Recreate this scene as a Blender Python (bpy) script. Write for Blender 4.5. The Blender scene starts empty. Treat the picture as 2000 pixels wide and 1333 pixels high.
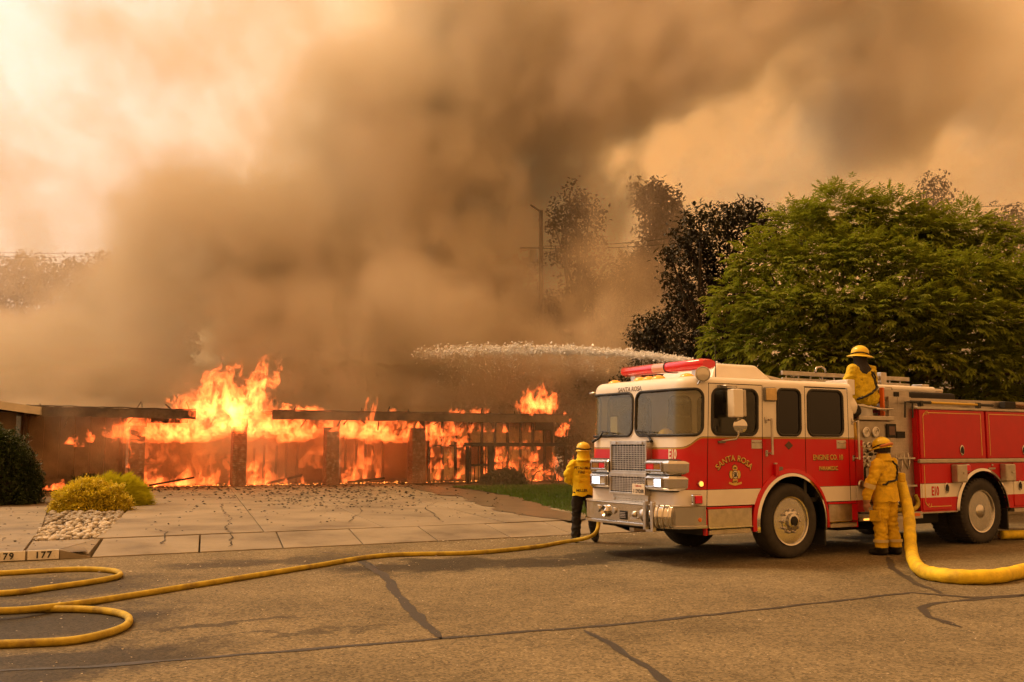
import bpy, bmesh, math, random
from mathutils import Vector, Matrix, noise as mnoise
R = math.radians
PI = math.pi

# ------------------------------------------------------------------ camera
sc = bpy.context.scene
col = sc.collection
cam_d = bpy.data.cameras.new('camera')
cam_d.sensor_width = 36.0
cam_d.lens = 35.0
cam_d.clip_start = 0.1
cam_d.clip_end = 3000.0
cam = bpy.data.objects.new('camera', cam_d)
col.objects.link(cam)
cam.location = (0.0, 0.0, 1.6)
cam.rotation_euler = (R(90 + 6.12), 0.0, 0.0)
sc.camera = cam

# ------------------------------------------------------------------ world: smoke-veiled daylight
SUN_AZ = R(-68.0)      # sun stands to the left, behind the veil of smoke (measured from +Y towards +X)
SUN_EL = R(56.0)
w = bpy.data.worlds.new('World')
sc.world = w
w.use_nodes = True
nt = w.node_tree
nt.nodes.clear()
wo = nt.nodes.new('ShaderNodeOutputWorld')
bg = nt.nodes.new('ShaderNodeBackground')
sky = nt.nodes.new('ShaderNodeTexSky')
sky.sky_type = 'NISHITA'
sky.sun_disc = False
sky.sun_elevation = SUN_EL
sky.sun_rotation = SUN_AZ
sky.dust_density = 8.0
sky.air_density = 1.0
sky.ozone_density = 0.3
tc = nt.nodes.new('ShaderNodeTexCoord')
nz = nt.nodes.new('ShaderNodeTexNoise')
nz.inputs['Scale'].default_value = 2.2
nz.inputs['Detail'].default_value = 2.0
nz.inputs['Distortion'].default_value = 0.0
nt.links.new(tc.outputs['Generated'], nz.inputs['Vector'])
# the whole dome is filled with drifting smoke: amber where thick, cream where thin
dot = nt.nodes.new('ShaderNodeVectorMath'); dot.operation = 'DOT_PRODUCT'
nt.links.new(tc.outputs['Generated'], dot.inputs[0])
_az = SUN_AZ * 0.75; _sl = Vector((math.sin(_az)*math.cos(SUN_EL*0.5), math.cos(_az)*math.cos(SUN_EL*0.5), math.sin(SUN_EL*0.5)))
dot.inputs[1].default_value = _sl
mr = nt.nodes.new('ShaderNodeMapRange')
mr.inputs['From Min'].default_value = 0.62
mr.inputs['From Max'].default_value = 0.98
nt.links.new(dot.outputs['Value'], mr.inputs['Value'])
ad = nt.nodes.new('ShaderNodeMath'); ad.operation = 'MULTIPLY_ADD'
nt.links.new(nz.outputs['Fac'], ad.inputs[0])
ad.inputs[1].default_value = 0.24
ad.inputs[2].default_value = -0.10
ad2 = nt.nodes.new('ShaderNodeMath'); ad2.operation = 'ADD'; ad2.use_clamp = True
nt.links.new(mr.outputs['Result'], ad2.inputs[0])
nt.links.new(ad.outputs['Value'], ad2.inputs[1])
rp = nt.nodes.new('ShaderNodeValToRGB')
rp.color_ramp.elements[0].position = 0.0
rp.color_ramp.elements[0].color = (0.98, 0.445, 0.135, 1)
rp.color_ramp.elements[1].position = 1.0
rp.color_ramp.elements[1].color = (1.32, 1.20, 1.14, 1)
e = rp.color_ramp.elements.new(0.45); e.color = (1.10, 0.60, 0.245, 1)
nt.links.new(ad2.outputs['Value'], rp.inputs['Fac'])
mx = nt.nodes.new('ShaderNodeMix'); mx.data_type = 'RGBA'; mx.blend_type = 'MULTIPLY'
mx.inputs['Factor'].default_value = 1.0
SKY_GAIN = 1.0
lum = nt.nodes.new('ShaderNodeRGBToBW')
nt.links.new(sky.outputs['Color'], lum.inputs['Color'])
# sky luminance only shapes the brightness; its blue is filtered out by the smoke
mm = nt.nodes.new('ShaderNodeMath'); mm.operation = 'POWER'
nt.links.new(lum.outputs['Val'], mm.inputs[0]); mm.inputs[1].default_value = 0.12
nt.links.new(rp.outputs['Color'], mx.inputs[6])
nt.links.new(mm.outputs['Value'], mx.inputs[7])
nt.links.new(mx.outputs[2], bg.inputs['Color'])
bg.inputs['Strength'].default_value = 0.95
nt.links.new(bg.outputs['Background'], wo.inputs['Surface'])
w.cycles.sampling_method = 'MANUAL'
w.cycles.sample_map_resolution = 512

sun_d = bpy.data.lights.new('sun', 'SUN')
sun_d.energy = 2.6
sun_d.angle = R(14.0)
sun_d.color = (1.0, 0.64, 0.30)
sun = bpy.data.objects.new('sun', sun_d)
col.objects.link(sun)
sun.rotation_euler = (R(90) - SUN_EL, 0.0, PI - SUN_AZ + 0.0)
sun.location = (0, 0, 50)
sun['kind'] = 'helper'

# ------------------------------------------------------------------ render settings
sc.render.engine = 'CYCLES'
sc.view_settings.view_transform = 'Standard'
sc.view_settings.look = 'None'
sc.view_settings.exposure = 0.12
sc.view_settings.gamma = 1.0
sc.cycles.use_denoising = True
sc.cycles.max_bounces = 5
sc.cycles.diffuse_bounces = 2
sc.cycles.glossy_bounces = 3
sc.cycles.transmission_bounces = 4
sc.cycles.transparent_max_bounces = 32
sc.cycles.volume_bounces = 2
sc.cycles.volume_step_rate = 12.0
sc.cycles.volume_max_steps = 256
sc.cycles.caustics_reflective = False
sc.cycles.caustics_refractive = False
sc.cycles.sample_clamp_indirect = 6.0
sc.cycles.use_adaptive_sampling = True
sc.cycles.adaptive_threshold = 0.05
sc.cycles.adaptive_min_samples = 20

# ------------------------------------------------------------------ helpers
rnd = random.Random(7)

def px(x, y, Y):
    """point of the place seen at photo position (x, y) when it stands Y metres away"""
    f = 1944.0; c, s = math.cos(R(6.12)), math.sin(R(6.12))
    dx, dz = (x - 1000) / f, -(y - 666.5) / f
    d = Vector((dx, c - dz * s, s + dz * c))
    return Vector((0, 0, 1.6)) + d * (Y / d.y)

TH = R(27.6)
UX = Vector((math.cos(TH), math.sin(TH), 0)); VX = Vector((-math.sin(TH), math.cos(TH), 0))
C0 = Vector((-6.137, 14.805, 0))
def st(s, t, z=0.0):            # street frame: s along the kerb, t from the kerb towards the house
    return C0 + UX * s + VX * t + Vector((0, 0, z))
def sk(a, t, z=0.0):            # the driveway runs slightly askew to the kerb
    return st(a + 0.18 * t, t, z)
H0 = Vector((-10.37, 38.0, 0.15))
def hp(a, b, z=0.0):            # house frame: a along the front, b inwards
    return H0 + UX * a + VX * b + Vector((0, 0, z))

def tag(o, label=None, cat=None, group=None, kind=None):
    if label: o['label'] = label
    if cat: o['category'] = cat
    if group: o['group'] = group
    if kind: o['kind'] = kind
    return o

def empty(name, loc=(0, 0, 0), rz=0.0):
    o = bpy.data.objects.new(name, None)
    o.location = loc; o.rotation_euler = (0, 0, rz); o.empty_display_size = 0.2
    col.objects.link(o)
    return o

class MB:
    def __init__(self): self.v = []; self.f = []; self.m = []; self.uv = None
    def add(self, vs, fs, mi=0):
        k = len(self.v); self.v += [tuple(p) for p in vs]
        for f in fs: self.f.append(tuple(i + k for i in f)); self.m.append(mi)
        return self
    def box(self, lo, hi, mi=0, M=None):
        x0, y0, z0 = lo; x1, y1, z1 = hi
        vs = [(x0,y0,z0),(x1,y0,z0),(x1,y1,z0),(x0,y1,z0),(x0,y0,z1),(x1,y0,z1),(x1,y1,z1),(x0,y1,z1)]
        if M is not None: vs = [M @ Vector(p) for p in vs]
        return self.add(vs, [(3,2,1,0),(4,5,6,7),(0,1,5,4),(1,2,6,5),(2,3,7,6),(3,0,4,7)], mi)
    def hexa(self, bot, top, mi=0):
        return self.add(list(bot) + list(top), [(3,2,1,0),(4,5,6,7),(0,1,5,4),(1,2,6,5),(2,3,7,6),(3,0,4,7)], mi)
    def beam(self, a, b, wx, wz, mi=0, up=(0, 0, 1)):
        a = Vector(a); b = Vector(b); d = (b - a).normalized(); u = Vector(up)
        s = d.cross(u)
        if s.length < 1e-4: s = d.cross(Vector((0, 1, 0)))
        s.normalize(); u = s.cross(d).normalized()
        c = [s * (wx/2) * i + u * (wz/2) * j for i, j in ((-1,-1),(1,-1),(1,1),(-1,1))]
        return self.hexa([a + k for k in c], [b + k for k in c], mi)
    def ring_loft(self, rings, mi=0, close=True, cap=True):
        n = len(rings[0]); k = len(self.v)
        for r in rings: self.v += [tuple(p) for p in r]
        for i in range(len(rings) - 1):
            for j in range(n if close else n - 1):
                a, b = k + i*n + j, k + i*n + (j+1) % n
                self.f.append((a, b, b + n, a + n)); self.m.append(mi)
        if cap and close:
            self.f.append(tuple(k + j for j in range(n))[::-1]); self.m.append(mi)
            self.f.append(tuple(k + (len(rings)-1)*n + j for j in range(n))); self.m.append(mi)
        return self
    def tube(self, pts, r, n=8, mi=0, cap=True):
        pts = [Vector(p) for p in pts]; rings = []
        nrm = None
        for i, p in enumerate(pts):
            d = (pts[min(i+1, len(pts)-1)] - pts[max(i-1, 0)])
            d = d.normalized() if d.length > 1e-9 else Vector((0, 0, 1))
            if nrm is None:
                nrm = d.cross(Vector((0, 0, 1)))
                if nrm.length < 0.05: nrm = d.cross(Vector((1, 0, 0)))
            nrm = (nrm - d * nrm.dot(d)).normalized(); bn = d.cross(nrm)
            rr = r[i] if isinstance(r, (list, tuple)) else r
            rings.append([p + nrm * math.cos(2*PI*k/n) * rr + bn * math.sin(2*PI*k/n) * rr for k in range(n)])
        return self.ring_loft(rings, mi, True, cap)
    def lathe(self, prof, org, axis, n=24, mi=0, cap=True):
        """prof: list of (radius, along-axis)"""
        ax = Vector(axis).normalized(); org = Vector(org)
        a = ax.cross(Vector((0, 0, 1)))
        if a.length < 0.05: a = ax.cross(Vector((1, 0, 0)))
        a.normalize(); b = ax.cross(a)
        return self.ring_loft([[org + ax*h + (a*math.cos(2*PI*k/n) + b*math.sin(2*PI*k/n))*max(r, 1e-4) for k in range(n)] for r, h in prof], mi, True, cap)
    def build(self, name, mats, parent=None, smooth=False, bevel=0.0, seg=2, angle=40):
        me = bpy.data.meshes.new(name)
        me.from_pydata(self.v, [], self.f)
        if not isinstance(mats, (list, tuple)): mats = [mats]
        for m in mats: me.materials.append(m)
        if len(mats) > 1: me.polygons.foreach_set('material_index', self.m)
        if smooth:
            me.polygons.foreach_set('use_smooth', [True] * len(me.polygons))
            if smooth != 'all':
                me.set_sharp_from_angle(angle=R(angle))
        me.update()
        o = bpy.data.objects.new(name, me)
        col.objects.link(o)
        if parent is not None: o.parent = parent
        if bevel > 0:
            b = o.modifiers.new('bevel', 'BEVEL'); b.width = bevel; b.segments = seg; b.limit_method = 'ANGLE'; b.angle_limit = R(35)
            b.harden_normals = False
        return o

def fix_normals(o):
    bm = bmesh.new(); bm.from_mesh(o.data); bmesh.ops.recalc_face_normals(bm, faces=bm.faces); bm.to_mesh(o.data); bm.free()
    return o

def copy_tree(o, parent=None):
    c = o.copy(); col.objects.link(c)
    if parent is not None: c.parent = parent
    for ch in list(o.children): copy_tree(ch, c)
    return c

# ------------------------------------------------------------------ materials
MATS = {}
def pm(name, color, rough=0.6, metal=0.0, var=0.0, vscale=3.0, bump=0.0, bscale=20.0, spec=0.5, dark=None, dscale=1.0, dlo=0.5, dhi=0.7, coat=0.0, emit=None, estr=0.0, detail=5.0, alpha=None, transl=0.0, objrand=0.0, tcol=None):
    if name in MATS: return MATS[name]
    m = bpy.data.materials.new(name); m.use_nodes = True
    t = m.node_tree; N, L = t.nodes, t.links
    b = N['Principled BSDF']
    b.inputs['Roughness'].default_value = rough
    b.inputs['Metallic'].default_value = metal
    b.inputs['Specular IOR Level'].default_value = spec
    b.inputs['Base Color'].default_value = (*color, 1)
    if coat: b.inputs['Coat Weight'].default_value = coat; b.inputs['Coat Roughness'].default_value = 0.08
    if emit: b.inputs['Emission Color'].default_value = (*emit, 1); b.inputs['Emission Strength'].default_value = estr
    if alpha is not None: b.inputs['Alpha'].default_value = alpha
    tcn = N.new('ShaderNodeTexCoord')
    csock = None
    if var or dark is not None:
        n1 = N.new('ShaderNodeTexNoise'); n1.inputs['Scale'].default_value = vscale; n1.inputs['Detail'].default_value = detail
        n1.inputs['Roughness'].default_value = 0.65
        L.new(tcn.outputs['Object'], n1.inputs['Vector'])
        mr = N.new('ShaderNodeMapRange'); mr.inputs['From Min'].default_value = 0.3; mr.inputs['From Max'].default_value = 0.7
        mr.inputs['To Min'].default_value = 1 - var; mr.inputs['To Max'].default_value = 1 + var
        L.new(n1.outputs[0], mr.inputs['Value'])
        mu = N.new('ShaderNodeVectorMath'); mu.operation = 'SCALE'; mu.inputs[0].default_value = color
        L.new(mr.outputs['Result'], mu.inputs['Scale'])
        csock = mu.outputs['Vector']
        if dark is not None:
            n2 = N.new('ShaderNodeTexNoise'); n2.inputs['Scale'].default_value = dscale; n2.inputs['Detail'].default_value = 6.0; n2.inputs['Roughness'].default_value = 0.7
            L.new(tcn.outputs['Object'], n2.inputs['Vector'])
            m2 = N.new('ShaderNodeMapRange'); m2.inputs['From Min'].default_value = dlo; m2.inputs['From Max'].default_value = dhi; m2.clamp = True
            L.new(n2.outputs[0], m2.inputs['Value'])
            mx = N.new('ShaderNodeMix'); mx.data_type = 'RGBA'
            L.new(m2.outputs['Result'], mx.inputs['Factor']); L.new(csock, mx.inputs[6]); mx.inputs[7].default_value = (*dark, 1)
            csock = mx.outputs[2]
        L.new(csock, b.inputs['Base Color'])
    if objrand:
        oi = N.new('ShaderNodeObjectInfo')
        mr2 = N.new('ShaderNodeMapRange'); mr2.inputs['To Min'].default_value = 1 - objrand; mr2.inputs['To Max'].default_value = 1 + objrand
        L.new(oi.outputs['Random'], mr2.inputs['Value'])
        sc2 = N.new('ShaderNodeVectorMath'); sc2.operation = 'SCALE'
        if csock is not None: L.new(csock, sc2.inputs[0])
        else: sc2.inputs[0].default_value = color
        L.new(mr2.outputs['Result'], sc2.inputs['Scale'])
        L.new(sc2.outputs['Vector'], b.inputs['Base Color'])
    if bump:
        n3 = N.new('ShaderNodeTexNoise'); n3.inputs['Scale'].default_value = bscale; n3.inputs['Detail'].default_value = 4.0
        L.new(tcn.outputs['Object'], n3.inputs['Vector'])
        bp = N.new('ShaderNodeBump'); bp.inputs['Strength'].default_value = bump; bp.inputs['Distance'].default_value = 0.02
        L.new(n3.outputs[0], bp.inputs['Height']); L.new(bp.outputs['Normal'], b.inputs['Normal'])
    if transl:
        tr = N.new('ShaderNodeBsdfTranslucent'); tr.inputs['Color'].default_value = (*tcol, 1) if tcol else (color[0]*1.4, color[1]*1.4, color[2]*0.8, 1)
        ms = N.new('ShaderNodeMixShader'); ms.inputs['Fac'].default_value = transl
        L.new(b.outputs['BSDF'], ms.inputs[1]); L.new(tr.outputs['BSDF'], ms.inputs[2])
        L.new(ms.outputs['Shader'], N['Material Output'].inputs['Surface'])
    MATS[name] = m
    return m

def text_mesh(name, body, size, M, mat, parent, bold=0.0, sx=1.0, thick=0.002, spacing=1.0, align='CENTER', arc=None):
    """flat lettering; M maps (x right, y up, z out) into the parent's frame; arc = (radius) bends it upwards"""
    c = bpy.data.curves.new(name, 'FONT'); c.body = body; c.size = size
    c.align_x = align; c.align_y = 'BOTTOM_BASELINE'; c.offset = bold; c.extrude = thick; c.space_character = spacing; c.resolution_u = 4
    t = bpy.data.objects.new(name, c); col.objects.link(t)
    bpy.context.view_layer.update()
    dg = bpy.context.evaluated_depsgraph_get()
    me = bpy.data.meshes.new_from_object(t.evaluated_get(dg))
    bpy.data.objects.remove(t); bpy.data.curves.remove(c)
    for v in me.vertices:
        x, y, z = v.co; x *= sx
        if arc:
            an = x / arc; rr = arc + y
            x, y = rr * math.sin(an), rr * math.cos(an) - arc
        v.co = M @ Vector((x, y, z))
    me.materials.clear(); me.materials.append(mat); me.update()
    me.name = name
    o = bpy.data.objects.new(name, me); col.objects.link(o)
    if parent is not None: o.parent = parent
    return o
def frame(o, x, y, z):      # matrix from origin and three axes
    return Matrix(((x[0], y[0], z[0], o[0]), (x[1], y[1], z[1], o[1]), (x[2], y[2], z[2], o[2]), (0, 0, 0, 1)))

# ------------------------------------------------------------------ ground, road, yard
def sheet(name, pts, z, mat, parent=None, kind='structure'):
    m = MB().add([(p[0], p[1], z if z is not None else p[2]) for p in pts], [tuple(range(len(pts)))])
    o = m.build(name, mat, parent)
    if parent is None: tag(o, kind=kind)
    return o

def road_material():
    m = bpy.data.materials.new('asphalt'); m.use_nodes = True
    t = m.node_tree; N, L = t.nodes, t.links; b = N['Principled BSDF']
    tcn = N.new('ShaderNodeTexCoord'); P = tcn.outputs['Object']
    def noise(scale, det=5, rough=0.6, vec=P):
        n = N.new('ShaderNodeTexNoise'); n.inputs['Scale'].default_value = scale; n.inputs['Detail'].default_value = det; n.inputs['Roughness'].default_value = rough
        L.new(vec, n.inputs['Vector']); return n
    def mapr(v, a, bb, c, d):
        n = N.new('ShaderNodeMapRange'); n.inputs['From Min'].default_value = a; n.inputs['From Max'].default_value = bb
        n.inputs['To Min'].default_value = c; n.inputs['To Max'].default_value = d; L.new(v, n.inputs['Value']); return n.outputs['Result']
    def ma(op, a, c):
        n = N.new('ShaderNodeMath'); n.operation = op
        for i, x in enumerate((a, c)):
            if isinstance(x, (int, float)): n.inputs[i].default_value = x
            else: L.new(x, n.inputs[i])
        return n.outputs['Value']
    big = mapr(noise(0.55, 6, .7).outputs[0], 0.32, 0.68, 0.70, 1.22)
    mid = mapr(noise(6, 5).outputs[0], 0.3, 0.7, 0.88, 1.12)
    vor = N.new('ShaderNodeTexVoronoi'); vor.inputs['Scale'].default_value = 48.0; L.new(P, vor.inputs['Vector'])
    grit = mapr(vor.outputs['Color'], 0.0, 1.0, 0.42, 1.62)
    fine = mapr(noise(140, 3).outputs[0], 0.3, 0.75, 0.75, 1.3)
    k = ma('MULTIPLY', ma('MULTIPLY', big, mid), ma('MULTIPLY', grit, fine))
    # wet patches left by the hose work: soft-edged ellipses with wandering outlines (street frame s, t)
    wn = noise(1.3, 5, 0.65)
    wv = N.new('ShaderNodeVectorMath'); wv.operation = 'SUBTRACT'; L.new(wn.outputs['Color'], wv.inputs[0]); wv.inputs[1].default_value = (0.5, 0.5, 0.5)
    ws = N.new('ShaderNodeVectorMath'); ws.operation = 'SCALE'; L.new(wv.outputs['Vector'], ws.inputs[0]); ws.inputs['Scale'].default_value = 2.2
    wp = N.new('ShaderNodeVectorMath'); wp.operation = 'ADD'; L.new(P, wp.inputs[0]); L.new(ws.outputs['Vector'], wp.inputs[1])
    wet = None
    for (s, tt, rs, rt, st_) in ((4.1, -3.2, 1.7, .75, 1.0), (5.8, -3.5, 1.6, .65, 1.0), (7.4, -3.1, 1.5, .6, .9), (2.2, -1.6, 1.6, .55, .8), (-.9, -3.1, 1.7, 1.1, .8), (-1.3, -5.6, 1.6, 1.3, 1.0), (-1.1, -7.7, 1.5, .7, 1.0), (.5, -6.5, 1.2, .12, .8), (10.5, -2.7, 4.0, 1.5, .6), (13.5, -4.4, 2.6, .35, .5), (.9, -7.35, 1.0, .12, .7)):
        d = N.new('ShaderNodeVectorMath'); d.operation = 'SUBTRACT'; L.new(wp.outputs['Vector'], d.inputs[0]); d.inputs[1].default_value = (s, tt, 0)
        e = N.new('ShaderNodeVectorMath'); e.operation = 'MULTIPLY'; L.new(d.outputs['Vector'], e.inputs[0]); e.inputs[1].default_value = (1/rs, 1/rt, 0)
        l = N.new('ShaderNodeVectorMath'); l.operation = 'LENGTH'; L.new(e.outputs['Vector'], l.inputs[0])
        f = mapr(l.outputs['Value'], 0.7, 1.12, st_, 0.0)
        wet = f if wet is None else ma('MAXIMUM', wet, f)
    kk = ma('MULTIPLY', k, mapr(wet, 0, 1, 1.0, 0.27))
    cv = N.new('ShaderNodeVectorMath'); cv.operation = 'SCALE'; cv.inputs[0].default_value = (0.172, 0.140, 0.084); L.new(kk, cv.inputs['Scale'])
    L.new(cv.outputs['Vector'], b.inputs['Base Color'])
    L.new(mapr(wet, 0, 1, 0.88, 0.72), b.inputs['Roughness'])
    b.inputs['Specular IOR Level'].default_value = 0.2
    bp = N.new('ShaderNodeBump'); bp.inputs['Strength'].default_value = 0.55; bp.inputs['Distance'].default_value = 0.01
    L.new(grit, bp.inputs['Height']); L.new(bp.outputs['Normal'], b.inputs['Normal'])
    return m
M_ASPH = road_material()
M_SOIL = pm('dry_soil', (0.15, 0.115, 0.075), 0.95, var=0.35, vscale=1.5, bump=0.5, bscale=14, dark=(0.05, 0.04, 0.03), dscale=0.8, dlo=0.48, dhi=0.72)
M_CONC = pm('concrete', (0.275, 0.232, 0.165), 0.85, var=0.14, vscale=2.2, bump=0.2, bscale=60, dark=(0.105, 0.082, 0.055), dscale=0.55, dlo=0.44, dhi=0.70, objrand=0.07)
M_CONC2 = pm('worn_concrete', (0.25, 0.21, 0.15), 0.85, var=0.18, vscale=1.8, bump=0.2, bscale=50, dark=(0.13, 0.11, 0.085), dscale=0.6, dlo=0.48, dhi=0.7)
M_TAR = pm('road_tar', (0.030, 0.027, 0.024), 0.6, var=0.25, vscale=9, bump=0.2, bscale=40)

sheet('terrain', [(-1500, -200, 0), (1500, -200, 0), (1500, 2500, 0), (-1500, 2500, 0)], -0.06, M_SOIL)
# the road lies in the street frame so that its object coordinates are (s, t)
o = MB()
xs = [-160, -20, 0, 20, 160]; ys = [-20, -8, 0]
o.add([(x, y, 0.0) for y in ys for x in xs], [(j*5+i, j*5+i+1, j*5+i+6, j*5+i+5) for j in range(2) for i in range(4)])
road = o.build('road', M_ASPH); road.location = C0; road.rotation_euler = (0, 0, TH); tag(road, kind='structure')
o = MB()
for (a, b, c, d) in ((-120, .02, -.06, 1.77), (9.62, .02, 160, 1.77), (-120, 1.77, 160, 140)): o.add([st(a, b, .095), st(c, b, .095), st(c, d, .095), st(a, d, .095)], [(0, 1, 2, 3)])
tag(o.build('yard', M_SOIL), kind='structure')

# tar-filled cracks
def ribbon(name, pts, wid, label, seed, z=0.004):
    rr = random.Random(seed); L_, R_ = [], []
    P = []
    for i in range(len(pts) - 1):
        a, b = Vector((*pts[i], 0)), Vector((*pts[i+1], 0)); n = max(2, int((b - a).length / 0.06))
        for k in range(n): P.append(a.lerp(b, k / n))
    P.append(Vector((*pts[-1], 0)))
    for i, p in enumerate(P):
        d = (P[min(i+1, len(P)-1)] - P[max(i-1, 0)]).normalized(); nn = Vector((-d.y, d.x, 0))
        w0 = wid * (0.7 + 0.6 * mnoise.noise(p * 3.1 + Vector((seed, 0, 0))) + 0.25 * rr.random()) * min(1, 0.3 + i * 0.2, 0.3 + (len(P) - 1 - i) * 0.2)
        off = nn * 0.035 * mnoise.noise(p * 2.3 + Vector((0, seed, 0)))
        L_.append(p + off + nn * w0 / 2); R_.append(p + off - nn * w0 / 2)
    m = MB(); n = len(P)
    m.add([(q.x, q.y, z) for q in L_ + R_], [(i, n + i, n + i + 1, i + 1) for i in range(n - 1)])
    t_ = m.build(name, M_TAR, road)
    return t_
def gs(x, y):
    """road point seen at a photo position, in the street frame"""
    d = px(x, y, 1.0) - Vector((0, 0, 1.6)); k = -1.6 / d.z
    q = Vector((0, 0, 1.6)) + d * k - C0
    return (q.dot(UX), q.dot(VX))
ribbon('tar_seam', [gs(-40, 1313), gs(180, 1303), gs(500, 1277), gs(860, 1248), gs(1180, 1223), gs(1450, 1195), gs(1780, 1158), gs(1900, 1168), gs(2050, 1160)], 0.085, '', 1)
ribbon('tar_seam', [gs(700, 1095), gs(752, 1125), gs(775, 1160), gs(800, 1190), gs(835, 1225), gs(862, 1249)], 0.13, '', 2)
ribbon('tar_seam', [gs(1140, 1232), gs(1200, 1262), gs(1255, 1300), gs(1310, 1340), gs(1330, 1360)], 0.075, '', 3)
ribbon('tar_seam', [gs(1735, 1088), gs(1742, 1110), gs(1790, 1140), gs(1840, 1160)], 0.10, '', 4)
ribbon('tar_seam', [gs(2040, 1160), gs(1900, 1172), gs(1830, 1178), gs(1800, 1188), gs(1815, 1207), gs(1880, 1226)], 0.09, '', 5)
ribbon('tar_seam', [gs(620, 1078), gs(690, 1085), gs(740, 1110)], 0.05, '', 6)

# kerb with painted house numbers
M_KERBW = pm('white_kerb_paint', (0.72, 0.70, 0.64), 0.7, var=0.12, vscale=8, dark=(0.3, 0.27, 0.22), dscale=9, dlo=0.58, dhi=0.75)
M_BLACK = pm('black_paint', (0.012, 0.012, 0.012), 0.55)
def kerb(s0, s1, z0, z1, name='kerb'):
    b = [st(s0, 0.0, 0.001), st(s1, 0.0, 0.001), st(s1, 0.16, 0.001), st(s0, 0.16, 0.001)]
    t_ = [st(s0, 0.015, z0), st(s1, 0.015, z1), st(s1, 0.16, z0 + 0.0), st(s0, 0.16, z0)]
    t_[2] = st(s1, 0.16, z1)
    return MB().hexa(b, t_)
o = kerb(-60, -0.44, 0.135, 0.135).build('kerb', M_CONC2, None, bevel=0.012); tag(o, kind='structure'); kerb_l = o
o = kerb(-0.435, -0.02, 0.135, 0.018).build('kerb_ramp', M_CONC2, None, bevel=0.01); tag(o, kind='structure')
o = kerb(9.55, 60, 0.135, 0.135).build('kerb', M_CONC2, None, bevel=0.012); tag(o, kind='structure')
def number_plate(s0, s1, txt, sx):
    m = MB().hexa([st(s0, -0.004, 0.012), st(s1, -0.004, 0.012), st(s1, 0.0, 0.012), st(s0, 0.0, 0.012)],
                  [st(s0, 0.009, 0.139), st(s1, 0.009, 0.139), st(s1, 0.05, 0.139), st(s0, 0.05, 0.139)])
    r = m.build('painted_number_panel', M_KERBW)
    tag(r, 'white kerb panel stencilled ' + txt + (', cut by the picture edge' if txt == '179' else ', at the end of the kerb'), 'house number', 'house numbers painted on the kerb')
    text_mesh('numerals', txt, 0.125, frame(st((s0 + s1) / 2 + sx, -0.009, 0.035), UX, Vector((0, 0, 1)) + VX * 0.09, -VX), M_BLACK, r, bold=0.003, sx=1.0, spacing=1.25, thick=0.003)
number_plate(-1.35, -0.885, '179', -0.02)
number_plate(-0.855, -0.445, '177', 0.0)

# driveway: apron slabs at the kerb, then large slabs up to the house
drive = tag(empty('driveway', st(2, 4)), kind='structure')
def slab(c, z0s, name='slab', mat=None, th=0.14, gap=0.02, parent=drive):
    cen = sum(c, Vector()) / 4
    top = [p + (cen - p).normalized() * gap + Vector((0, 0, 0)) for p in c]
    m = MB().hexa([Vector((p.x, p.y, p.z - th)) - parent.location for p in top], [p - parent.location for p in top])
    return m.build(name, mat or M_CONC, parent, bevel=0.008)
rr = random.Random(3)
edges = [-0.02, 1.52, 2.82, 4.15, 5.5, 6.9, 8.2, 9.5]
for i in range(len(edges) - 1):
    a, b = edges[i], edges[i+1]; j = rr.uniform(-0.004, 0.004)
    slab([st(a, 0.0, 0.014), st(b, 0.0, 0.014), st(b + 0.32, 1.72, 0.13 + j), st(a + 0.32, 1.72, 0.13 + j)], 0)
lanes = [-0.12, 2.62, 4.85, 7.4, 9.9]
rows = [1.76, 6.0, 10.9, 16.2, 22.6]
for i in range(4):
    for j in range(4):
        if i == 3 and j == 3: pass
        k = rr.uniform(-0.006, 0.006)
        slab([sk(lanes[i], rows[j], 0.135 + k), sk(lanes[i+1], rows[j], 0.135 + k), sk(lanes[i+1], rows[j+1], 0.142 + k), sk(lanes[i], rows[j+1], 0.142 + k)], 0)
# neighbour's concrete at the far left
nd = tag(empty('neighbour_drive', st(-3, 6)), kind='structure')
for (a0, a1, a2, a3, t0, t1) in ((-3.6, -0.9, -0.45, -3.3, 0.18, 5.0), (-3.3, -0.45, 0.0, -3.0, 5.0, 12.0), (-6.5, -3.6, -3.3, -6.2, 0.18, 5.0), (-6.2, -3.3, -3.0, -5.9, 5.0, 12.0)):
    slab([st(a0, t0, 0.128), st(a1, t0, 0.128), st(a2, t1, 0.13), st(a3, t1, 0.13)], 0, mat=M_CONC2, parent=nd)
# sidewalk strip between kerb and stones
sw = tag(empty('pavement', st(-0.5, 1)), kind='structure')
slab([st(-0.88, 0.18, 0.127), st(-0.44, 0.18, 0.127), st(0.26, 1.74, 0.13), st(-0.74, 1.74, 0.13)], 0, mat=M_CONC2, parent=sw)
slab([st(-0.42, 0.18, 0.127), st(-0.04, 0.18, 0.04), st(0.27, 1.74, 0.13), st(0.265, 1.745, 0.13)], 0, mat=M_CONC2, parent=sw, gap=0.004)

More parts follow.
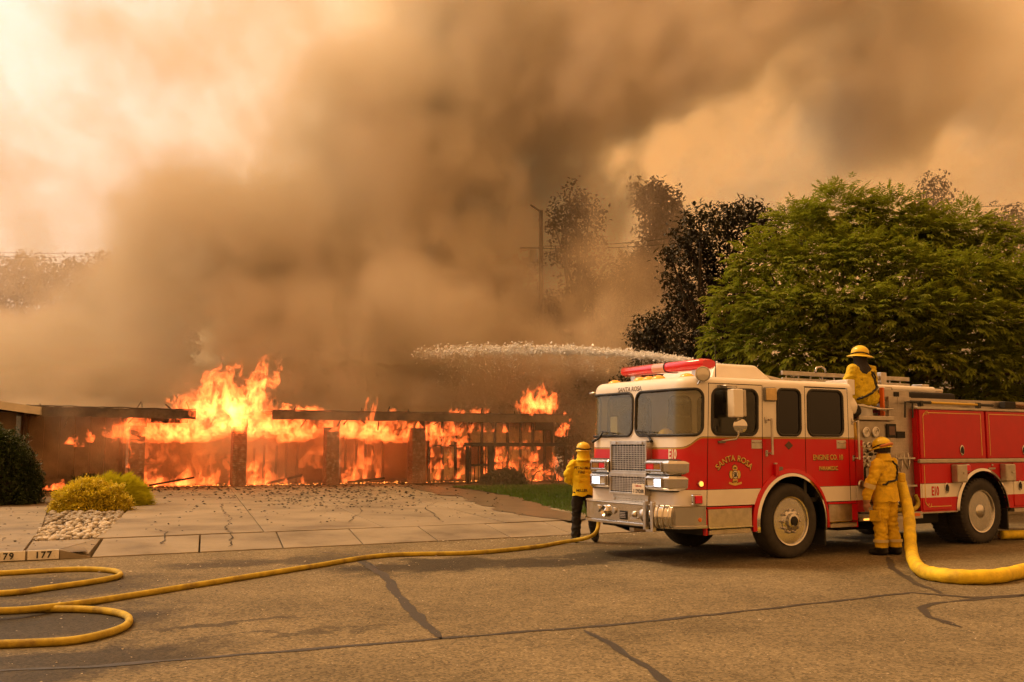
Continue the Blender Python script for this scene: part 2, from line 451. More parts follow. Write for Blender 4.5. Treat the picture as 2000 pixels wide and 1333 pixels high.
# cracks in the drive
M_CRACK = pm('crack_dirt', (0.04, 0.032, 0.022), 0.95)
def crack(pts, wid, seed):
    rr = random.Random(seed); P = [Vector((p[0], p[1])) for p in pts]; Q = []
    for i in range(len(P) - 1):
        for k in range(8):
            q = P[i].lerp(P[i+1], k / 8); Q.append(q + Vector((rr.uniform(-1, 1), rr.uniform(-1, 1))) * 0.045)
    Q.append(P[-1]); m = MB(); vs = []
    for i, q in enumerate(Q):
        w_ = wid * .6 * rr.uniform(0.15, 1.3); z = 0.147 if q.y > 1.8 else 0.02 + 0.116 * max(0, q.y) / 1.72 + 0.004
        vs += [sk(q.x - w_, q.y, z), sk(q.x + w_, q.y, z)]
    m.add(vs, [(2*i, 2*i+1, 2*i+3, 2*i+2) for i in range(len(Q) - 1)])
    c = m.build('crack', M_CRACK, drive); c.matrix_parent_inverse = drive.matrix_basis.inverted()
    return c
crack([(2.0, 0.3), (2.05, 1.7), (2.0, 3.0), (2.15, 5.4), (2.05, 8.5), (2.1, 10.8)], 0.022, 1)
crack([(0.95, 0.8), (0.95, 2.4), (0.75, 3.2)], 0.018, 2)
crack([(4.4, 3.2), (5.2, 6.5), (5.4, 9.0)], 0.02, 3)
crack([(6.3, 3.0), (6.9, 7.0), (7.9, 9.5)], 0.02, 4)

# wet run-off across the right of the drive: a thin sheet of muddy water
M_PUD = pm('muddy_water', (0.135, 0.108, 0.072), 0.42, var=0.25, vscale=2.0, spec=0.35, bump=0.06, bscale=9)
def blob_sheet(name, outline, z, mat, amp, seed, n=140):
    P = [Vector((p[0], p[1], 0)) for p in outline]; Q = []
    L_ = sum((P[i] - P[i-1]).length for i in range(len(P)))
    for i in range(len(P)):
        a, b = P[i], P[(i+1) % len(P)]; k = max(2, int(n * (b - a).length / L_))
        for j in range(k): Q.append(a.lerp(b, j / k))
    sm = []
    for i in range(len(Q)):
        q = sum((Q[(i + k) % len(Q)] for k in range(-9, 10)), Vector()) / 19
        q += Vector((mnoise.noise(q * 1.1 + Vector((seed, 0, 0))), mnoise.noise(q * 1.1 + Vector((0, seed, 5))), 0)) * amp
        sm.append(q)
    m = MB().add([st(q.x, q.y, z) for q in sm], [tuple(range(len(sm)))])
    return m.build(name, mat)
pud = blob_sheet('puddle', [(9.5, 0.7), (9.9, 2.6), (10.6, 4.8), (11.3, 6.6), (12.0, 9.2), (12.9, 11.9), (13.4, 15.5), (13.9, 20.5), (12.6, 20.8), (12.1, 17.0), (11.2, 13.6), (11.2, 11.0), (9.9, 8.0), (9.7, 6.0), (8.9, 4.6), (9.0, 2.4), (8.6, 1.4)], 0.152, M_PUD, 0.3, 3, 300)
tag(pud, 'muddy hose water running down beside the lawn from the burning house', 'puddle')

# ------------------------------------------------------------------ lawn with real blades
M_LAWN = pm('lawn_soil', (0.05, 0.065, 0.018), 0.95, var=0.3, vscale=6)
M_GRASS = pm('grass_blade', (0.085, 0.150, 0.028), 0.7, var=0.45, vscale=1.2, transl=0.3)
lawn_out = [(9.85, 2.0), (10.4, 4.0), (11.5, 7.5), (13.0, 12.0), (13.9, 15.8), (14.3, 19.2), (19, 18.6), (26, 18.5), (40, 18.5), (40, 0.3), (10.0, 0.25)]
lawn = sheet('lawn', [st(*p) for p in lawn_out], 0.118, M_LAWN)
def inside(p, poly):
    c = False; n = len(poly); j = n - 1
    for i in range(n):
        if (poly[i][1] > p[1]) != (poly[j][1] > p[1]) and p[0] < (poly[j][0]-poly[i][0])*(p[1]-poly[i][1])/(poly[j][1]-poly[i][1])+poly[i][0]: c = not c
        j = i
    return c
g = MB(); rr = random.Random(11); n = 0
while n < 42000:
    s, t = rr.uniform(9.8, 24), rr.uniform(0.3, 19)
    if not inside((s, t), lawn_out): continue
    n += 1
    p = st(s, t, 0.115); a = rr.uniform(0, 2*PI); h = rr.uniform(0.04, 0.11); w_ = rr.uniform(0.006, 0.014) * (1 + t / 12); ln = rr.uniform(0.0, 0.05)
    d = Vector((math.cos(a), math.sin(a), 0)); e = Vector((-d.y, d.x, 0)) * ln
    g.add([p - d * w_, p + d * w_, p + e + Vector((0, 0, h))], [(0, 1, 2)])
o = g.build('grass', M_GRASS); tag(o, 'short green lawn grass beside the driveway', 'grass', kind='stuff')

# ------------------------------------------------------------------ pale stone bed
bed = tag(empty('stone_bed', st(0.3, 4)), kind='structure')
M_ST = pm('pale_pebble', (0.46, 0.42, 0.36), 0.8, var=0.2, vscale=8, bump=0.15, bscale=30, objrand=0.38)
pm_meshes = []
for k in range(5):
    bm = bmesh.new(); bmesh.ops.create_icosphere(bm, subdivisions=1, radius=1.0)
    r2 = random.Random(k + 40)
    for v in bm.verts: v.co = Vector((v.co.x * 1.0, v.co.y * 0.75, v.co.z * 0.5)) * r2.uniform(0.82, 1.15)
    me = bpy.data.meshes.new('pebble'); bm.to_mesh(me); bm.free(); me.materials.append(M_ST)
    me.polygons.foreach_set('use_smooth', [True] * len(me.polygons)); pm_meshes.append(me)
bed_out = [(-0.72, 1.80), (0.25, 1.80), (1.0, 6.0), (1.75, 11.0), (0.9, 12.0), (0.0, 10.0), (-0.35, 6.0)]
rr = random.Random(21); n = 0; spots = []
while n < 620:
    s = rr.uniform(-0.8, 1.9); t = 1.75 + 9.5 * rr.random() ** 1.35
    if not inside((s, t), bed_out): continue
    n += 1; spots.append((t, s))
spots.sort()
rest = MB()
for i, (t, s) in enumerate(spots):
    r = rr.uniform(0.035, 0.085) * (1 + 0.03 * t); p = st(s, t, 0.115 + r * 0.28)
    if i < 290:
        o = bpy.data.objects.new('pebble', pm_meshes[i % 5]); col.objects.link(o); o.parent = bed
        o.location = p - bed.location; o.scale = (r, r, r); o.rotation_euler = (rr.uniform(-.4, .4), rr.uniform(-.4, .4), rr.uniform(0, 6.28))
    else:
        Mx = Matrix.Translation(p - bed.location) @ Matrix.Rotation(rr.uniform(0, 6), 4, 'Z') @ Matrix.Scale(r, 4)
        me = pm_meshes[i % 5]
        rest.add([Mx @ v.co for v in me.vertices], [tuple(f.vertices) for f in me.polygons])
o = rest.build('pebbles', M_ST, bed, smooth='all'); tag(o, kind='stuff')

# ------------------------------------------------------------------ charred flakes and litter
M_CHAR = pm('charred_flake', (0.018, 0.014, 0.011), 0.95)
M_LEAF = pm('dry_litter', (0.42, 0.36, 0.27), 0.9, var=0.5, vscale=30)
g = MB(); rr = random.Random(5)
def flake(mb, p, r):
    n = rr.randint(4, 6); a0 = rr.uniform(0, 6.28)
    ring = [p + Vector((math.cos(a0 + 2*PI*k/n) * r * rr.uniform(0.5, 1.2), math.sin(a0 + 2*PI*k/n) * r * rr.uniform(0.5, 1.2), rr.uniform(0, 0.6) * r)) for k in range(n)]
    c = p + Vector((0, 0, r * rr.uniform(0.3, 0.8)))
    mb.add(ring + [c], [(k, (k+1) % n, n) for k in range(n)])
for k in range(1100):
    q = rr.random()
    if q < 0.55: a, t = rr.gauss(5.6, 2.1), rr.gauss(13.5, 4.0)
    elif q < 0.8: a, t = rr.uniform(-0.1, 9), rr.uniform(1.9, 22)
    else: a, t = rr.uniform(-0.1, 11), rr.gauss(20.5, 1.2)
    if t < 1.9 or t > 22.5 or a < -0.1 or a > 10.5: continue
    flake(g, sk(a, t, 0.147), rr.uniform(0.012, 0.05) * (0.6 + t / 18))
for k in range(170):
    s, t = rr.uniform(-3, 0.9), rr.uniform(0.3, 12)
    flake(g, st(s, t, 0.133), rr.uniform(0.01, 0.035))
o = g.build('charred_debris', M_CHAR); tag(o, 'black charred flakes strewn over the concrete driveway', 'debris', kind='stuff')
g = MB()
for k in range(420):
    s, t = rr.uniform(-6, 16), -abs(rr.gauss(0, 1)) * 3.2
    if rr.random() < 0.45: s, t = rr.uniform(5.5, 12), -abs(rr.gauss(0.05, 0.25))
    flake(g, st(s, t, 0.004), rr.uniform(0.008, 0.026))
o = g.build('leaf_litter', M_LEAF); tag(o, 'small pale leaf scraps and grit along the gutter and road', 'litter', kind='stuff')

g = MB()
for k in range(2600):
    s, t = rr.uniform(-5, 12), rr.uniform(-11.5, -.2)
    flake(g, st(s, t, 0.002), rr.uniform(0.004, 0.011))
o = g.build('road_grit', pm('pale_grit', (0.40, 0.34, 0.25), .9, var=.4, vscale=40)); tag(o, 'pale grit and pebbles scattered over the asphalt', 'grit', kind='stuff')

# ------------------------------------------------------------------ the burning house
HR = TH
house = empty('burning_house', H0, HR)
tag(house, 'low flat-roofed house with brick carport columns, burning fiercely', 'house')
# everything below is in the house frame: x along the front, y inwards, z up
M_WOODB = pm('charred_wood', (0.045, 0.034, 0.026), 0.85, var=0.5, vscale=5, bump=0.6, bscale=18, dark=(0.012, 0.01, 0.008), dscale=2.0, dlo=0.4, dhi=0.6)
M_FASC = pm('scorched_fascia', (0.16, 0.125, 0.09), 0.8, var=0.35, vscale=3, bump=0.3, bscale=20, dark=(0.03, 0.024, 0.018), dscale=0.8, dlo=0.42, dhi=0.62)
M_ROOF = pm('roofing', (0.10, 0.085, 0.07), 0.9, var=0.3, vscale=3)
M_PLAST = pm('sooty_plaster', (0.30, 0.235, 0.16), 0.9, var=0.3, vscale=2, dark=(0.05, 0.038, 0.028), dscale=0.9, dlo=0.42, dhi=0.66)
M_MORT = pm('mortar', (0.20, 0.165, 0.13), 0.95, var=0.3, vscale=12, bump=0.3, bscale=40)
M_BRICK = pm('brick', (0.26, 0.13, 0.085), 0.9, var=0.45, vscale=6, bump=0.3, bscale=40, dark=(0.45, 0.34, 0.25), dscale=7.0, dlo=0.52, dhi=0.6)
M_SLABF = pm('ash_floor', (0.07, 0.055, 0.045), 0.95, var=0.5, vscale=4, bump=0.5, bscale=10)
M_TAN = pm('tan_panel', (0.60, 0.43, 0.22), 0.85, var=0.25, vscale=2.5, dark=(0.07, 0.05, 0.03), dscale=1.4, dlo=0.54, dhi=0.70)

m = MB().box((-7.4, -0.15, -0.15), (15.5, 11.0, 0.01)); m.build('floor', M_SLABF, house)
# roof in two pieces: fire has eaten through between them
def roof_piece(x0, x1, sag0, sag1, name):
    n = 28; m = MB(); rr = random.Random(int(x0 * 7) & 255)
    for (y0, y1, z0, z1) in ((-0.75, 10.5, 2.80, 2.86),):
        vs = []
        for i in range(n + 1):
            x = x0 + (x1 - x0) * i / n; sg = sag0 + (sag1 - sag0) * i / n + rr.uniform(-.012, .012)
            vs += [(x, y0, 2.80 - sg), (x, y0, 2.87 - sg), (x, y1, 3.02), (x, y1, 2.95)]
        fs = []
        for i in range(n):
            a = i * 4
            for j in range(4): fs.append((a + j, a + (j+1) % 4, a + 4 + (j+1) % 4, a + 4 + j))
        fs += [(3, 2, 1, 0), tuple(n*4 + k for k in range(4))]
        m.add(vs, fs)
    r = m.build(name, M_ROOF, house); fix_normals(r)
    f = MB(); vs = []
    for i in range(n + 1):
        x = x0 + (x1 - x0) * i / n; sg = sag0 + (sag1 - sag0) * i / n + rr.uniform(-.015, .015); zz = 2.55 - sg - rr.uniform(0, .025)
        vs += [(x, -0.80, zz), (x, -0.80, 2.84 - sg), (x, -0.752, 2.84 - sg), (x, -0.752, zz)]
    fs = []
    for i in range(n):
        a = i * 4
        for j in range(4): fs.append((a + j, a + (j+1) % 4, a + 4 + (j+1) % 4, a + 4 + j))
    fs += [(3, 2, 1, 0), tuple(n*4 + k for k in range(4))]
    f.add(vs, fs); ff = f.build('fascia', M_FASC, r); fix_normals(ff)
    e = MB(); vs = []          # curled metal edge
    for i in range(n + 1):
        x = x0 + (x1 - x0) * i / n; sg = sag0 + (sag1 - sag0) * i / n
        vs.append((x, -0.83 + rr.uniform(-.01, .01), 2.885 - sg + rr.uniform(-.01, .02)))
    e.tube(vs, 0.022, 6); e.build('roof_edge', M_WOODB, r)
    k = 0
    x = x0 + 0.3
    while x < x1:             # rafters
        MB().box((x, -0.7, 2.58), (x + 0.06, 10.0, 2.795)).build('rafter', M_WOODB, r); x += 0.82
    return r
roof_piece(-7.35, -1.75, 0.0, 0.05, 'roof')
roof_piece(1.05, 14.1, 0.02, 0.0, 'roof')
# beam and stub posts over the columns
MB().box((-3.9, -0.10, 2.36), (-1.9, 0.10, 2.55)).build('beam', M_WOODB, house, bevel=0.01)
for x in (-3.65, 0.0, 3.62, 7.25):
    MB().box((x + 0.10, -0.12, 2.20), (x + 0.30, 0.12, 2.56)).build('post_stub', M_WOODB, house, bevel=0.01)
MB().box((6.4, -0.06, 2.22), (7.6, 0.06, 2.56)).build('board', M_TAN, house)
rr = random.Random(55)
for k in range(34):      # splintered remains hanging from and standing on the eave
    x = rr.uniform(1.2, 13.9) if k < 26 else rr.uniform(-7, -1.9); up_ = rr.random() < .45
    z = 2.86 if up_ else 2.56; L_ = rr.uniform(.10, .45) * (.7 if up_ else 1); an = rr.uniform(-1.1, 1.1)
    MB().beam((x, -.70 + rr.uniform(-.08, .1), z), (x + math.sin(an) * L_, -.72 + rr.uniform(-.1, .1), z + (1 if up_ else -1) * math.cos(an) * L_), rr.uniform(.015, .05), rr.uniform(.015, .04)).build('charred_splinter', M_WOODB, house)
# brick columns, each brick modelled and laid in courses
def column(x, w_, hgt, seed):
    rr = random.Random(seed); c = MB(); h = w_ / 2; d = w_ / 2
    c.box((x - h + .012, -d + .012, 0), (x + h - .012, d - .012, hgt)); core = c.build('column', M_MORT, house)
    b = MB(); z = 0.0; k = 0
    bl, bh = 0.215, 0.065
    while z + bh < hgt:
        off = 0 if k % 2 == 0 else bl * 0.5
        for face in range(4):
            t = -off
            while t < w_ - 0.01:
                a0, a1 = max(t, 0) + .005, min(t + bl, w_) - .005
                t += bl
                if a1 - a0 < 0.03: continue
                pr = rr.uniform(0.0, 0.006)
                if face == 0: lo, hi = (x - h + a0, -d - pr, z + .005), (x - h + a1, -d + .05, z + bh)
                elif face == 1: lo, hi = (x + h - .05, -d + a0, z + .005), (x + h + pr, -d + a1, z + bh)
                elif face == 2: lo, hi = (x - h - pr, -d + a0, z + .005), (x - h + .05, -d + a1, z + bh)
                else: lo, hi = (x - h + a0, d - .05, z + .005), (x - h + a1, d + pr, z + bh)
                b.box(lo, hi)
        z += bh + 0.01; k += 1
    o = b.build('bricks', M_BRICK, core); tag(o, kind='stuff')
    MB().box((x - h - .02, -d - .02, hgt), (x + h + .02, d + .02, hgt + .05)).build('capstone', M_MORT, core, bevel=0.01)
column(-3.65, 0.50, 2.20, 1)
column(0.0, 0.50, 2.20, 2)
column(3.62, 0.50, 2.20, 3)
column(7.25, 0.58, 2.20, 4)
# back and end walls of the carport; gaps where the fire has gone through
bw = MB()
for (x0, x1, z0, z1) in ((-7.3, -4.2, 0, 2.8), (-4.2, -2.6, 1.9, 2.8), (-2.6, 1.2, 0, 2.4), (1.2, 2.6, 0.0, 1.2), (2.6, 5.2, 0, 2.8), (5.2, 6.0, 2.0, 2.8), (6.0, 8.2, 0, 2.8)):
    bw.box((x0, 6.0, z0), (x1, 6.15, z1))
bw.build('back_wall', M_PLAST, house)
MB().box((-7.35, 0.4, 0), (-7.25, 6.0, 2.8)).build('end_wall', M_PLAST, house)
MB().box((-4.05, 0.6, 0), (-3.95, 6.0, 2.55)).build('partition', M_PLAST, house)
# closed left bay: panelled wall
for i in range(6):
    x = -7.2 + i * 0.5
    MB().box((x, 0.35, 0.0), (x + 0.485, 0.40, 2.56)).build('wall_panel', M_PLAST, house, bevel=0.006)
# charred studs standing in the carport
rr = random.Random(8)
for i in range(14):
    x = 1.3 + i * 0.42 + rr.uniform(-.06, .06)
    if abs(x - 3.62) < .4: continue
    y = rr.uniform(2.6, 3.0); hgt = rr.uniform(1.3, 2.5)
    m = MB().beam((x, y, 0), (x + rr.uniform(-.06, .06), y, hgt), rr.uniform(.06, .10), .09); m.build('stud', M_WOODB, house)
# right wing front wall: studs with burnt tan panels between
wall_x = [7.95 + i * 0.62 for i in range(11)]
for i, x in enumerate(wall_x):
    if x > 13.7: break
    MB().beam((x, 0.35, 0), (x + rr.uniform(-.03, .03), 0.35, 2.55), .075, .10).build('stud', M_WOODB, house)
rr = random.Random(15)
for i in range(len(wall_x) - 1):
    x0, x1 = wall_x[i] + .05, wall_x[i+1] - .05
    if x1 > 13.5: break
    for (z0, z1) in ((0.05, 0.75), (0.8, 1.5), (1.56, 2.5)):
        q = rr.random()
        if (z0 < 1.5 and q < 0.35) or q < 0.06: continue
        # ragged-edged remains of a panel
        n = 9; top, bot = [], []
        for k in range(n):
            x = x0 + (x1 - x0) * k / (n - 1)
            bot.append((x, z0 + rr.random() ** 2 * 0.35)); top.append((x, z1 - rr.random() ** 2 * 0.40))
        m = MB(); vs = []
        for (bx, bz), (tx, tz) in zip(bot, top): vs += [(bx, 0.39, bz), (tx, 0.39, max(tz, bz + .05)), (tx, 0.415, max(tz, bz + .05)), (bx, 0.415, bz)]
        fs = []
        for k in range(n - 1):
            a = k * 4
            for j in range(4): fs.append((a + j, a + (j+1) % 4, a + 4 + (j+1) % 4, a + 4 + j))
        m.add(vs, fs + [(3, 2, 1, 0), tuple((n-1)*4 + k for k in range(4))])
        o = m.build('panel', M_TAN, house); fix_normals(o)
MB().box((7.9, 0.31, 1.50), (13.6, 0.39, 1.58)).build('rail', M_WOODB, house)
MB().box((12.6, -0.5, 2.20), (13.5, -0.42, 2.55)).build('hanging_board', M_WOODB, house)
MB().box((13.42, -0.45, 1.5), (13.5, -0.37, 2.6)).build('corner_post', M_WOODB, house)
MB().box((8.2, 2.9, 0), (13.9, 3.0, 2.7)).build('inner_wall', M_TAN, house)
MB().box((13.9, 0.3, 0), (14.0, 6.0, 2.7)).build('side_wall', M_PLAST, house)
MB().box((8.0, 5.9, 0), (13.9, 6.0, 2.75)).build('rear_wall', M_PLAST, house)

# black entry fence frame in front of the right wing
fence = empty('garden_screen', hp(10.6, -1.3, 0), HR)
tag(fence, 'black rectangular garden screen frame before the burning right wing', 'fence')
M_FR = pm('blackened_frame', (0.02, 0.017, 0.015), 0.7, var=0.4, vscale=6)
MB().box((-1.75, -0.07, 1.52), (3.05, 0.07, 1.66)).build('top_rail', M_FR, fence, bevel=0.006)
for x, w_ in ((-1.70, .13), (-0.70, .26), (2.95, .13)):
    MB().box((x, -0.06, 0), (x + w_, 0.06, 1.515)).build('post', M_FR, fence, bevel=0.006)
MB().box((-1.57, -0.02, 0.7), (-0.705, 0.02, 0.78)).build('crosspiece', M_FR, fence)
rr = random.Random(31)
for i in range(5):
    x = -1.5 + i * .17; MB().box((x, -0.02, 0.0), (x + .03, 0.02, 0.695 if i % 2 else 1.515)).build('slat', M_FR, fence)

# fallen charred timbers on the carport floor
rr = random.Random(12)
for (a, b, lab) in ((-2.3, .55, 'charred timber fallen on the floor of the left carport bay'), (1.9, .45, 'charred timber fallen on the floor of the middle carport bay'), (5.3, .6, 'charred timber fallen on the floor of the third carport bay')):
    an = rr.uniform(-.5, .5); L_ = rr.uniform(1.2, 1.8)
    d = Vector((math.cos(an), math.sin(an), 0)) * L_ / 2
    m = MB().beam(Vector((-d.x, -d.y, 0.06)), Vector((d.x, d.y, 0.06 + rr.uniform(.1, .35))), rr.uniform(.08, .12), rr.uniform(.07, .1))
    o = m.build('fallen_timber', M_WOODB); o.location = hp(a, b, 0.012); o.rotation_euler = (0, 0, HR)
    tag(o, lab, 'timber', 'fallen timbers in the carport')

# ------------------------------------------------------------------ neighbour's gabled wing at the far left
nb = empty('neighbour_house', hp(-8.55, -2.0, 0), HR)
tag(nb, 'neighbouring house wing with pale gable edge at the far left', 'house')
M_WHT = pm('cream_paint', (0.66, 0.60, 0.50), 0.6, var=0.12, vscale=3)
M_STUC = pm('brown_stucco', (0.20, 0.135, 0.085), 0.9, var=0.3, vscale=2, bump=0.3, bscale=30)
MB().box((-8, 0, -0.1), (0.9, 6.5, 2.6)).build('wall', M_STUC, nb)
m = MB(); vs = [(-3.0, -0.9, 3.25), (1.55, -0.9, 2.62), (1.55, 7.0, 2.62), (-3.0, 7.0, 3.25), (-9.5, -0.9, 2.4), (-9.5, 7.0, 2.4)]
vs2 = [(a, b, c + .12) for a, b, c in vs]
m.add(vs + vs2, [(0, 1, 2, 3), (4, 0, 3, 5), (7, 6, 9, 8), (6, 10, 11, 9), (1, 0, 6, 7), (0, 4, 10, 6), (2, 1, 7, 8), (5, 3, 9, 11), (3, 2, 8, 9), (4, 5, 11, 10)])
rf = m.build('roof', M_ROOF, nb); fix_normals(rf)
m = MB()
def board(a, b, hgt, y0, y1):
    return [(a[0], y0, a[1] - hgt), (b[0], y0, b[1] - hgt), (b[0], y1, b[1] - hgt), (a[0], y1, a[1] - hgt)], [(a[0], y0, a[1]), (b[0], y0, b[1]), (b[0], y1, b[1]), (a[0], y1, a[1])]
m.hexa(*board((-3.0, 3.39), (1.6, 2.755), .26, -0.96, -0.905)); m.hexa(*board((-9.5, 2.36), (-3.005, 3.39), .26, -0.96, -0.905))
m.build('bargeboard', M_WHT, rf, bevel=0.006)
MB().box((1.555, -0.96, 2.50), (1.60, 7.0, 2.74)).build('eave_board', M_WHT, rf, bevel=0.006)
for i in range(7):
    for j in range(6):
        off = .22 if j % 2 else 0
        MB().box((0.905, 0.2 + i * .44 + off, 0.02 + j * .2), (0.925 + .004 * ((i * 7 + j * 3) % 4), 0.2 + i * .44 + off + .43, 0.02 + j * .2 + .19)).build('block', M_BRICK, nb)
m = MB().box((-4.0, -0.02, 0), (-1.2, 0.03, 2.1)); m.build('garage_door', M_WHT, nb)

# ------------------------------------------------------------------ fire engine
TA = R(30.6)
truck = empty('fire_engine', (4.041, 14.670, 0.0), TA)
tag(truck, 'red and white fire engine numbered E10 parked at the kerb', 'fire engine')
# local frame: x from the front axle rearwards, y from the near side (0) to the far side (W), z up
W = 2.45
def livery(name, front_drop):
    m = bpy.data.materials.new(name); m.use_nodes = True
    t = m.node_tree; N, L = t.nodes, t.links; b = N['Principled BSDF']
    tcn = N.new('ShaderNodeTexCoord'); sp = N.new('ShaderNodeSeparateXYZ'); L.new(tcn.outputs['Object'], sp.inputs[0])
    def ma(op, a, c):
        n = N.new('ShaderNodeMath'); n.operation = op
        for i, x in enumerate((a, c)):
            if isinstance(x, (int, float)): n.inputs[i].default_value = x
            else: L.new(x, n.inputs[i])
        return n.outputs['Value']
    def mix(f, a, c):
        n = N.new('ShaderNodeMix'); n.data_type = 'RGBA'; L.new(f, n.inputs['Factor'])
        for i, x in ((6, a), (7, c)):
            if isinstance(x, tuple): n.inputs[i].default_value = (*x, 1)
            else: L.new(x, n.inputs[i])
        return n.outputs[2]
    red, white, gold = (0.56, 0.006, 0.012), (0.82, 0.78, 0.72), (0.40, 0.26, 0.05)
    mr = N.new('ShaderNodeMapRange'); mr.interpolation_type = 'SMOOTHERSTEP'
    mr.inputs['From Min'].default_value = -1.90; mr.inputs['From Max'].default_value = -1.60
    mr.inputs['To Min'].default_value = 1.585 if front_drop else 9.0; mr.inputs['To Max'].default_value = 1.735 if front_drop else 9.0
    L.new(sp.outputs['X'], mr.inputs['Value'])
    dz = ma('SUBTRACT', sp.outputs['Z'], mr.outputs['Result'])
    up = ma('GREATER_THAN', dz, 0.0)
    g = ma('MULTIPLY', ma('GREATER_THAN', dz, -0.006), ma('LESS_THAN', dz, 0.016))
    bl = ma('MULTIPLY', ma('GREATER_THAN', dz, 0.016), ma('LESS_THAN', dz, 0.021))
    band = ma('MULTIPLY', ma('GREATER_THAN', sp.outputs['Z'], 0.80), ma('LESS_THAN', sp.outputs['Z'], 1.02))
    edge = ma('MULTIPLY', ma('GREATER_THAN', sp.outputs['Z'], 1.02), ma('LESS_THAN', sp.outputs['Z'], 1.028))
    w_ = ma('MAXIMUM', up, band)
    c = mix(w_, red, white); c = mix(g, c, gold); c = mix(bl, c, (0.02, 0.02, 0.02)); c = mix(edge, c, (0.10, 0.01, 0.01))
    # road film: a little duller and browner towards the bottom, in blotches
    n = N.new('ShaderNodeTexNoise'); n.inputs['Scale'].default_value = 3.0; n.inputs['Detail'].default_value = 6; L.new(tcn.outputs['Object'], n.inputs['Vector'])
    k = N.new('ShaderNodeMapRange'); k.inputs['From Min'].default_value = 0.45; k.inputs['From Max'].default_value = 0.8; k.inputs['To Max'].default_value = 0.13
    L.new(n.outputs[0], k.inputs['Value'])
    c = mix(k.outputs['Result'], c, (0.30, 0.20, 0.12))
    L.new(c, b.inputs['Base Color'])
    rg = N.new('ShaderNodeMapRange'); rg.inputs['To Min'].default_value = 0.22; rg.inputs['To Max'].default_value = 0.5; L.new(n.outputs[0], rg.inputs['Value'])
    L.new(rg.outputs['Result'], b.inputs['Roughness'])
    b.inputs['Coat Weight'].default_value = 0.12; b.inputs['Coat Roughness'].default_value = 0.12; b.inputs['Specular IOR Level'].default_value = 0.35
    return m
M_CAB = livery('cab_livery', True)
M_BODY = livery('body_livery', False)
M_RED = pm('red_paint', (0.56, 0.006, 0.012), 0.32, coat=0.12, spec=.35)
M_WHITE = pm('white_paint', (0.82, 0.78, 0.72), 0.35, var=0.05, vscale=3, coat=0.3)
M_CHROME = pm('chrome', (0.60, 0.58, 0.55), 0.10, 1.0, bump=0.02, bscale=5)
M_RIM = pm('polished_rim', (0.58, 0.57, 0.55), .26, 1.0, var=.1, vscale=9)
M_STEEL = pm('brushed_steel', (0.55, 0.51, 0.45), 0.32, 1.0, var=0.2, vscale=8)
M_ALU = pm('dull_aluminium', (0.50, 0.46, 0.40), 0.5, 0.85, var=0.2, vscale=6)
M_RUB = pm('tyre_rubber', (0.035, 0.031, 0.028), 0.8, var=0.35, vscale=7, bump=0.15, bscale=50)
M_GASK = pm('rubber_seal', (0.018, 0.017, 0.016), 0.6)
M_DARK = pm('dark_interior', (0.02, 0.02, 0.019), 0.8)
M_UNDER = pm('chassis_black', (0.014, 0.013, 0.012), 0.8, var=0.4, vscale=5)
M_GREY = pm('grey_trim', (0.17, 0.165, 0.15), 0.7)
M_AMBER = pm('amber_lens', (0.75, 0.28, 0.02), 0.15, emit=(1.0, 0.36, 0.04), estr=0.55, coat=0.5)
M_AMBERLIT = pm('lit_amber_lens', (0.8, 0.3, 0.02), 0.15, emit=(1.0, 0.42, 0.06), estr=2.0)
M_REDL = pm('red_lens', (0.50, 0.008, 0.012), 0.12, coat=0.6, emit=(0.8, 0.01, 0.02), estr=0.18)
M_CLEARL = pm('clear_lens', (0.62, 0.58, 0.5), 0.1, 0.3, coat=0.6)
M_HEAD = pm('lit_headlamp', (0.9, 0.9, 0.95), 0.1, emit=(0.80, 0.86, 1.0), estr=4.0)
M_GOLD = pm('gold_leaf', (0.72, 0.48, 0.12), 0.4, 0.15, var=0.15, vscale=20)
M_CREAM = pm('cream_lettering', (0.78, 0.70, 0.55), 0.5)
M_GLASSD = pm('tinted_window', (0.006, 0.006, 0.006), 0.06, spec=0.35)
def glass_mat(name, tint, fac, rough=0.03):
    m = bpy.data.materials.new(name); m.use_nodes = True
    t = m.node_tree; N, L = t.nodes, t.links; N.clear()
    o = N.new('ShaderNodeOutputMaterial'); tr = N.new('ShaderNodeBsdfTransparent'); tr.inputs['Color'].default_value = (*tint, 1)
    gl = N.new('ShaderNodeBsdfGlossy'); gl.inputs['Roughness'].default_value = rough; gl.inputs['Color'].default_value = (0.9, 0.9, 0.85, 1)
    df = N.new('ShaderNodeBsdfDiffuse'); df.inputs['Color'].default_value = (0.36, 0.33, 0.18, 1)
    nz_ = N.new('ShaderNodeTexNoise'); nz_.inputs['Scale'].default_value = 2.5; nz_.inputs['Detail'].default_value = 5
    tcn = N.new('ShaderNodeTexCoord'); L.new(tcn.outputs['Object'], nz_.inputs['Vector'])
    mr = N.new('ShaderNodeMapRange'); mr.inputs['From Min'].default_value = 0.3; mr.inputs['From Max'].default_value = 0.75; mr.inputs['To Min'].default_value = fac[1]*0.5; mr.inputs['To Max'].default_value = fac[1]*1.4
    L.new(nz_.outputs[0], mr.inputs['Value'])
    a = N.new('ShaderNodeMixShader'); a.inputs['Fac'].default_value = fac[0]; L.new(tr.outputs[0], a.inputs[1]); L.new(gl.outputs[0], a.inputs[2])
    d = N.new('ShaderNodeMixShader'); L.new(mr.outputs['Result'], d.inputs['Fac']); L.new(a.outputs[0], d.inputs[1]); L.new(df.outputs[0], d.inputs[2])
    L.new(d.outputs[0], o.inputs['Surface'])
    return m
M_WS = glass_mat('windscreen_glass', (0.72, 0.72, 0.55), (0.09, 0.21))
M_SIDEG = glass_mat('side_glass', (0.30, 0.31, 0.27), (0.05, 0.02))

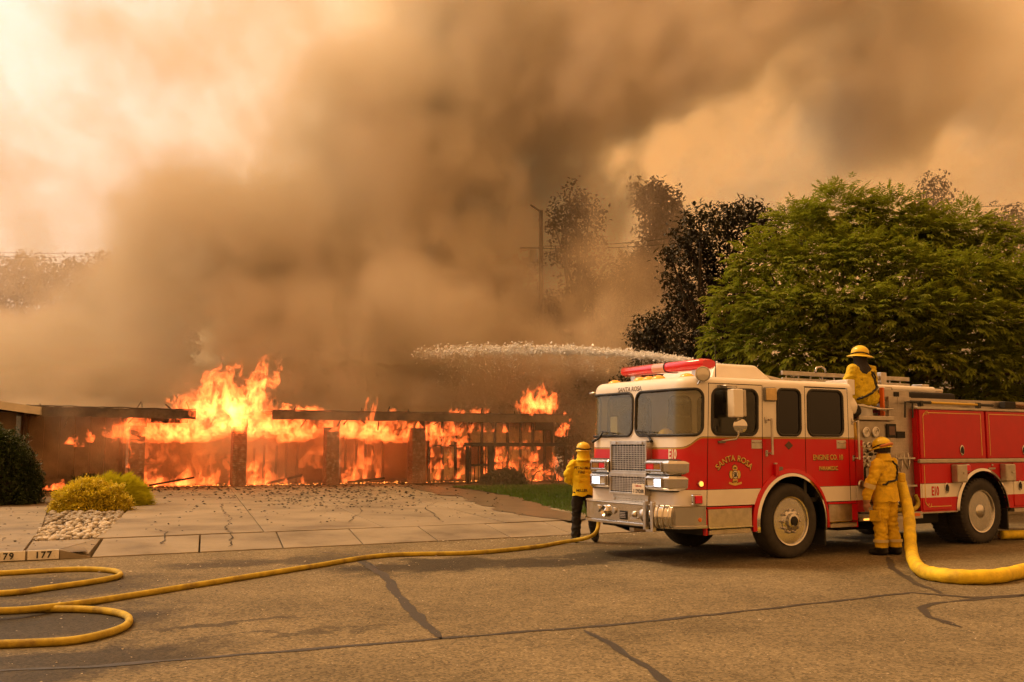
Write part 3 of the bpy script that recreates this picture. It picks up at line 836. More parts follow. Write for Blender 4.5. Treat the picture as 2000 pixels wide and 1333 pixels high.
# --- cab skin: plan outline swept over height
def lerp(a, b, t): return a + (b - a) * t
def xd(z): return lerp(-1.58, -1.50, max(0, min(1, (z - 0.8) / 1.7)))
CR = 0.33
XB = 1.42
def xfront(z): return xd(z) - 0.015 - CR
def cab_pt(p, z, off=0.0):
    ins = 0.0
    zz = z
    if z > 2.47:
        k = min(1.0, (z - 2.47) / 0.13); ins = 0.13 * (1 - math.sqrt(max(0, 1 - k * k)))
    o_ = off - ins
    far = p > 2.5
    q = 5.0 - p if far else p
    xa = xd(z); xf = xfront(z); xs = xf + CR
    if q <= 1.0:
        x, y = lerp(XB, xa, q), 0.0; nx, ny = 0.0, -1.0
    elif q <= 2.0:
        t = (q - 1.0); l0 = xa - xs; l1 = CR * PI / 2; d = t * (l0 + l1)
        if d < l0: x, y = xa - d, 0.0; nx, ny = 0.0, -1.0
        else:
            a = (d - l0) / CR; x, y = xs - CR * math.sin(a), CR - CR * math.cos(a); nx, ny = -math.sin(a), -math.cos(a)
    else:
        x, y = xf, CR + (W / 2 - CR) * (q - 2.0) / 0.5; nx, ny = -1.0, 0.0
    if far: y = W - y; ny = -ny
    return Vector((x + nx * o_, y + ny * o_, z))
def plen(p):        # running length along the skin at p
    q = 5.0 - p if p > 2.5 else p
    if q <= 1: l = 2.95 * q
    elif q <= 2: l = 2.95 + 0.58 * (q - 1)
    else: l = 3.53 + (W / 2 - CR) * (q - 2) / 0.5
    return 2 * (3.53 + W / 2 - CR) - l if p > 2.5 else l
PTOT = 2 * (3.53 + W / 2 - CR)
def p_of(l):
    if l > PTOT / 2: return 5.0 - p_of(PTOT - l)
    if l <= 2.95: return l / 2.95
    if l <= 3.53: return 1 + (l - 2.95) / 0.58
    return 2 + 0.5 * (l - 3.53) / (W / 2 - CR)
def lx(x): return (XB - x) / (XB + 1.53) * 2.95       # length at a side position x
class RRect:
    def __init__(s, l0, l1, z0, z1, r, slant=0.0): s.l0, s.l1, s.z0, s.z1, s.r, s.sl = min(l0, l1), max(l0, l1), z0, z1, r, slant
    def span(s, z):
        if z < s.z0 or z > s.z1: return None
        ins = 0.0
        for e in (z - s.z0, s.z1 - z):
            if e < s.r: ins = max(ins, s.r - math.sqrt(max(0, s.r**2 - (s.r - e)**2)))
        return s.l0 + ins, s.l1 - ins
    def has(s, l, z):
        q = s.span(z); return q is not None and q[0] <= l <= q[1]
    def outline(s, n=8):
        P = []
        for cx_, cz, a0 in ((s.l1 - s.r, s.z0 + s.r, -PI/2), (s.l1 - s.r, s.z1 - s.r, 0), (s.l0 + s.r, s.z1 - s.r, PI/2), (s.l0 + s.r, s.z0 + s.r, PI)):
            for k in range(n + 1):
                a = a0 + (PI/2) * k / n; P.append((cx_ + s.r * math.cos(a), cz + s.r * math.sin(a)))
        # subdivide long runs so that they follow the skin
        Q = []
        for i in range(len(P)):
            a, b = P[i], P[(i+1) % len(P)]; k = max(1, int(math.hypot(b[0]-a[0], b[1]-a[1]) / 0.05))
            for j in range(k): Q.append((lerp(a[0], b[0], j/k), lerp(a[1], b[1], j/k)))
        return Q
WSN = RRect(plen(1.17), plen(2.48), 1.775, 2.415, 0.13)
WSF = RRect(plen(2.52), plen(3.83), 1.775, 2.415, 0.13)
SW1 = RRect(lx(-1.46), lx(-0.60), 1.785, 2.425, 0.12)
SW2 = RRect(lx(-0.20), lx(0.27), 1.785, 2.455, 0.10)
SW3 = RRect(lx(0.43), lx(1.18), 1.785, 2.46, 0.11)
wins = [WSN, WSF, SW1, SW2, SW3]
wins_far = [RRect(PTOT - r.l0, PTOT - r.l1, r.z0, r.z1, r.r) for r in (SW1, SW2, SW3)]
D1 = (lx(-0.50), plen(1.0) - 0.001, 0.80, 2.50)
D2 = (lx(1.30), lx(0.37), 0.80, 2.505)
SEAM = 0.006
def in_door(l, z, D): return D[0] + SEAM < l < D[1] - SEAM and D[2] < z < D[3] - SEAM
def on_seam(l, z, D): return D[0] - SEAM <= l <= D[1] + SEAM and z < D[3] + SEAM and not in_door(l, z, D)
AX, AZ, AR = 0.04, 0.52, 0.685
ls = set(); k = 0.0
while k < PTOT: ls.add(round(k, 4)); k += 0.022
for D in (D1, D2):
    for e in (D[0], D[1]): ls |= {round(e - SEAM, 4), round(e + SEAM, 4)}
ls.add(0.0); ls.add(PTOT)
ls = sorted(ls)
zs = [0.78 + 0.02 * i for i in range(84)] + [2.452, 2.47, 2.49 , 2.494, 2.506, 2.515, 2.53, 2.545, 2.56, 2.572, 2.582, 2.59, 2.596, 2.60]
zs = sorted(set(round(z, 4) for z in zs if z <= 2.60))
skin = {'body': MB(), 'd1': MB(), 'd2': MB()}
pc = {}
for i in range(len(ls) - 1):
    for j in range(len(zs) - 1):
        l = (ls[i] + ls[i+1]) / 2; z = (zs[j] + zs[j+1]) / 2
        if any(w_.has(l, z) for w_ in wins) or any(w_.has(l, z) for w_ in wins_far): continue
        if l < 2.95 or l > PTOT - 2.95:
            q = l if l < 2.95 else PTOT - l
            x = XB - q / 2.95 * (XB + 1.53)
            if math.hypot(x - AX, z - AZ) < AR: continue
        tgt = 'body'
        if in_door(l, z, D1): tgt = 'd1'
        elif in_door(l, z, D2): tgt = 'd2'
        elif on_seam(l, z, D1) or on_seam(l, z, D2): continue
        mb = skin[tgt]
        ids = []
        for (a, b) in ((i, j), (i, j+1), (i+1, j+1), (i+1, j)):
            key = (tgt, a, b)
            if key not in pc:
                pc[key] = len(mb.v); mb.v.append(tuple(cab_pt(p_of(ls[a]), zs[b])))
            ids.append(pc[key])
        mb.f.append(tuple(ids)); mb.m.append(0)
# roof cap
ring = [cab_pt(p_of(PTOT * k / 120), 2.60) for k in range(121)]
k0 = len(skin['body'].v)
skin['body'].v += [tuple(p) for p in ring] + [tuple(Vector((lerp(p.x, -0.2, .25), lerp(p.y, W/2, .25), 2.618))) for p in ring] + [(-0.2, W/2, 2.63)]
for k in range(120):
    skin['body'].f.append((k0 + k, k0 + k + 1, k0 + 121 + k + 1, k0 + 121 + k)); skin['body'].m.append(0)
    skin['body'].f.append((k0 + 121 + k, k0 + 121 + k + 1, k0 + 242)); skin['body'].m.append(0)
cab = skin['body'].build('cab', M_CAB, truck, smooth='all'); fix_normals(cab)
# rear wall of cab
MB().box((XB - 0.02, 0.02, 0.78), (XB + 0.012, W - 0.02, 2.56)).build('cab_rear_wall', M_WHITE, cab)
doors = []
for key, D in (('d1', D1), ('d2', D2)):
    d = skin[key].build('door', M_CAB, truck, smooth='all'); fix_normals(d); doors.append(d)
# dark jambs behind the door seams
jm = MB()
for D in (D1, D2):
    for l in (D[0], D[1]):
        P = [cab_pt(p_of(l + s), z, -0.02) for z in [0.8 + 0.1 * i for i in range(18)] for s in (-0.03, 0.03)]
        jm.add(P, [(2*i, 2*i+1, 2*i+3, 2*i+2) for i in range(17)])
    P = [cab_pt(p_of(lerp(D[0], D[1], k / 20)), D[3] + s, -0.02) for k in range(21) for s in (-0.03, 0.03)]
    jm.add(P, [(2*i, 2*i+1, 2*i+3, 2*i+2) for i in range(20)])
jm.build('door_jamb', M_GASK, cab)
def pane(w_, off, mat, parent, name='window'):
    rows = 24; cols = 26; m = MB(); vs = []
    for j in range(rows + 1):
        e = j / rows; z = lerp(w_.z0 + .001, w_.z1 - .001, 0.5 - 0.5 * math.cos(PI * e)); a, b = w_.span(z)
        vs += [cab_pt(p_of(lerp(a, b, i / cols)), z, off) for i in range(cols + 1)]
    m.add(vs, [(j*(cols+1)+i, (j+1)*(cols+1)+i, (j+1)*(cols+1)+i+1, j*(cols+1)+i+1) for j in range(rows) for i in range(cols)])
    g_ = m.build(name, mat, parent, smooth='all'); fix_normals(g_)
    t_ = MB(); P = [cab_pt(p_of(l), z, 0.002) for l, z in w_.outline()]
    P.append(P[0]); P.append(P[1])
    t_.tube(P, 0.021, 8, cap=False); t_.build('seal', M_GASK, g_, smooth='all')
    return g_
pane(WSN, -0.004, M_WS, cab, 'windscreen'); pane(WSF, -0.004, M_WS, cab, 'windscreen')
pane(SW1, -0.004, M_SIDEG, doors[0]); pane(SW2, -0.004, M_GLASSD, cab); pane(SW3, -0.004, M_GLASSD, doors[1])
for w_ in wins_far: pane(w_, -0.004, M_SIDEG, cab)
# interior
it = MB()
it.box((-1.35, 0.08, 0.80), (1.38, W - 0.08, 0.86))
it.build('cab_floor', M_DARK, cab)
MB().box((-1.78, 0.30, 1.25), (-1.30, W - 0.30, 1.72)).build('dashboard', M_GREY, cab, bevel=0.05, seg=3)
M_TRIM = pm('cab_lining', (0.30, 0.28, 0.21), 0.85)
MB().box((-0.35, 0.5, 0.86), (0.35, W - 0.5, 1.75)).build('engine_cover', M_TRIM, cab, bevel=0.06, seg=3)
MB().box((1.30, 0.06, 0.86), (1.385, W - 0.06, 2.45)).build('rear_lining', M_TRIM, cab)
MB().box((-0.42, 0.06, 1.75), (-0.36, W - 1.15, 2.5)).build('divider', M_DARK, cab)
for y in (0.35, 1.55):
    s = MB().box((-1.05, y, 1.20), (-0.55, y + .52, 1.36)); s.box((-0.60, y + .02, 1.362), (-0.46, y + .50, 2.10)); s.box((-0.60, y + .14, 2.102), (-0.50, y + .38, 2.28))
    s.build('seat', M_GREY, cab, bevel=0.04, seg=3)
sw_ = MB(); ax = Vector((0.55, 0, 0.83)).normalized(); e1 = Vector((0, 1, 0)); e2 = ax.cross(e1)
P = [Vector((-1.28, 0.62, 1.72)) + (e1 * math.cos(2*PI*k/28) + e2 * math.sin(2*PI*k/28)) * 0.22 for k in range(30)]
sw_.tube(P, 0.017, 6, cap=False); sw_.tube([(-1.28, 0.62, 1.72), (-1.45, 0.62, 1.50)], 0.03, 8); sw_.beam((-1.28, 0.42, 1.72), (-1.28, 0.82, 1.72), .03, .02)
sw_.build('steering_wheel', M_DARK, cab, smooth=True)
# clutter on the dash: spare helmet, papers
hm = MB().lathe([(0.17, 0.0), (0.165, .02), (0.125, .03), (.12, .07), (.095, .12), (.05, .15), (.001, .16)], (-1.56, 0.88, 1.725), (0, 0, 1), 18)
o = hm.build('spare_helmet', pm('helmet_yellow', (0.80, 0.58, 0.02), 0.4, coat=0.3, var=0.1, vscale=9), None, smooth=True); 
o.location = truck.location; o.rotation_euler = (0, 0, TA); tag(o, 'yellow helmet lying on the dashboard behind the windscreen', 'helmet')
pp = MB(); rr = random.Random(9)
for k in range(9):
    y = rr.uniform(0.45, 2.0); z = 1.722 + rr.uniform(0, .015); x = rr.uniform(-1.68, -1.42); a = rr.uniform(-.8, .8)
    M_ = Matrix.Translation((x, y, z)) @ Matrix.Rotation(a, 4, 'Z') @ Matrix.Rotation(rr.uniform(-.3, .1), 4, 'Y')
    pp.box((-.11, -.15, 0), (.11, .15, .012 + rr.uniform(0, .06)), M=M_)
pp.build('papers', pm('paper', (0.6, 0.57, 0.47), 0.9), cab)
MB().box((-1.70, 1.88, 1.82), (-1.69, 2.05, 2.08)).build('notice', pm('paper', (0.6, 0.57, 0.47)), cab)

# --- front: grille, headlights, bumper
XF = -1.915
def fr(y0, z0, y1, z1, d0, d1): return ((XF - d1, min(y0, y1), min(z0, z1)), (XF - d0, max(y0, y1), max(z0, z1)))
gri = empty('grille'); gri.parent = truck
YC = W / 2
m = MB()
def grille_panel(ya, yb, za, zb, d, ny, nz):
    m = MB(); lo, hi = fr(ya, za, yb, zb, -0.03, d)
    fw = 0.035; 
    m.box((lo[0], ya, za), (hi[0], yb, za + fw)); m.box((lo[0], ya, zb - fw * 1.6), (hi[0], yb, zb)); m.box((lo[0], ya, za + fw), (hi[0], ya + fw, zb - fw * 1.6)); m.box((lo[0], yb - fw, za + fw), (hi[0], yb, zb - fw * 1.6))
    m.build('grille_frame', M_STEEL, gri, bevel=0.004)
    a0, a1, b0, b1 = ya + fw, yb - fw, za + fw, zb - fw * 1.6
    for i in range(1, nz):
        z = lerp(b0, b1, i / nz); MB().box((XF - d + .012, a0, z - .0075), (XF - d + .022, a1, z + .0075)).build('grille_bar', M_STEEL, gri)
    for i in range(1, ny):
        y = lerp(a0, a1, i / ny); MB().box((XF - d + .0105, y - .0045, b0), (XF - d + .0235, y + .0045, b1)).build('grille_bar', M_STEEL, gri)
    MB().box((XF - d + .055, a0, b0), (XF - d + .065, a1, b1)).build('grille_backing', M_UNDER, gri)
grille_panel(YC - .44, YC + .44, 1.235, 1.70, 0.085, 12, 12)
grille_panel(YC - .44, YC + .44, 0.92, 1.233, 0.10, 12, 9)
grille_panel(YC - .42, YC + .42, 0.785, 0.915, 0.05, 11, 3)
pl = MB().box((XF - .118, YC - .43, .93), (XF - .106, YC - .14, 1.085)).build('licence_plate', pm('plate_white', (0.75, 0.68, 0.58), 0.5), truck, bevel=0.004)
FX, FY = Vector((0, -1, 0)), Vector((0, 0, 1)); FZ = Vector((-1, 0, 0))
text_mesh('plate_number', '1139288', 0.078, frame((XF - .119, YC - .285, .955), FX, FY, FZ), M_BLACK, pl, bold=0.001, sx=0.92)
M_REDT = pm('red_print', (0.5, 0.03, 0.02), 0.5)
text_mesh('plate_state', 'California', 0.034, frame((XF - .119, YC - .285, 1.045), FX, FY, FZ), M_REDT, pl, sx=1.1)
MB().box((XF - .10, YC + .26, 1.655), (XF - .086, YC + .36, 1.685)).build('badge', M_CHROME, gri)
MB().box((XF - .10, YC - .36, 1.655), (XF - .086, YC - .26, 1.685)).build('badge', M_CHROME, gri)

def headlight(sgn):
    """chrome housing wrapping round the front corner; sgn -1 near side, +1 far side"""
    h = empty('headlight_cluster'); h.parent = truck
    Y = lambda d: (YC - d) if sgn < 0 else (YC + d)
    # plan path of the housing from beside the grille round the corner (distance from centre, x)
    plan = [(0.455, XF + .02), (0.455, XF - .12), (0.84, XF - .12), (0.94, XF - .10), (1.04, XF - .03), (1.10, XF + .05), (1.13, XF + .11), (1.135, XF + .15), (1.08, XF + .15)]
    def body(z0, z1, grow, mat, name, cham):
        m = MB(); rings = []
        for z, k in ((z0, -cham), (z0 + cham, 0), (z1 - cham, 0), (z1, -cham)):
            ring = []
            for d, x in plan: 
                kk = k + grow
                nx = -1 if d < 0.9 else -0.6; nd = 0 if d < 0.5 else (0.2 if d < 1.0 else 0.7)
                ring.append((x + nx * kk * -1 * -1 if False else x + nx * kk, Y(d + nd * kk), z))
            rings.append(ring)
        m.ring_loft(rings); o = m.build(name, mat, h, bevel=0.012, seg=2); fix_normals(o); return o
    body(1.005, 1.215, 0.0, M_CHROME, 'lower_housing', 0.035)
    body(1.225, 1.425, 0.0, M_CHROME, 'upper_housing', 0.035)
    body(0.985, 1.44, -0.045, M_GASK, 'housing_gasket', 0.02)
    def lens(d0, d1, z0, z1, mat, name, pr=0.02):
        ya, yb = sorted((Y(d0), Y(d1))); x = XF - .12
        MB().box((x - pr, ya, z0), (x + .03, yb, z1)).build(name, mat, h, bevel=0.008)
    def bezel(z0, z1):
        ya, yb = sorted((Y(.475), Y(.845))); x = XF - .12; m = MB(); f = .022
        m.box((x - .03, ya, z0), (x, yb, z0 + f)); m.box((x - .03, ya, z1 - f), (x, yb, z1)); m.box((x - .03, ya, z0 + f), (x, ya + f, z1 - f)); m.box((x - .03, yb - f, z0 + f), (x, yb, z1 - f))
        m.build('bezel', M_CHROME, h, bevel=0.005)
    bezel(1.27, 1.40); bezel(1.04, 1.185)
    lens(.50, .655, 1.295, 1.378, M_REDL, 'red_lens'); lens(.665, .822, 1.295, 1.378, M_AMBD, 'amber_lens')
    lens(.50, .655, 1.065, 1.162, M_CLEARL, 'dipped_lamp', .012); lens(.665, .822, 1.065, 1.162, M_HEAD, 'headlamp', .012)
    return h
M_AMBD = pm('dull_amber_lens', (0.30, 0.13, 0.01), 0.15, coat=0.5)
headlight(-1); headlight(1)

# bumper: chrome, flat front with swept corner and a rolled lower edge
bmp = empty('bumper'); bmp.parent = truck
XBm = -2.17
plan = [(-1.60, -0.012), (-1.85, -0.012), (-1.94, 0.015), (-2.02, 0.08), (-2.09, 0.20), (-2.14, 0.36), (XBm, 0.54), (XBm, W - .62), (-2.13, W - .42), (-2.06, W - .26), (-1.97, W - .12), (-1.88, W - .02), (-1.80, W + .012), (-1.60, W + .012)]
def bumper_strip(z0, z1, out, mat, name, th=0.05):
    m = MB(); n = len(plan); rings = []
    cx_, cy_ = -1.2, W / 2
    for i, (x, y) in enumerate(plan):
        a, b = plan[max(i-1, 0)], plan[min(i+1, n-1)]; d = Vector((b[0]-a[0], b[1]-a[1])).normalized(); nn = Vector((-d.y, d.x))
        if nn.dot(Vector((x - cx_, y - cy_))) < 0: nn = -nn
        o_ = Vector((x, y)) + nn * out; i_ = Vector((x, y)) - nn * th
        rings.append([(o_.x, o_.y, z0), (o_.x, o_.y, z1), (i_.x, i_.y, z1), (i_.x, i_.y, z0)])
    m.ring_loft(rings); o = m.build(name, mat, bmp, smooth=True, bevel=0.006); fix_normals(o); return o
bumper_strip(0.545, 0.80, 0.0, M_CHROME, 'bumper_face'); bumper_strip(0.50, 0.545, 0.022, M_CHROME, 'bumper_lip'); bumper_strip(0.80, 0.815, 0.012, M_STEEL, 'bumper_top_edge', .06)
m = MB(); m.add([(x, y, .806) for x, y in plan], [tuple(range(len(plan)))]); m.build('bumper_deck', M_ALU, bmp)
XB_ = XBm - .001
def disc(y, z, r, dep, mat, name, prof=None):
    return MB().lathe(prof or [(r, 0), (r, dep), (r * .85, dep + .012), (.001, dep + .012)], (XB_, y, z), (-1, 0, 0), 20).build(name, mat, bmp, smooth=True)
disc(W - .72, .70, .055, .012, M_CHROME, 'horn_port'); disc(W - .92, .675, .08, .05, M_CHROME, 'siren_speaker', [(.085, 0), (.09, .03), (.075, .05), (.05, .02), (.02, .035), (.001, .05)]); disc(W - 1.12, .69, .045, .012, M_STEEL, 'outlet_cap')
for y in (W - 1.34, W - 1.86):
    MB().box((XB_ - .012, y - .085, .575), (XB_ + .03, y + .085, .70)).build('tow_slot', M_UNDER, bmp, bevel=.006)
    for k in range(4): MB().box((XB_ - .02, y - .06, .60 + k * .022), (XB_ - .010, y + .06, .61 + k * .022)).build('slot_bar', M_STEEL, bmp)
m = MB().lathe([(.045, 0), (.05, .012), (.03, .03), (.001, .045)], (XB_, W - 1.60, .66), (-1, 0, 0), 14); m.box((XB_ - .02, W - 1.68, .595), (XB_, W - 1.52, .62)); m.build('bumper_emblem', M_STEEL, bmp, smooth=True)
MB().tube([(XB_, W - 2.0, .74), (XB_ - .05, W - 2.01, .72), (XB_ - .06, W - 2.02, .66), (XB_ - .03, W - 2.02, .61), (XB_, W - 2.0, .59)], .018, 8).build('tow_hook', M_CHROME, bmp, smooth='all')
# front suction fitting at the near corner
sf = empty('suction_fitting'); sf.parent = truck
MB().lathe([(.13, 0), (.155, .01), (.155, .05), (.14, .06), (.14, .19), (.155, .20), (.155, .25), (.11, .26)], (-2.17, .36, .66), (0.55, -.83, 0), 28).build('suction_elbow', M_CHROME, sf, smooth=True)
for k in range(3): MB().lathe([(.158, 0), (.162, .004), (.162, .014), (.158, .018)], Vector((-2.17, .36, .66)) + Vector((.55, -.83, 0)) * (.03 + .085 * k), (0.55, -.83, 0), 28).build('coupling_ring', M_STEEL, sf, smooth=True)
MB().box((-2.255, .50, .47), (-2.195, .56, .86)).build('bracket', M_STEEL, sf, bevel=.006); MB().box((-2.255, .34, .45), (-2.195, .40, .86)).build('bracket', M_STEEL, sf, bevel=.006); MB().box((-2.255, .40, .45), (-2.20, .50, .48)).build('bracket', M_STEEL, sf)
MB().lathe([(.07, 0), (.075, .03), (.05, .05), (.001, .05)], (-2.19, .62, .67), (-1, 0, 0), 18).build('suction_cap', M_STEEL, sf, smooth=True)
# bumper side: round marker, dark green sticker
MB().lathe([(.03, 0), (.026, .012), (.001, .016)], (-1.72, -.012, .62), (0, -1, 0), 14).build('side_reflector', pm('orange_reflector', (0.75, 0.16, 0.02), 0.3), bmp, smooth=True)

# --- cab side fittings
SX, SY, SZ = Vector((1, 0, 0)), Vector((0, 0, 1)), Vector((0, -1, 0))
def side_box(x0, x1, z0, z1, d, mat, name, parent=truck, bev=.006, y=0.0): return MB().box((x0, y - d, z0), (x1, y + .004, z1)).build(name, mat, parent, bevel=bev)
# warning light low at the front corner
rl = side_box(-1.86, -1.70, .83, .965, .055, M_CHROME, 'warning_light_bezel', bev=.015); MB().box((-1.835, -.075, .845), (-1.715, -.054, .95)).build('lens', M_REDL, rl, bevel=.01)
tl = MB().lathe([(.045, 0), (.045, .015), (.036, .02)], (-1.69, -.002, 1.105), (0, -1, 0), 18).build('turn_signal', M_CHROME, truck, smooth=True); MB().lathe([(.035, .0), (.032, .02), (.02, .034), (.001, .038)], (-1.69, -.012, 1.105), (0, -1, 0), 18).build('lens', M_AMBERLIT, tl, smooth=True)
for d, x in ((doors[0], -0.62), (doors[1], 1.13)):
    h = MB().box((x - .10, -.006, 1.585), (x + .10, .004, 1.715)).build('door_handle', M_STEEL, d, bevel=.006); MB().tube([(x - .085, -.008, 1.675), (x - .07, -.035, 1.678), (x + .07, -.035, 1.678), (x + .085, -.008, 1.675)], .008, 6).build('latch', M_CHROME, h, smooth='all')
text_mesh('lettering', 'SANTA ROSA', .118, frame((-1.055, -.004, 1.408), SX, SY, SZ), M_BLACK, doors[0], bold=.004, sx=.92, arc=.42, spacing=1.05)
text_mesh('lettering', 'SANTA ROSA', .118, frame((-1.063, -.008, 1.416), SX, SY, SZ), M_GOLD, doors[0], bold=.0015, sx=.92, arc=.42, spacing=1.05)
for (txt, sz, x, z, sx_) in (('ENGINE CO. 10', .112, .83, 1.42, .84), ('PARAMEDIC', .085, .83, 1.265, .88)):
    text_mesh('lettering', txt, sz, frame((x + .006, -.004, z - .006), SX, SY, SZ), M_BLACK, doors[1], bold=.004, sx=sx_)
    text_mesh('lettering', txt, sz, frame((x, -.008, z), SX, SY, SZ), M_GOLD, doors[1], bold=.001, sx=sx_)
# door crest: maltese cross with scrolls and ribbon
def crest(cx_, cz, s, parent):
    def plate(pts, y, mat, name):
        m = MB(); n = len(pts); m.add([(cx_ + a * s, y, cz + b * s) for a, b in pts] + [(cx_ + a * s, y + .003, cz + b * s) for a, b in pts], [tuple(range(n)), tuple(range(2*n-1, n-1, -1))] + [(i, n + i, n + (i+1) % n, (i+1) % n) for i in range(n)])
        o = m.build(name, mat, parent); fix_normals(o)
    def cross(k):
        P = []
        for q in range(4):
            a0 = PI/2 * q
            for da, r in ((-.75, .62), (-.62, .95), (-.3, 1.08), (0, 1.12), (.3, 1.08), (.62, .95), (.75, .62), (PI/4, .45)):
                a = a0 + da * .92; P.append((r * k * math.sin(a) * .8, r * k * math.cos(a)))
        return P
    plate(cross(1.08), -.003, M_BLACK, 'crest_outline'); plate(cross(1.0), -.006, M_GOLD, 'crest')
    ring = lambda r: [(r * .85 * math.cos(2*PI*k/24), r * math.sin(2*PI*k/24)) for k in range(24)]
    plate(ring(.55), -.008, M_BLACK, 'crest_ring'); plate(ring(.47), -.010, M_CREAM, 'crest_centre')
    text_mesh('crest_monogram', 'SR', .8 * s, frame((cx_, -.012, cz - .28 * s), SX, SY, SZ), M_BLACK, parent, sx=.7, bold=.002)
    for a, t_ in ((0, 'FIRE'), (PI, 'DEPT')):
        text_mesh('crest_text', t_, .28 * s, frame((cx_, -.0085, cz + (.68 if a == 0 else -.92) * s), SX, SY, SZ), M_BLACK, parent, sx=.9)
    plate([(-1.05, -1.02), (-.95, -.86), (-.5, -.98), (0, -1.06), (.5, -.98), (.95, -.86), (1.05, -1.02), (.98, -1.1), (.5, -1.22), (0, -1.32), (-.5, -1.22), (-.98, -1.1)], -.009, M_GOLD, 'crest_ribbon')
crest(-1.05, 1.225, .118, doors[0])
# front lettering
e10 = text_mesh('lettering', 'E10', .178, Matrix.Identity(4), M_CREAM, truck, bold=.006, sx=.66)
for v in e10.data.vertices:
    v.co = cab_pt(p_of(plen(2.0) + .005 - v.co.x), 1.452 + v.co.y, .004 + v.co.z)
m_ = frame((xfront(2.44) - .004, YC + .05, 2.43), FX, FY, FZ)
text_mesh('brow_lettering', 'SANTA ROSA', .098, frame((xfront(2.44) + .002, YC + .13, 2.437), FX, FY + Vector((.12, 0, 0)), FZ), pm('dark_lettering', (0.09, 0.06, 0.03), .5), truck, bold=.0012, sx=.98, thick=.006)
# grab rails
def rail(x, z0, z1, parent, y=-.08):
    r = MB().tube([(x + .03, y, z1), (x + .03, y, z0)], .019, 10).build('grab_rail', M_STEEL, parent, smooth=True)
    for z in (z0 + .02, z1 - .02): MB().tube([(x - .0, .0, z), (x - .0, -.03, z), (x + .03, y, z)], .014, 8).build('rail_mount', M_CHROME, r, smooth=True); MB().box((x - .035, -.014, z - .045), (x + .01, .003, z + .045)).build('rail_foot', M_CHROME, r, bevel=.005)
rail(-.42, 1.50, 2.02, truck); rail(1.40, 1.42, 2.02, truck)
# square scene light on the cab side
sl = side_box(-.47, -.235, 2.27, 2.475, .045, M_GREY, 'scene_light', bev=.02); MB().box((-.455, -.062, 2.285), (-.25, -.044, 2.46)).build('lens', pm('frosted_lens', (0.60, 0.43, 0.18), 0.3, var=.2, vscale=6), sl, bevel=.015)
# diamond badge, key box, small signs
m = MB(); m.add([(.02 + a * .085, -.006, 1.635 + b * .062) for a, b in ((-1, 0), (0, 1), (1, 0), (0, -1))] + [(.02 + a * .085, .002, 1.635 + b * .062) for a, b in ((-1, 0), (0, 1), (1, 0), (0, -1))], [(3, 2, 1, 0), (0, 1, 5, 4), (1, 2, 6, 5), (2, 3, 7, 6), (3, 0, 4, 7)]); m.build('diamond_plate', pm('brown_plate', (.09, .04, .02), .4), truck)
kb = side_box(-.305, -.235, 1.20, 1.36, .05, M_RED, 'latch_box'); side_box(-.225, -.115, 1.265, 1.325, .008, M_GREY, 'info_plate'); side_box(-.30, -.245, 1.362, 1.385, .03, M_STEEL, 'latch_top')
# mirror on its tubular arm
mi = empty('mirror'); mi.parent = doors[0]
MB().tube([(-1.30, -.01, 2.46), (-1.30, -.16, 2.46), (-1.17, -.20, 2.455), (-1.155, -.20, 2.40), (-1.15, -.20, 1.78), (-1.17, -.18, 1.72), (-1.27, -.05, 1.70), (-1.31, -.01, 1.69)], .014, 8).build('mirror_arm', M_STEEL, mi, smooth='all')
MB().box((-1.345, -.05, 2.435), (-1.20, .0, 2.48)).build('mirror_bracket', M_GREY, mi, bevel=.006); MB().box((-1.36, -.04, 1.665), (-1.24, .0, 1.695)).build('mirror_bracket', M_GREY, mi, bevel=.006)
MB().box((-1.285, -.27, 2.02), (-1.105, -.13, 2.415)).build('mirror_head', M_WHITE, mi, bevel=.018, seg=3); MB().box((-1.10, -.26, 2.03), (-1.04, -.14, 2.405)).build('mirror_housing', M_ALU, mi, bevel=.015)
MB().lathe([(.10, 0), (.10, .015), (.07, .035), (.001, .045)], (-1.12, -.20, 1.905), (-.45, -.85, 0), 24).build('spot_mirror', M_CHROME, mi, smooth=True)
MB().tube([(-1.13, -.20, 2.02), (-1.12, -.195, 1.9)], .012, 6).build('mirror_stem', M_GREY, mi)
# far side mirror stub
MB().tube([(-1.60, W - .08, 2.46), (-1.70, W + .03, 2.47), (-1.74, W + .09, 2.46)], .02, 8).build('far_mirror_arm', M_STEEL, truck, smooth='all')
# wipers
for (y, g, b0, b1) in ((.74, .30, 1.12, .70), (2.20, -.26, 1.98, 1.62)):
    wp = MB().tube([(XF - .025, y, 1.69), (XF + .03, y + g * .4, 1.75), (-1.925, y + g, 1.835)], [.026, .016, .010], 6).build('wiper', M_GASK, truck, smooth=True)
    MB().tube([(-1.915, b0, 1.85), (-1.92, (b0 + b1) / 2, 1.835), (-1.915, b1, 1.815)], .011, 6).build('wiper_blade', M_GASK, wp)
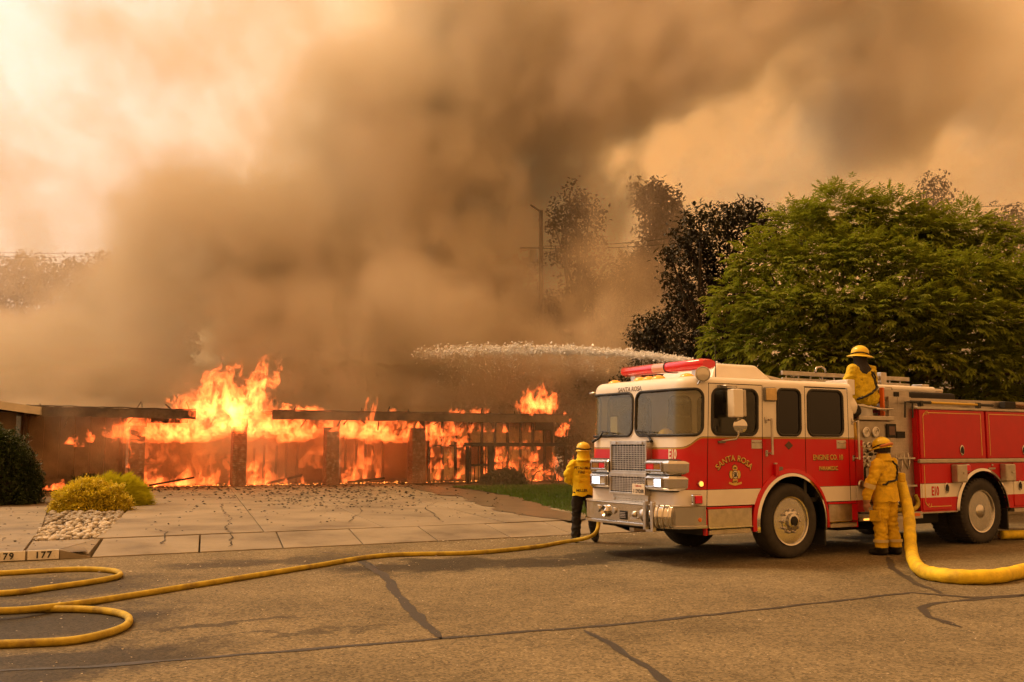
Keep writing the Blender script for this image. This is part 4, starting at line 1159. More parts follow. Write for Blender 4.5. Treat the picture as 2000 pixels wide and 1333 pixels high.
# --- roof furniture
lb = empty('light_bar'); lb.parent = truck
lbx, lbz = -1.27, 2.80
MB().box((lbx - .06, .45, 2.60), (lbx + .06, .55, 2.72)).build('bar_foot', M_STEEL, lb); MB().box((lbx - .06, W - .55, 2.60), (lbx + .06, W - .45, 2.72)).build('bar_foot', M_STEEL, lb)
def rr_prof(y): 
    P = []
    for k in range(20):
        a = 2*PI*k/20; c_, s_ = math.cos(a), math.sin(a); P.append((lbx + .16 * math.copysign(abs(c_)**.6, c_), y, lbz + .078 * math.copysign(abs(s_)**.7, s_)))
    return P
def lens_seg(y0, y1, mat, name, round0=False, round1=False):
    m = MB(); rings = []
    ys_ = [y0, y1]
    if round0: rings.append([(lbx + (p[0]-lbx)*.75, y0 - .06, lbz + (p[2]-lbz)*.7) for p in rr_prof(0)])
    rings += [rr_prof(y0), rr_prof(y1)]
    if round1: rings.append([(lbx + (p[0]-lbx)*.75, y1 + .06, lbz + (p[2]-lbz)*.7) for p in rr_prof(0)])
    m.ring_loft(rings); o = m.build(name, mat, lb, smooth=True); fix_normals(o)
lens_seg(.30, 1.06, M_REDL, 'red_lens', True, False); lens_seg(1.065, 1.36, M_CLEARL2 if 'M_CLEARL2' in globals() else pm('pink_clear_lens', (0.62, 0.36, 0.28), .15, coat=.6), 'clear_lens'); lens_seg(1.365, 2.12, M_REDL, 'red_lens', False, True)
MB().tube([(p[0] * 1.0, 1.06, p[2]) for p in rr_prof(0)] + [(rr_prof(0)[0][0], 1.06, rr_prof(0)[0][2])], .012, 6, cap=False).build('lens_band', M_GASK, lb)
for i, y in enumerate((2.08, 1.43, 1.22, 1.0, .36)):
    z = 2.585 if y not in (2.08, .36) else 2.575
    MB().lathe([(.11, 0), (.112, .02), (.10, .045), (.07, .07), (.03, .082), (.001, .085)], (-1.58, y, z), (0, 0, 1), 18).build('marker_light', M_AMBER, truck, smooth=True)
sp_ = empty('spotlight'); sp_.parent = truck
MB().tube([(-1.62, .10, 2.46), (-1.66, .04, 2.48), (-1.63, -.02, 2.58)], .016, 8).build('spot_arm', M_CHROME, sp_, smooth=True)
MB().lathe([(.02, -.10), (.07, -.07), (.10, -.02), (.108, 0), (.108, .012), (.096, .014)], (-1.62, -.02, 2.62), (-.55, -.83, .02), 24, cap=False).build('spot_shell', M_CHROME, sp_, smooth=True); MB().lathe([(.096, .0), (.09, .01), (.05, .02), (.001, .024)], (-1.62, -.02, 2.62), (-.55, -.83, .02), 24).build('spot_lens', M_CLEARL, sp_, smooth=True)
MB().tube([(-1.05, .35, 2.61), (-1.05, .35, 3.10)], .007, 6).build('aerial', M_GASK, truck)
m = MB(); b0 = [(-.95, .55, 2.60), (.35, .55, 2.60), (.35, 1.9, 2.60), (-.95, 1.9, 2.60)]; t0 = [(-.75, .65, 2.86), (.05, .65, 2.86), (.05, 1.8, 2.86), (-.75, 1.8, 2.86)]
m.hexa(b0, t0); ac = m.build('air_conditioner', M_WHITE, truck, bevel=.05, seg=3); MB().box((.10, .64, 2.72), (.13, .68, 2.80)).build('vent', M_GASK, ac)

# --- wheel arch, steps, skirts under the cab
def arch(cx_, cz, r, parent, z_end, mat=None, wdt=.05, name='wheel_arch_trim', y=-.012):
    P = []; a1 = math.asin(max(-1, min(1, (z_end - cz) / r)))
    for k in range(41):
        a = a1 + (PI - 2 * a1) * k / 40; P.append((math.cos(a), math.sin(a)))
    m = MB(); rings = []
    for c_, s_ in P: rings.append([(cx_ + c_ * (r - wdt*.5), y - .03, cz + s_ * (r - wdt*.5)), (cx_ + c_ * (r + wdt*.5), y - .012, cz + s_ * (r + wdt*.5)), (cx_ + c_ * (r + wdt*.5), .01, cz + s_ * (r + wdt*.5)), (cx_ + c_ * (r - wdt*.5), .12, cz + s_ * (r - wdt*.5))])
    m.ring_loft(rings); o = m.build(name, mat or M_CHROME, parent, smooth=True, bevel=.004); fix_normals(o); return o
arch(AX, AZ, .69, truck, .40)
arch(AX, AZ, .745, truck, .42, M_RED, .06, 'wheel_arch_flare', y=-.001)
# wheel-well lining
m = MB(); rings = []
for k in range(25):
    a = -.1 + (PI + .2) * k / 24; rings.append([(AX + math.cos(a) * .70, .03, AZ + math.sin(a) * .70), (AX + math.cos(a) * .70, .75, AZ + math.sin(a) * .70)])
m.ring_loft(rings, close=False, cap=False); m.build('wheel_well', M_UNDER, truck)
def skirt(x0, x1, name):
    s = empty(name); s.parent = truck
    MB().box((x0, -.004, .755), (x1, .05, .785)).build('sill', M_RED, s, bevel=.004)
    MB().box((x0 + .02, .0, .50), (x1 - .01, .04, .752)).build('kick_panel', M_STEEL, s, bevel=.003)
    MB().box((x0 + .02, -.02, .49), (x1 - .01, .05, .503)).build('edge_strip', M_CHROME, s)
    MB().box((x0 + .01, -.03, .41), (x1 - .06, .28, .465)).build('step', M_ALU, s, bevel=.004)
    n = int((x1 - x0) / .045)
    for k in range(n - 2): MB().box((x0 + .05 + k * .045, -.034, .455), (x0 + .08 + k * .045, .1, .475)).build('tread', M_STEEL, s)
    MB().box((x0 - .03 if x0 < 0 else x1 - .12, -.002, .40), (x0 + .0 if x0 < 0 else x1, .06, .75)).build('end_cap', M_RED, s)
skirt(-1.575, -.735, 'front_step'); skirt(.80, 1.44, 'crew_step')
MB().box((-1.62, .06, .40), (-.72, W - .06, .78)).build('cab_underside', M_UNDER, truck); MB().box((-.719, .78, .40), (.779, W - .78, .78)).build('cab_underside', M_UNDER, truck); MB().box((.78, .06, .40), (1.44, W - .06, .78)).build('cab_underside', M_UNDER, truck)
mf = MB().box((.74, .03, .16), (.77, .50, .62)).build('mud_flap', M_GASK, truck)

# --- wheels
def tyre_mesh(tread):
    prof = [(.36, .02), (.395, .005), (.45, -.012), (.50, -.008), (.530, .015), (.541, .045), (.543, .15), (.541, .255), (.530, .285), (.50, .31), (.45, .31), (.395, .295), (.36, .28)]
    return prof
def wheel(x, y, sgn, rear=False):
    """sgn +1: outer face looks to -y (near side)"""
    wz = .537
    w_ = empty('wheel'); w_.parent = truck; w_.location = (x, y, wz)
    ax = (0, sgn, 0)
    t_ = MB().lathe([(r, h) for r, h in tyre_mesh(rear)], (0, 0, 0), ax, 56, cap=False).build('tyre', M_RUB, w_, smooth='all')
    if rear:      # lugged shoulder
        lug = MB()
        for k in range(44):
            a = 2*PI*k/44; c_, s_ = math.cos(a), math.sin(a); d = Vector((c_, 0, s_)); tn = Vector((-s_, 0, c_))
            lug.hexa([d*.515 + tn*i*.022 + Vector((0, sgn*j, 0)) for i, j in ((-1, -.004), (1, -.004), (1, .30), (-1, .30))], [d*.552 + tn*i*.017 + Vector((0, sgn*j, 0)) for i, j in ((-1, .012), (1, .012), (1, .28), (-1, .28))])
        lug.build('tread_lugs', M_RUB, t_); 
    else:
        for h in (.09, .15, .21): MB().lathe([(.5435, -.006), (.546, -.005), (.546, .005), (.5435, .006)], Vector((0, sgn*h + sgn*.03, 0)), ax, 56, cap=False).build('tread_rib', M_RUB, t_, smooth=True)
    if not rear:
        rim = MB().lathe([(.365, .03), (.355, .0), (.335, .006), (.325, .05), (.30, .075), (.285, .05), (.18, .03), (.17, .01), (.115, .0), (.105, -.05), (.075, -.055), (.07, -.03), (.001, -.03)], (0, 0, 0), ax, 48).build('rim', M_RIM, w_, smooth=True)
        hh = MB()
        for k in range(10):
            a = 2*PI*(k + .5)/10; hh.lathe([(.030, 0), (.030, .004), (.001, .005)], Vector((math.cos(a)*.255, sgn*.040, math.sin(a)*.255)), (0, -sgn, 0), 12)
        hh.build('vent_hole', M_UNDER, rim)
        for k in range(10):
            a = 2*PI*k/10; MB().lathe([(.022, 0), (.022, .02), (.016, .045), (.008, .055), (.001, .056)], Vector((math.cos(a)*.165, sgn*.025, math.sin(a)*.165)), (0, -sgn, 0), 10).build('wheel_nut', M_CHROME, rim, smooth=True)
        MB().lathe([(.062, 0), (.062, .02), (.05, .028), (.001, .028)], (0, -sgn*.035, 0), (0, -sgn, 0), 20).build('hub_cap', M_UNDER, rim, smooth=True)
    else:
        rim = MB().lathe([(.365, .03), (.355, .0), (.335, .006), (.325, .06), (.30, .13), (.27, .17), (.20, .19), (.15, .185), (.001, .185)], (0, 0, 0), ax, 48).build('rim', M_RIM, w_, smooth=True)
        MB().lathe([(.14, .19), (.13, .10), (.12, .03), (.10, .012), (.001, .008)], (0, 0, 0), ax, 24).build('hub', M_RIM, rim, smooth=True)
        hh = MB()
        for k in range(5):
            a = 2*PI*(k + .3)/5; hh.lathe([(.05, 0), (.05, .006), (.001, .007)], Vector((math.cos(a)*.225, sgn*.182, math.sin(a)*.225)), (0, -sgn, 0), 14)
        hh.build('vent_hole', M_UNDER, rim)
        for k in range(10):
            a = 2*PI*k/10; MB().lathe([(.018, 0), (.018, .03), (.001, .04)], Vector((math.cos(a)*.165, sgn*.185, math.sin(a)*.165)), (0, -sgn, 0), 8).build('wheel_nut', M_CHROME, rim)
    return w_
wheel(.06, .03, 1); wheel(.06, W - .03, -1)
wheel(4.52, .02, 1, True); wheel(4.52, .36, 1, True); wheel(4.52, W - .02, -1, True)
MB().tube([(.06, .3, .537), (.06, W - .3, .537)], .07, 10).build('axle', M_UNDER, truck); MB().tube([(4.52, .3, .537), (4.52, W - .3, .537)], .09, 10).build('axle', M_UNDER, truck)
MB().box((-1.8, .75, .55), (7.3, .85, .80)).build('chassis_rail', M_UNDER, truck); MB().box((-1.8, W - .85, .55), (7.3, W - .75, .80)).build('chassis_rail', M_UNDER, truck)
for (x0, x1, y0, y1, z0) in ((1.55, 2.6, .5, 1.9, .30), (2.9, 3.7, .25, .8, .36), (2.0, 2.4, .15, .5, .34)):
    MB().box((x0, y0, z0), (x1, y1, .60)).build('underslung_unit', M_UNDER, truck, bevel=.03)

# --- pump panel between cab and body
pump = empty('pump_panel'); pump.parent = truck
M_PANEL = pm('panel_steel', (0.40, 0.355, 0.29), .42, .8, var=.2, vscale=7)
def tread_mat():
    m = pm('tread_plate', (0.46, 0.41, 0.35), .38, .9, var=.15, vscale=5)
    t = m.node_tree; N, L = t.nodes, t.links; b = N['Principled BSDF']
    tcn = N.new('ShaderNodeTexCoord'); mp = N.new('ShaderNodeMapping'); mp.inputs['Rotation'].default_value = (0, R(45), 0); mp.inputs['Scale'].default_value = (28, 28, 28); L.new(tcn.outputs['Object'], mp.inputs['Vector'])
    ck = N.new('ShaderNodeTexChecker'); ck.inputs['Scale'].default_value = 1.0; ck.inputs['Color1'].default_value = (1, 1, 1, 1); ck.inputs['Color2'].default_value = (0, 0, 0, 1); L.new(mp.outputs['Vector'], ck.inputs['Vector'])
    bp = N.new('ShaderNodeBump'); bp.inputs['Strength'].default_value = .6; bp.inputs['Distance'].default_value = .01; L.new(ck.outputs['Fac'], bp.inputs['Height']); L.new(bp.outputs['Normal'], b.inputs['Normal'])
    return m
M_TREAD = tread_mat()
PY = 0.10
MB().box((1.46, PY + .1, .58), (1.62, W - .2, 2.0)).build('cab_gap_panel', M_UNDER, pump)
MB().box((1.445, .004, .62), (1.62, .06, 1.72)).build('red_filler_panel', M_BODY, pump, bevel=.008)
MB().box((1.62, PY, .60), (2.38, PY + .05, 2.02)).build('gauge_panel', M_PANEL, pump, bevel=.005)
MB().box((2.385, PY + .005, .60), (2.93, PY + .05, 2.42)).build('tread_panel', M_TREAD, pump, bevel=.005)
MB().box((1.60, PY - .06, 2.03), (2.42, W - .25, 2.10)).build('deck_shelf', M_ALU, pump, bevel=.012)
MB().box((1.46, -.01, .53), (2.95, .4, .585)).build('running_board', M_ALU, pump, bevel=.008); MB().box((1.46, -.012, .48), (2.95, -.002, .53)).build('running_board_edge', M_STEEL, pump)
MB().box((2.0, .02, .30), (2.62, .10, .478)).build('battery_box', M_TREAD, pump)
ml = MB().box((1.56, -.022, .492), (1.72, -.012, .52)).build('marker_lamp', M_AMBERLIT, pump)
MB().box((2.72, -.03, .515), (2.86, -.012, .565)).build('reflector', pm('orange_reflector', (0.75, 0.16, 0.02)), pump)
def gauge(x, z, r):
    g_ = MB().lathe([(r, 0), (r, .025), (r * .84, .028), (r * .82, .018)], (x, PY - .001, z), (0, -1, 0), 22).build('gauge', M_CHROME, pump, smooth=True)
    MB().lathe([(r * .82, 0), (.001, .002)], (x, PY - .018, z), (0, -1, 0), 22).build('dial', pm('dial_face', (.55, .5, .42), .5), g_)
    MB().beam((x, PY - .022, z), (x + r * .5, PY - .022, z + r * .35), .006, .006).build('needle', M_BLACK, g_)
gauge(1.80, 1.84, .085); gauge(2.02, 1.845, .085)
for k in range(3): gauge(1.73 + k * .11, 1.645, .045)
for k in range(2): gauge(1.72 + k * .12, 1.42, .05)
for k in range(2): gauge(2.36 + k * .11 - .02, 1.385, .045)
MB().box((2.28, PY - .03, 1.76), (2.50, PY, 1.98)).build('display', M_UNDER, pump, bevel=.01); MB().box((2.32, PY - .034, 1.80), (2.46, PY - .030, 1.94)).build('screen', pm('dim_screen', (.10, .05, .04), .2), pump)
MB().box((2.52, PY - .02, 1.755), (2.72, PY, 1.86)).build('vent_plate', M_UNDER, pump)
rr = random.Random(4)
for x in (1.76, 1.87, 2.27, 2.36):
    s_ = MB().box((x - .018, PY - .006, .98), (x + .018, PY, 1.30)).build('lever_slot', M_UNDER, pump); MB().tube([(x - .06, PY - .01, 1.02), (x - .01, PY - .10, .98), (x + .03, PY - .11, .95)], .012, 6).build('lever', M_CHROME, s_, smooth=True)
for k in range(26):
    x, z = rr.uniform(1.68, 2.33), rr.choice((1.55, 1.50, 1.35, 1.32, .9, .82)); r = rr.uniform(.012, .032)
    MB().lathe([(r, 0), (r * .9, .02), (.001, .03)], (x, PY, z), (0, -1, 0), 10).build('knob', rr.choice((M_CHROME, M_UNDER, M_STEEL)), pump, smooth=True)
for (x, z, r) in ((1.85, .78, .085), (2.15, .80, .11), (2.55, .74, .10)):
    d_ = MB().lathe([(r, 0), (r * 1.1, .01), (r * 1.1, .04), (r * .85, .05), (r * .85, .12), (r * .7, .13), (.001, .13)], (x, PY, z), (0, -1, 0), 20).build('discharge_cap', M_CHROME, pump, smooth=True)
for (x, z) in ((2.52, 1.33), (2.70, 1.36)):
    MB().tube([(x - .05, PY - .03, z + .16), (x - .06, PY - .05, z), (x, PY - .06, z - .1), (x + .06, PY - .05, z), (x + .05, PY - .03, z + .16)], .014, 6).build('spanner', M_STEEL, pump, smooth='all')
MB().box((2.46, PY - .07, 1.42), (2.88, PY, 1.445)).build('tool_bracket', M_STEEL, pump); MB().box((2.46, PY - .07, .98), (2.90, PY, 1.01)).build('tool_bracket', M_STEEL, pump)
MB().tube([(2.62, PY - .02, .98), (2.60, PY - .05, .86), (2.68, PY - .06, .74), (2.72, PY - .03, .66)], .018, 8).build('hook', M_STEEL, pump, smooth='all')
MB().lathe([(.055, 0), (.07, .02), (.06, .04), (.001, .045)], (1.53, .004, 1.04), (0, -1, 0), 18).build('fuel_cap', M_STEEL, pump, smooth=True)
# deck equipment above the pump
MB().box((1.62, .3, 2.105), (2.35, 1.9, 2.16)).build('deck_plate', M_ALU, pump)
MB().box((2.36, .16, 2.36), (2.96, .46, 2.53)).build('tread_box', M_TREAD, pump, bevel=.008); MB().box((2.58, .150, 2.40), (2.70, .162, 2.50)).build('switch_plate', M_UNDER, pump); MB().tube([(2.50, .28, 2.53), (2.52, .28, 2.58), (2.68, .28, 2.58), (2.70, .28, 2.53)], .012, 6).build('box_handle', M_STEEL, pump, smooth='all')
MB().box((2.62, .14, 2.105), (2.70, .18, 2.355)).build('red_stay', M_RED, pump); MB().box((2.32, .15, 2.105), (2.615, .2, 2.355)).build('tread_riser', M_TREAD, pump)
MB().box((2.285, .13, 2.11), (2.318, .20, 2.56)).build('orange_edge', pm('orange_reflector', (0.75, 0.16, 0.02)), pump)
MB().tube([(1.60, .14, 2.27), (2.30, .10, 2.20)], .022, 8).build('crank_rod', M_STEEL, pump, smooth=True); MB().tube([(2.05, .08, 2.21), (2.45, .08, 2.215)], .012, 6).build('crank_rod', M_CHROME, pump, smooth=True)
MB().lathe([(.02, 0), (.09, .02), (.11, .06), (.11, .16), (.08, .2), (.001, .2)], (1.62, .20, 2.14), (-.4, -.6, .2), 18).build('hose_reel_drum', M_UNDER, pump, smooth=True)
MB().box((1.44, .10, 2.42), (1.60, .55, 2.66)).build('speaker_box', M_WHITE, pump, bevel=.012); MB().lathe([(.0005, 0), (.12, .05), (.13, .08), (.11, .10), (.001, .14)], (1.46, .12, 2.24), (.35, -.8, .1), 18).build('work_lamp', M_WHITE, pump, smooth=True)
MB().tube([(1.52, .10, 2.02), (1.50, .07, 1.8), (1.60, .05, 1.62), (1.66, .10, 1.55)], .05, 10).build('preconnect_hose', pm('hose_jacket', (0.50, 0.33, 0.06), .85, var=.25, vscale=12, bump=.2, bscale=60), pump, smooth='all')

# --- body with compartments
body = empty('body'); body.parent = truck
BX0, BX1 = 2.93, 7.55
def body_skin():
    m = MB()
    # lower side skin with the wheel opening, as a strip of cells
    xs_ = [BX0 + (BX1 - BX0) * i / 230 for i in range(231)]; zs_ = [.57 + .8 * j / 40 for j in range(41)]
    cx_, cz, r = 4.52, .545, .665
    idx = {}
    for i in range(230):
        for j in range(40):
            x, z = (xs_[i] + xs_[i+1]) / 2, (zs_[j] + zs_[j+1]) / 2
            if math.hypot(x - cx_, z - cz) < r: continue
            ids = []
            for a, b in ((i, j), (i+1, j), (i+1, j+1), (i, j+1)):
                if (a, b) not in idx: idx[(a, b)] = len(m.v); m.v.append((xs_[a], .0, zs_[b]))
                ids.append(idx[(a, b)])
            m.f.append(tuple(ids)); m.m.append(0)
    return m.build('side_skin', M_BODY, body)
body_skin()
MB().box((BX0, .012, 1.38), (BX1, W - .0, 2.235)).build('upper_body', M_BODY, body); MB().box((BX0, .75, .60), (BX1, W, 1.375)).build('lower_body', M_UNDER, body)
MB().box((BX0, .004, .572), (BX0 + .02, .74, 1.375)).build('front_return', M_RED, body)
def comp_door(x0, x1, z0, z1, d, mat, hx=None, hz=None, oval=True):
    dr = MB().box((x0, -d, z0), (x1, .008, z1)).build('compartment_door', mat, body, bevel=.008)
    if hx is not None:
        h = MB()
        n = 20; ring = lambda k, y: [(hx + .055 * k * math.cos(2*PI*i/n), y, hz + .085 * k * math.sin(2*PI*i/n)) for i in range(n)]
        h.ring_loft([ring(1, -d + .001), ring(1, -d - .012), ring(.8, -d - .014), ring(.75, -d - .004)]); o = h.build('door_handle', M_CHROME, dr, smooth=True); fix_normals(o)
        MB().box((hx - .025, -d - .016, hz - .05), (hx + .025, -d - .006, hz + .05)).build('latch', M_UNDER, dr, bevel=.006)
    return dr
M_DOORR = pm('compartment_red', (0.50, 0.006, 0.009), .32, var=.08, vscale=3, coat=.12, spec=.35)
u1 = comp_door(2.955, 4.645, 1.425, 2.215, .02, M_DOORR, 4.0, 1.56); u2 = comp_door(4.70, 6.40, 1.425, 2.215, .02, M_DOORR, 5.72, 1.56); comp_door(6.44, 7.5, 1.425, 2.215, .02, M_DOORR, 7.2, 1.56)
l1 = comp_door(2.96, 3.685, .60, 1.345, .018, M_BODY, 3.565, .945); l2 = comp_door(5.39, 6.5, .60, 1.345, .018, M_BODY, 5.55, .95)
# gold pinstripes
def stripe(dr, P, wd=.012):
    m = MB()
    for i in range(len(P) - 1): m.beam((P[i][0], -.0225, P[i][1]), (P[i+1][0], -.0225, P[i+1][1]), .003, wd, up=(0, 1, 0) if False else (0, 0, 1)) if abs(P[i][0]-P[i+1][0]) > abs(P[i][1]-P[i+1][1]) else m.box((P[i][0] - wd/2, -.024, min(P[i][1], P[i+1][1])), (P[i][0] + wd/2, -.021, max(P[i][1], P[i+1][1])))
    m.build('gold_stripe', M_GOLD, dr)
def scroll(dr, x, z, sx_, sz):
    pts = [(x + sx_ * .09 * (math.cos(t_) * (1 - t_ / 9)), -.023, z + sz * .06 * (math.sin(t_ * 1.6) * (1 - t_ / 9))) for t_ in [k * .35 for k in range(19)]]
    MB().tube(pts, .006, 5).build('gold_scroll', M_GOLD, dr)
stripe(u1, [(3.04, 1.45), (3.04, 2.10)]); stripe(u1, [(3.13, 2.17), (4.54, 2.17)]); stripe(u1, [(4.54, 2.17), (4.54, 1.47)]); scroll(u1, 3.09, 2.14, 1, 1)
stripe(u2, [(4.77, 1.47), (4.77, 2.17)]); stripe(u2, [(4.77, 2.17), (6.3, 2.17)])
stripe(l1, [(3.02, .75), (3.02, 1.32)]); stripe(l1, [(3.15, .655), (3.66, .655)]); scroll(l1, 3.07, .70, 1, -1)
text_mesh('lettering', 'E10', .20, frame((3.27, -.021, .835), SX, SY, SZ), M_RED, l1, bold=.006, sx=.62)
MB().box((BX0 - .02, -.035, 1.352), (BX1, .02, 1.418)).build('rub_rail', M_ALU, body, bevel=.012)
MB().box((BX0 - .03, -.03, 2.225), (BX1, .30, 2.265)).build('drip_rail', M_ALU, body, bevel=.008)
MB().box((2.60, .10, 2.27), (BX1, .14, 2.41)).build('tread_coaming', M_TREAD, body); MB().box((2.60, .14, 2.27), (BX1, W - .1, 2.33)).build('hose_bed_deck', M_TREAD, body)
MB().box((BX0, -.006, .55), (3.85, .1, .572)).build('lower_trim', M_ALU, body)
arch(4.52, .545, .69, body, .57, None, .05)
m = MB(); rings = []
for k in range(25):
    a = -.05 + (PI + .1) * k / 24; rings.append([(4.52 + math.cos(a) * .675, .03, .545 + math.sin(a) * .675), (4.52 + math.cos(a) * .675, .75, .545 + math.sin(a) * .675)])
m.ring_loft(rings, close=False, cap=False); m.build('wheel_well', M_UNDER, body)
for (x0, x1) in ((3.72, 3.98), (5.03, 5.30)):
    m = MB(); m.hexa([(x0, -.002, 1.0), (x1, -.002, 1.0), (x1, .004, 1.0), (x0, .004, 1.0)], [(x0, -.002, 1.335), (x1, -.002, 1.335), (x1, .004, 1.335), (x0, .004, 1.335)])
    b_ = MB().box((x0, -.13, 1.03), (x1, .0, 1.325)).build('chock_box', M_ALU, body, bevel=.02); MB().box((x0 + .14, -.145, 1.17), (x0 + .20, -.128, 1.20)).build('box_latch', M_STEEL, b_)
bl_ = MB().box((4.02, -.05, 1.20), (4.16, .0, 1.33)).build('side_light', M_CHROME, body, bevel=.01); MB().box((4.04, -.07, 1.215), (4.15, -.049, 1.315)).build('lens', M_REDL, bl_, bevel=.01)
MB().box((4.72, -.012, 1.235), (4.90, .0, 1.265)).build('emblem_bar', M_ALU, body); m = MB().lathe([(.03, 0), (.001, .03)], (4.82, -.006, 1.30), (0, 0, 1), 6); m.build('emblem', M_STEEL, body)
MB().box((5.38, -.01, .50), (6.6, .3, .56)).build('rear_step_box', M_ALU, body)
MB().box((5.24, .04, .20), (5.27, .7, .60)).build('mud_flap', M_GASK, truck)
# tools along the top
ax_ = empty('pike_pole'); ax_.location = truck.location; ax_.rotation_euler = (0, 0, TA); tag(ax_, 'yellow-handled pike pole clipped along the top of the engine body', 'pole')
MB().tube([(3.25, -.02, 2.335), (4.55, -.02, 2.325)], .020, 8).build('shaft', pm('yellow_shaft', (.60, .38, .03), .5), ax_, smooth=True); MB().tube([(2.75, -.02, 2.338), (3.25, -.02, 2.335)], .024, 8).build('grip', M_GASK, ax_); MB().tube([(4.55, -.02, 2.325), (4.90, -.02, 2.322)], .024, 8).build('grip', M_GASK, ax_); MB().tube([(2.75, -.02, 2.338), (2.62, -.02, 2.33), (2.60, -.02, 2.08)], .016, 8).build('hook', M_GASK, ax_); MB().tube([(2.80, -.02, 2.338), (2.79, -.02, 2.08)], .014, 8).build('hook', M_GASK, ax_)
for x in (3.0, 4.5): MB().box((x - .03, -.05, 2.27), (x + .03, .02, 2.36)).build('clip', M_GASK, ax_)
a2 = empty('wooden_tool'); a2.location = truck.location; a2.rotation_euler = (0, 0, TA); tag(a2, 'wooden-handled hand tools clipped to the engine top near the picture edge', 'tool')
M_WOODT = pm('tool_wood', (.19, .10, .05), .7, var=.3, vscale=15)
MB().tube([(5.30, -.01, 2.36), (7.0, -.01, 2.28)], .022, 8).build('handle', M_WOODT, a2, smooth=True); MB().tube([(5.30, .04, 2.32), (7.0, .04, 2.27)], .022, 8).build('handle', M_WOODT, a2, smooth=True); MB().box((5.22, -.05, 2.28), (5.52, .07, 2.40)).build('tool_head', M_UNDER, a2, bevel=.015)
# ladder and suction pipes on the far rack
rk = empty('roof_ladder'); rk.location = truck.location; rk.rotation_euler = (0, 0, TA); tag(rk, 'aluminium ladder racked on top of the fire engine behind the seated firefighter', 'ladder')
for z in (2.86, 2.74): MB().box((1.9, 1.90, z), (5.25, 1.95, z + .075)).build('stile', M_ALU, rk, bevel=.008)
for k in range(11): MB().tube([(2.0 + k * .3, 1.92, 2.775), (2.0 + k * .3, 1.92, 2.86)], .014, 6).build('rung', M_ALU, rk)
MB().box((4.4, 1.86, 2.70), (4.55, 1.98, 3.0)).build('rack_hook', M_STEEL, rk, bevel=.01); MB().tube([(2.7, 1.9, 2.93), (2.74, 1.9, 3.02), (2.86, 1.9, 3.04), (2.95, 1.9, 3.0), (2.97, 1.9, 2.93)], .02, 8).build('ladder_hook', M_CHROME, rk, smooth='all'); MB().box((5.35, 1.7, 2.35), (5.55, 1.95, 2.80)).build('rack_post', M_STEEL, rk, bevel=.01); MB().box((2.1, 1.7, 2.34), (2.2, 1.95, 2.74)).build('rack_post', M_STEEL, rk, bevel=.01)
s_ = empty('suction_pipe'); s_.location = truck.location; s_.rotation_euler = (0, 0, TA); tag(s_, 'long pale rigid suction pipe racked below the ladder on the engine', 'pipe')
MB().tube([(1.9, 1.45, 2.66), (5.3, 1.45, 2.66)], .07, 14).build('pipe', M_WHITE, s_, smooth=True); MB().tube([(5.3, 1.45, 2.66), (5.55, 1.45, 2.66)], .045, 12).build('pipe_end', M_STEEL, s_, smooth=True); MB().box((2.2, 1.38, 2.34), (2.3, 1.52, 2.60)).build('cradle', M_UNDER, s_); MB().box((4.9, 1.38, 2.34), (5.0, 1.52, 2.60)).build('cradle', M_UNDER, s_)
MB().box((2.4, .9, 2.335), (5.2, 1.7, 2.58)).build('hose_bed_load', M_UNDER, body, bevel=.04)
# deck gun that throws the jet
dgn = empty('deck_gun'); dgn.location = truck.location; dgn.rotation_euler = (0, 0, TA); tag(dgn, 'deck gun mounted behind the engine cab, throwing the water jet', 'water cannon')
MB().tube([(1.85, 1.35, 2.16), (1.85, 1.35, 2.46)], .07, 12).build('riser', M_STEEL, dgn, smooth=True); MB().tube([(1.85, 1.35, 2.46), (1.75, 1.38, 2.56), (1.55, 1.42, 2.66), (1.30, 1.48, 2.72), (1.05, 1.54, 2.78)], [.075, .07, .06, .05, .04], 12).build('barrel', M_STEEL, dgn, smooth=True)

# ------------------------------------------------------------------ people: one continuous skin each, grown from a posed skeleton
M_JACKY = pm('yellow_wildland_shirt', (0.80, 0.62, 0.012), .85, var=.14, vscale=10, bump=.25, bscale=22)
M_JACKO = pm('amber_bunker_gear', (0.70, 0.46, 0.016), .85, var=.2, vscale=9, bump=.3, bscale=22, dark=(.20, .10, .02), dscale=6, dlo=.55, dhi=.78)
M_JACKS = pm('sooty_yellow_jacket', (0.62, 0.46, 0.014), .85, var=.3, vscale=9, bump=.35, bscale=20, dark=(.09, .05, .012), dscale=9, dlo=.56, dhi=.70)
M_TROUS = pm('black_trousers', (0.012, 0.011, 0.011), .9, var=.3, vscale=8, bump=.3, bscale=24)
M_BOOT = pm('black_boot', (0.010, 0.009, 0.008), .6)
M_SKIN = pm('skin', (0.42, 0.22, 0.14), .6)
M_HELM = pm('helmet_yellow', (0.66, 0.36, 0.02), 0.4)
M_SHROUD = pm('dark_shroud', (0.022, 0.018, 0.016), .9, bump=.3, bscale=25)
M_REFL = pm('reflective_tape', (0.62, 0.50, 0.22), .5)
M_GLOVE = pm('leather_glove', (0.16, 0.10, 0.05), .8)

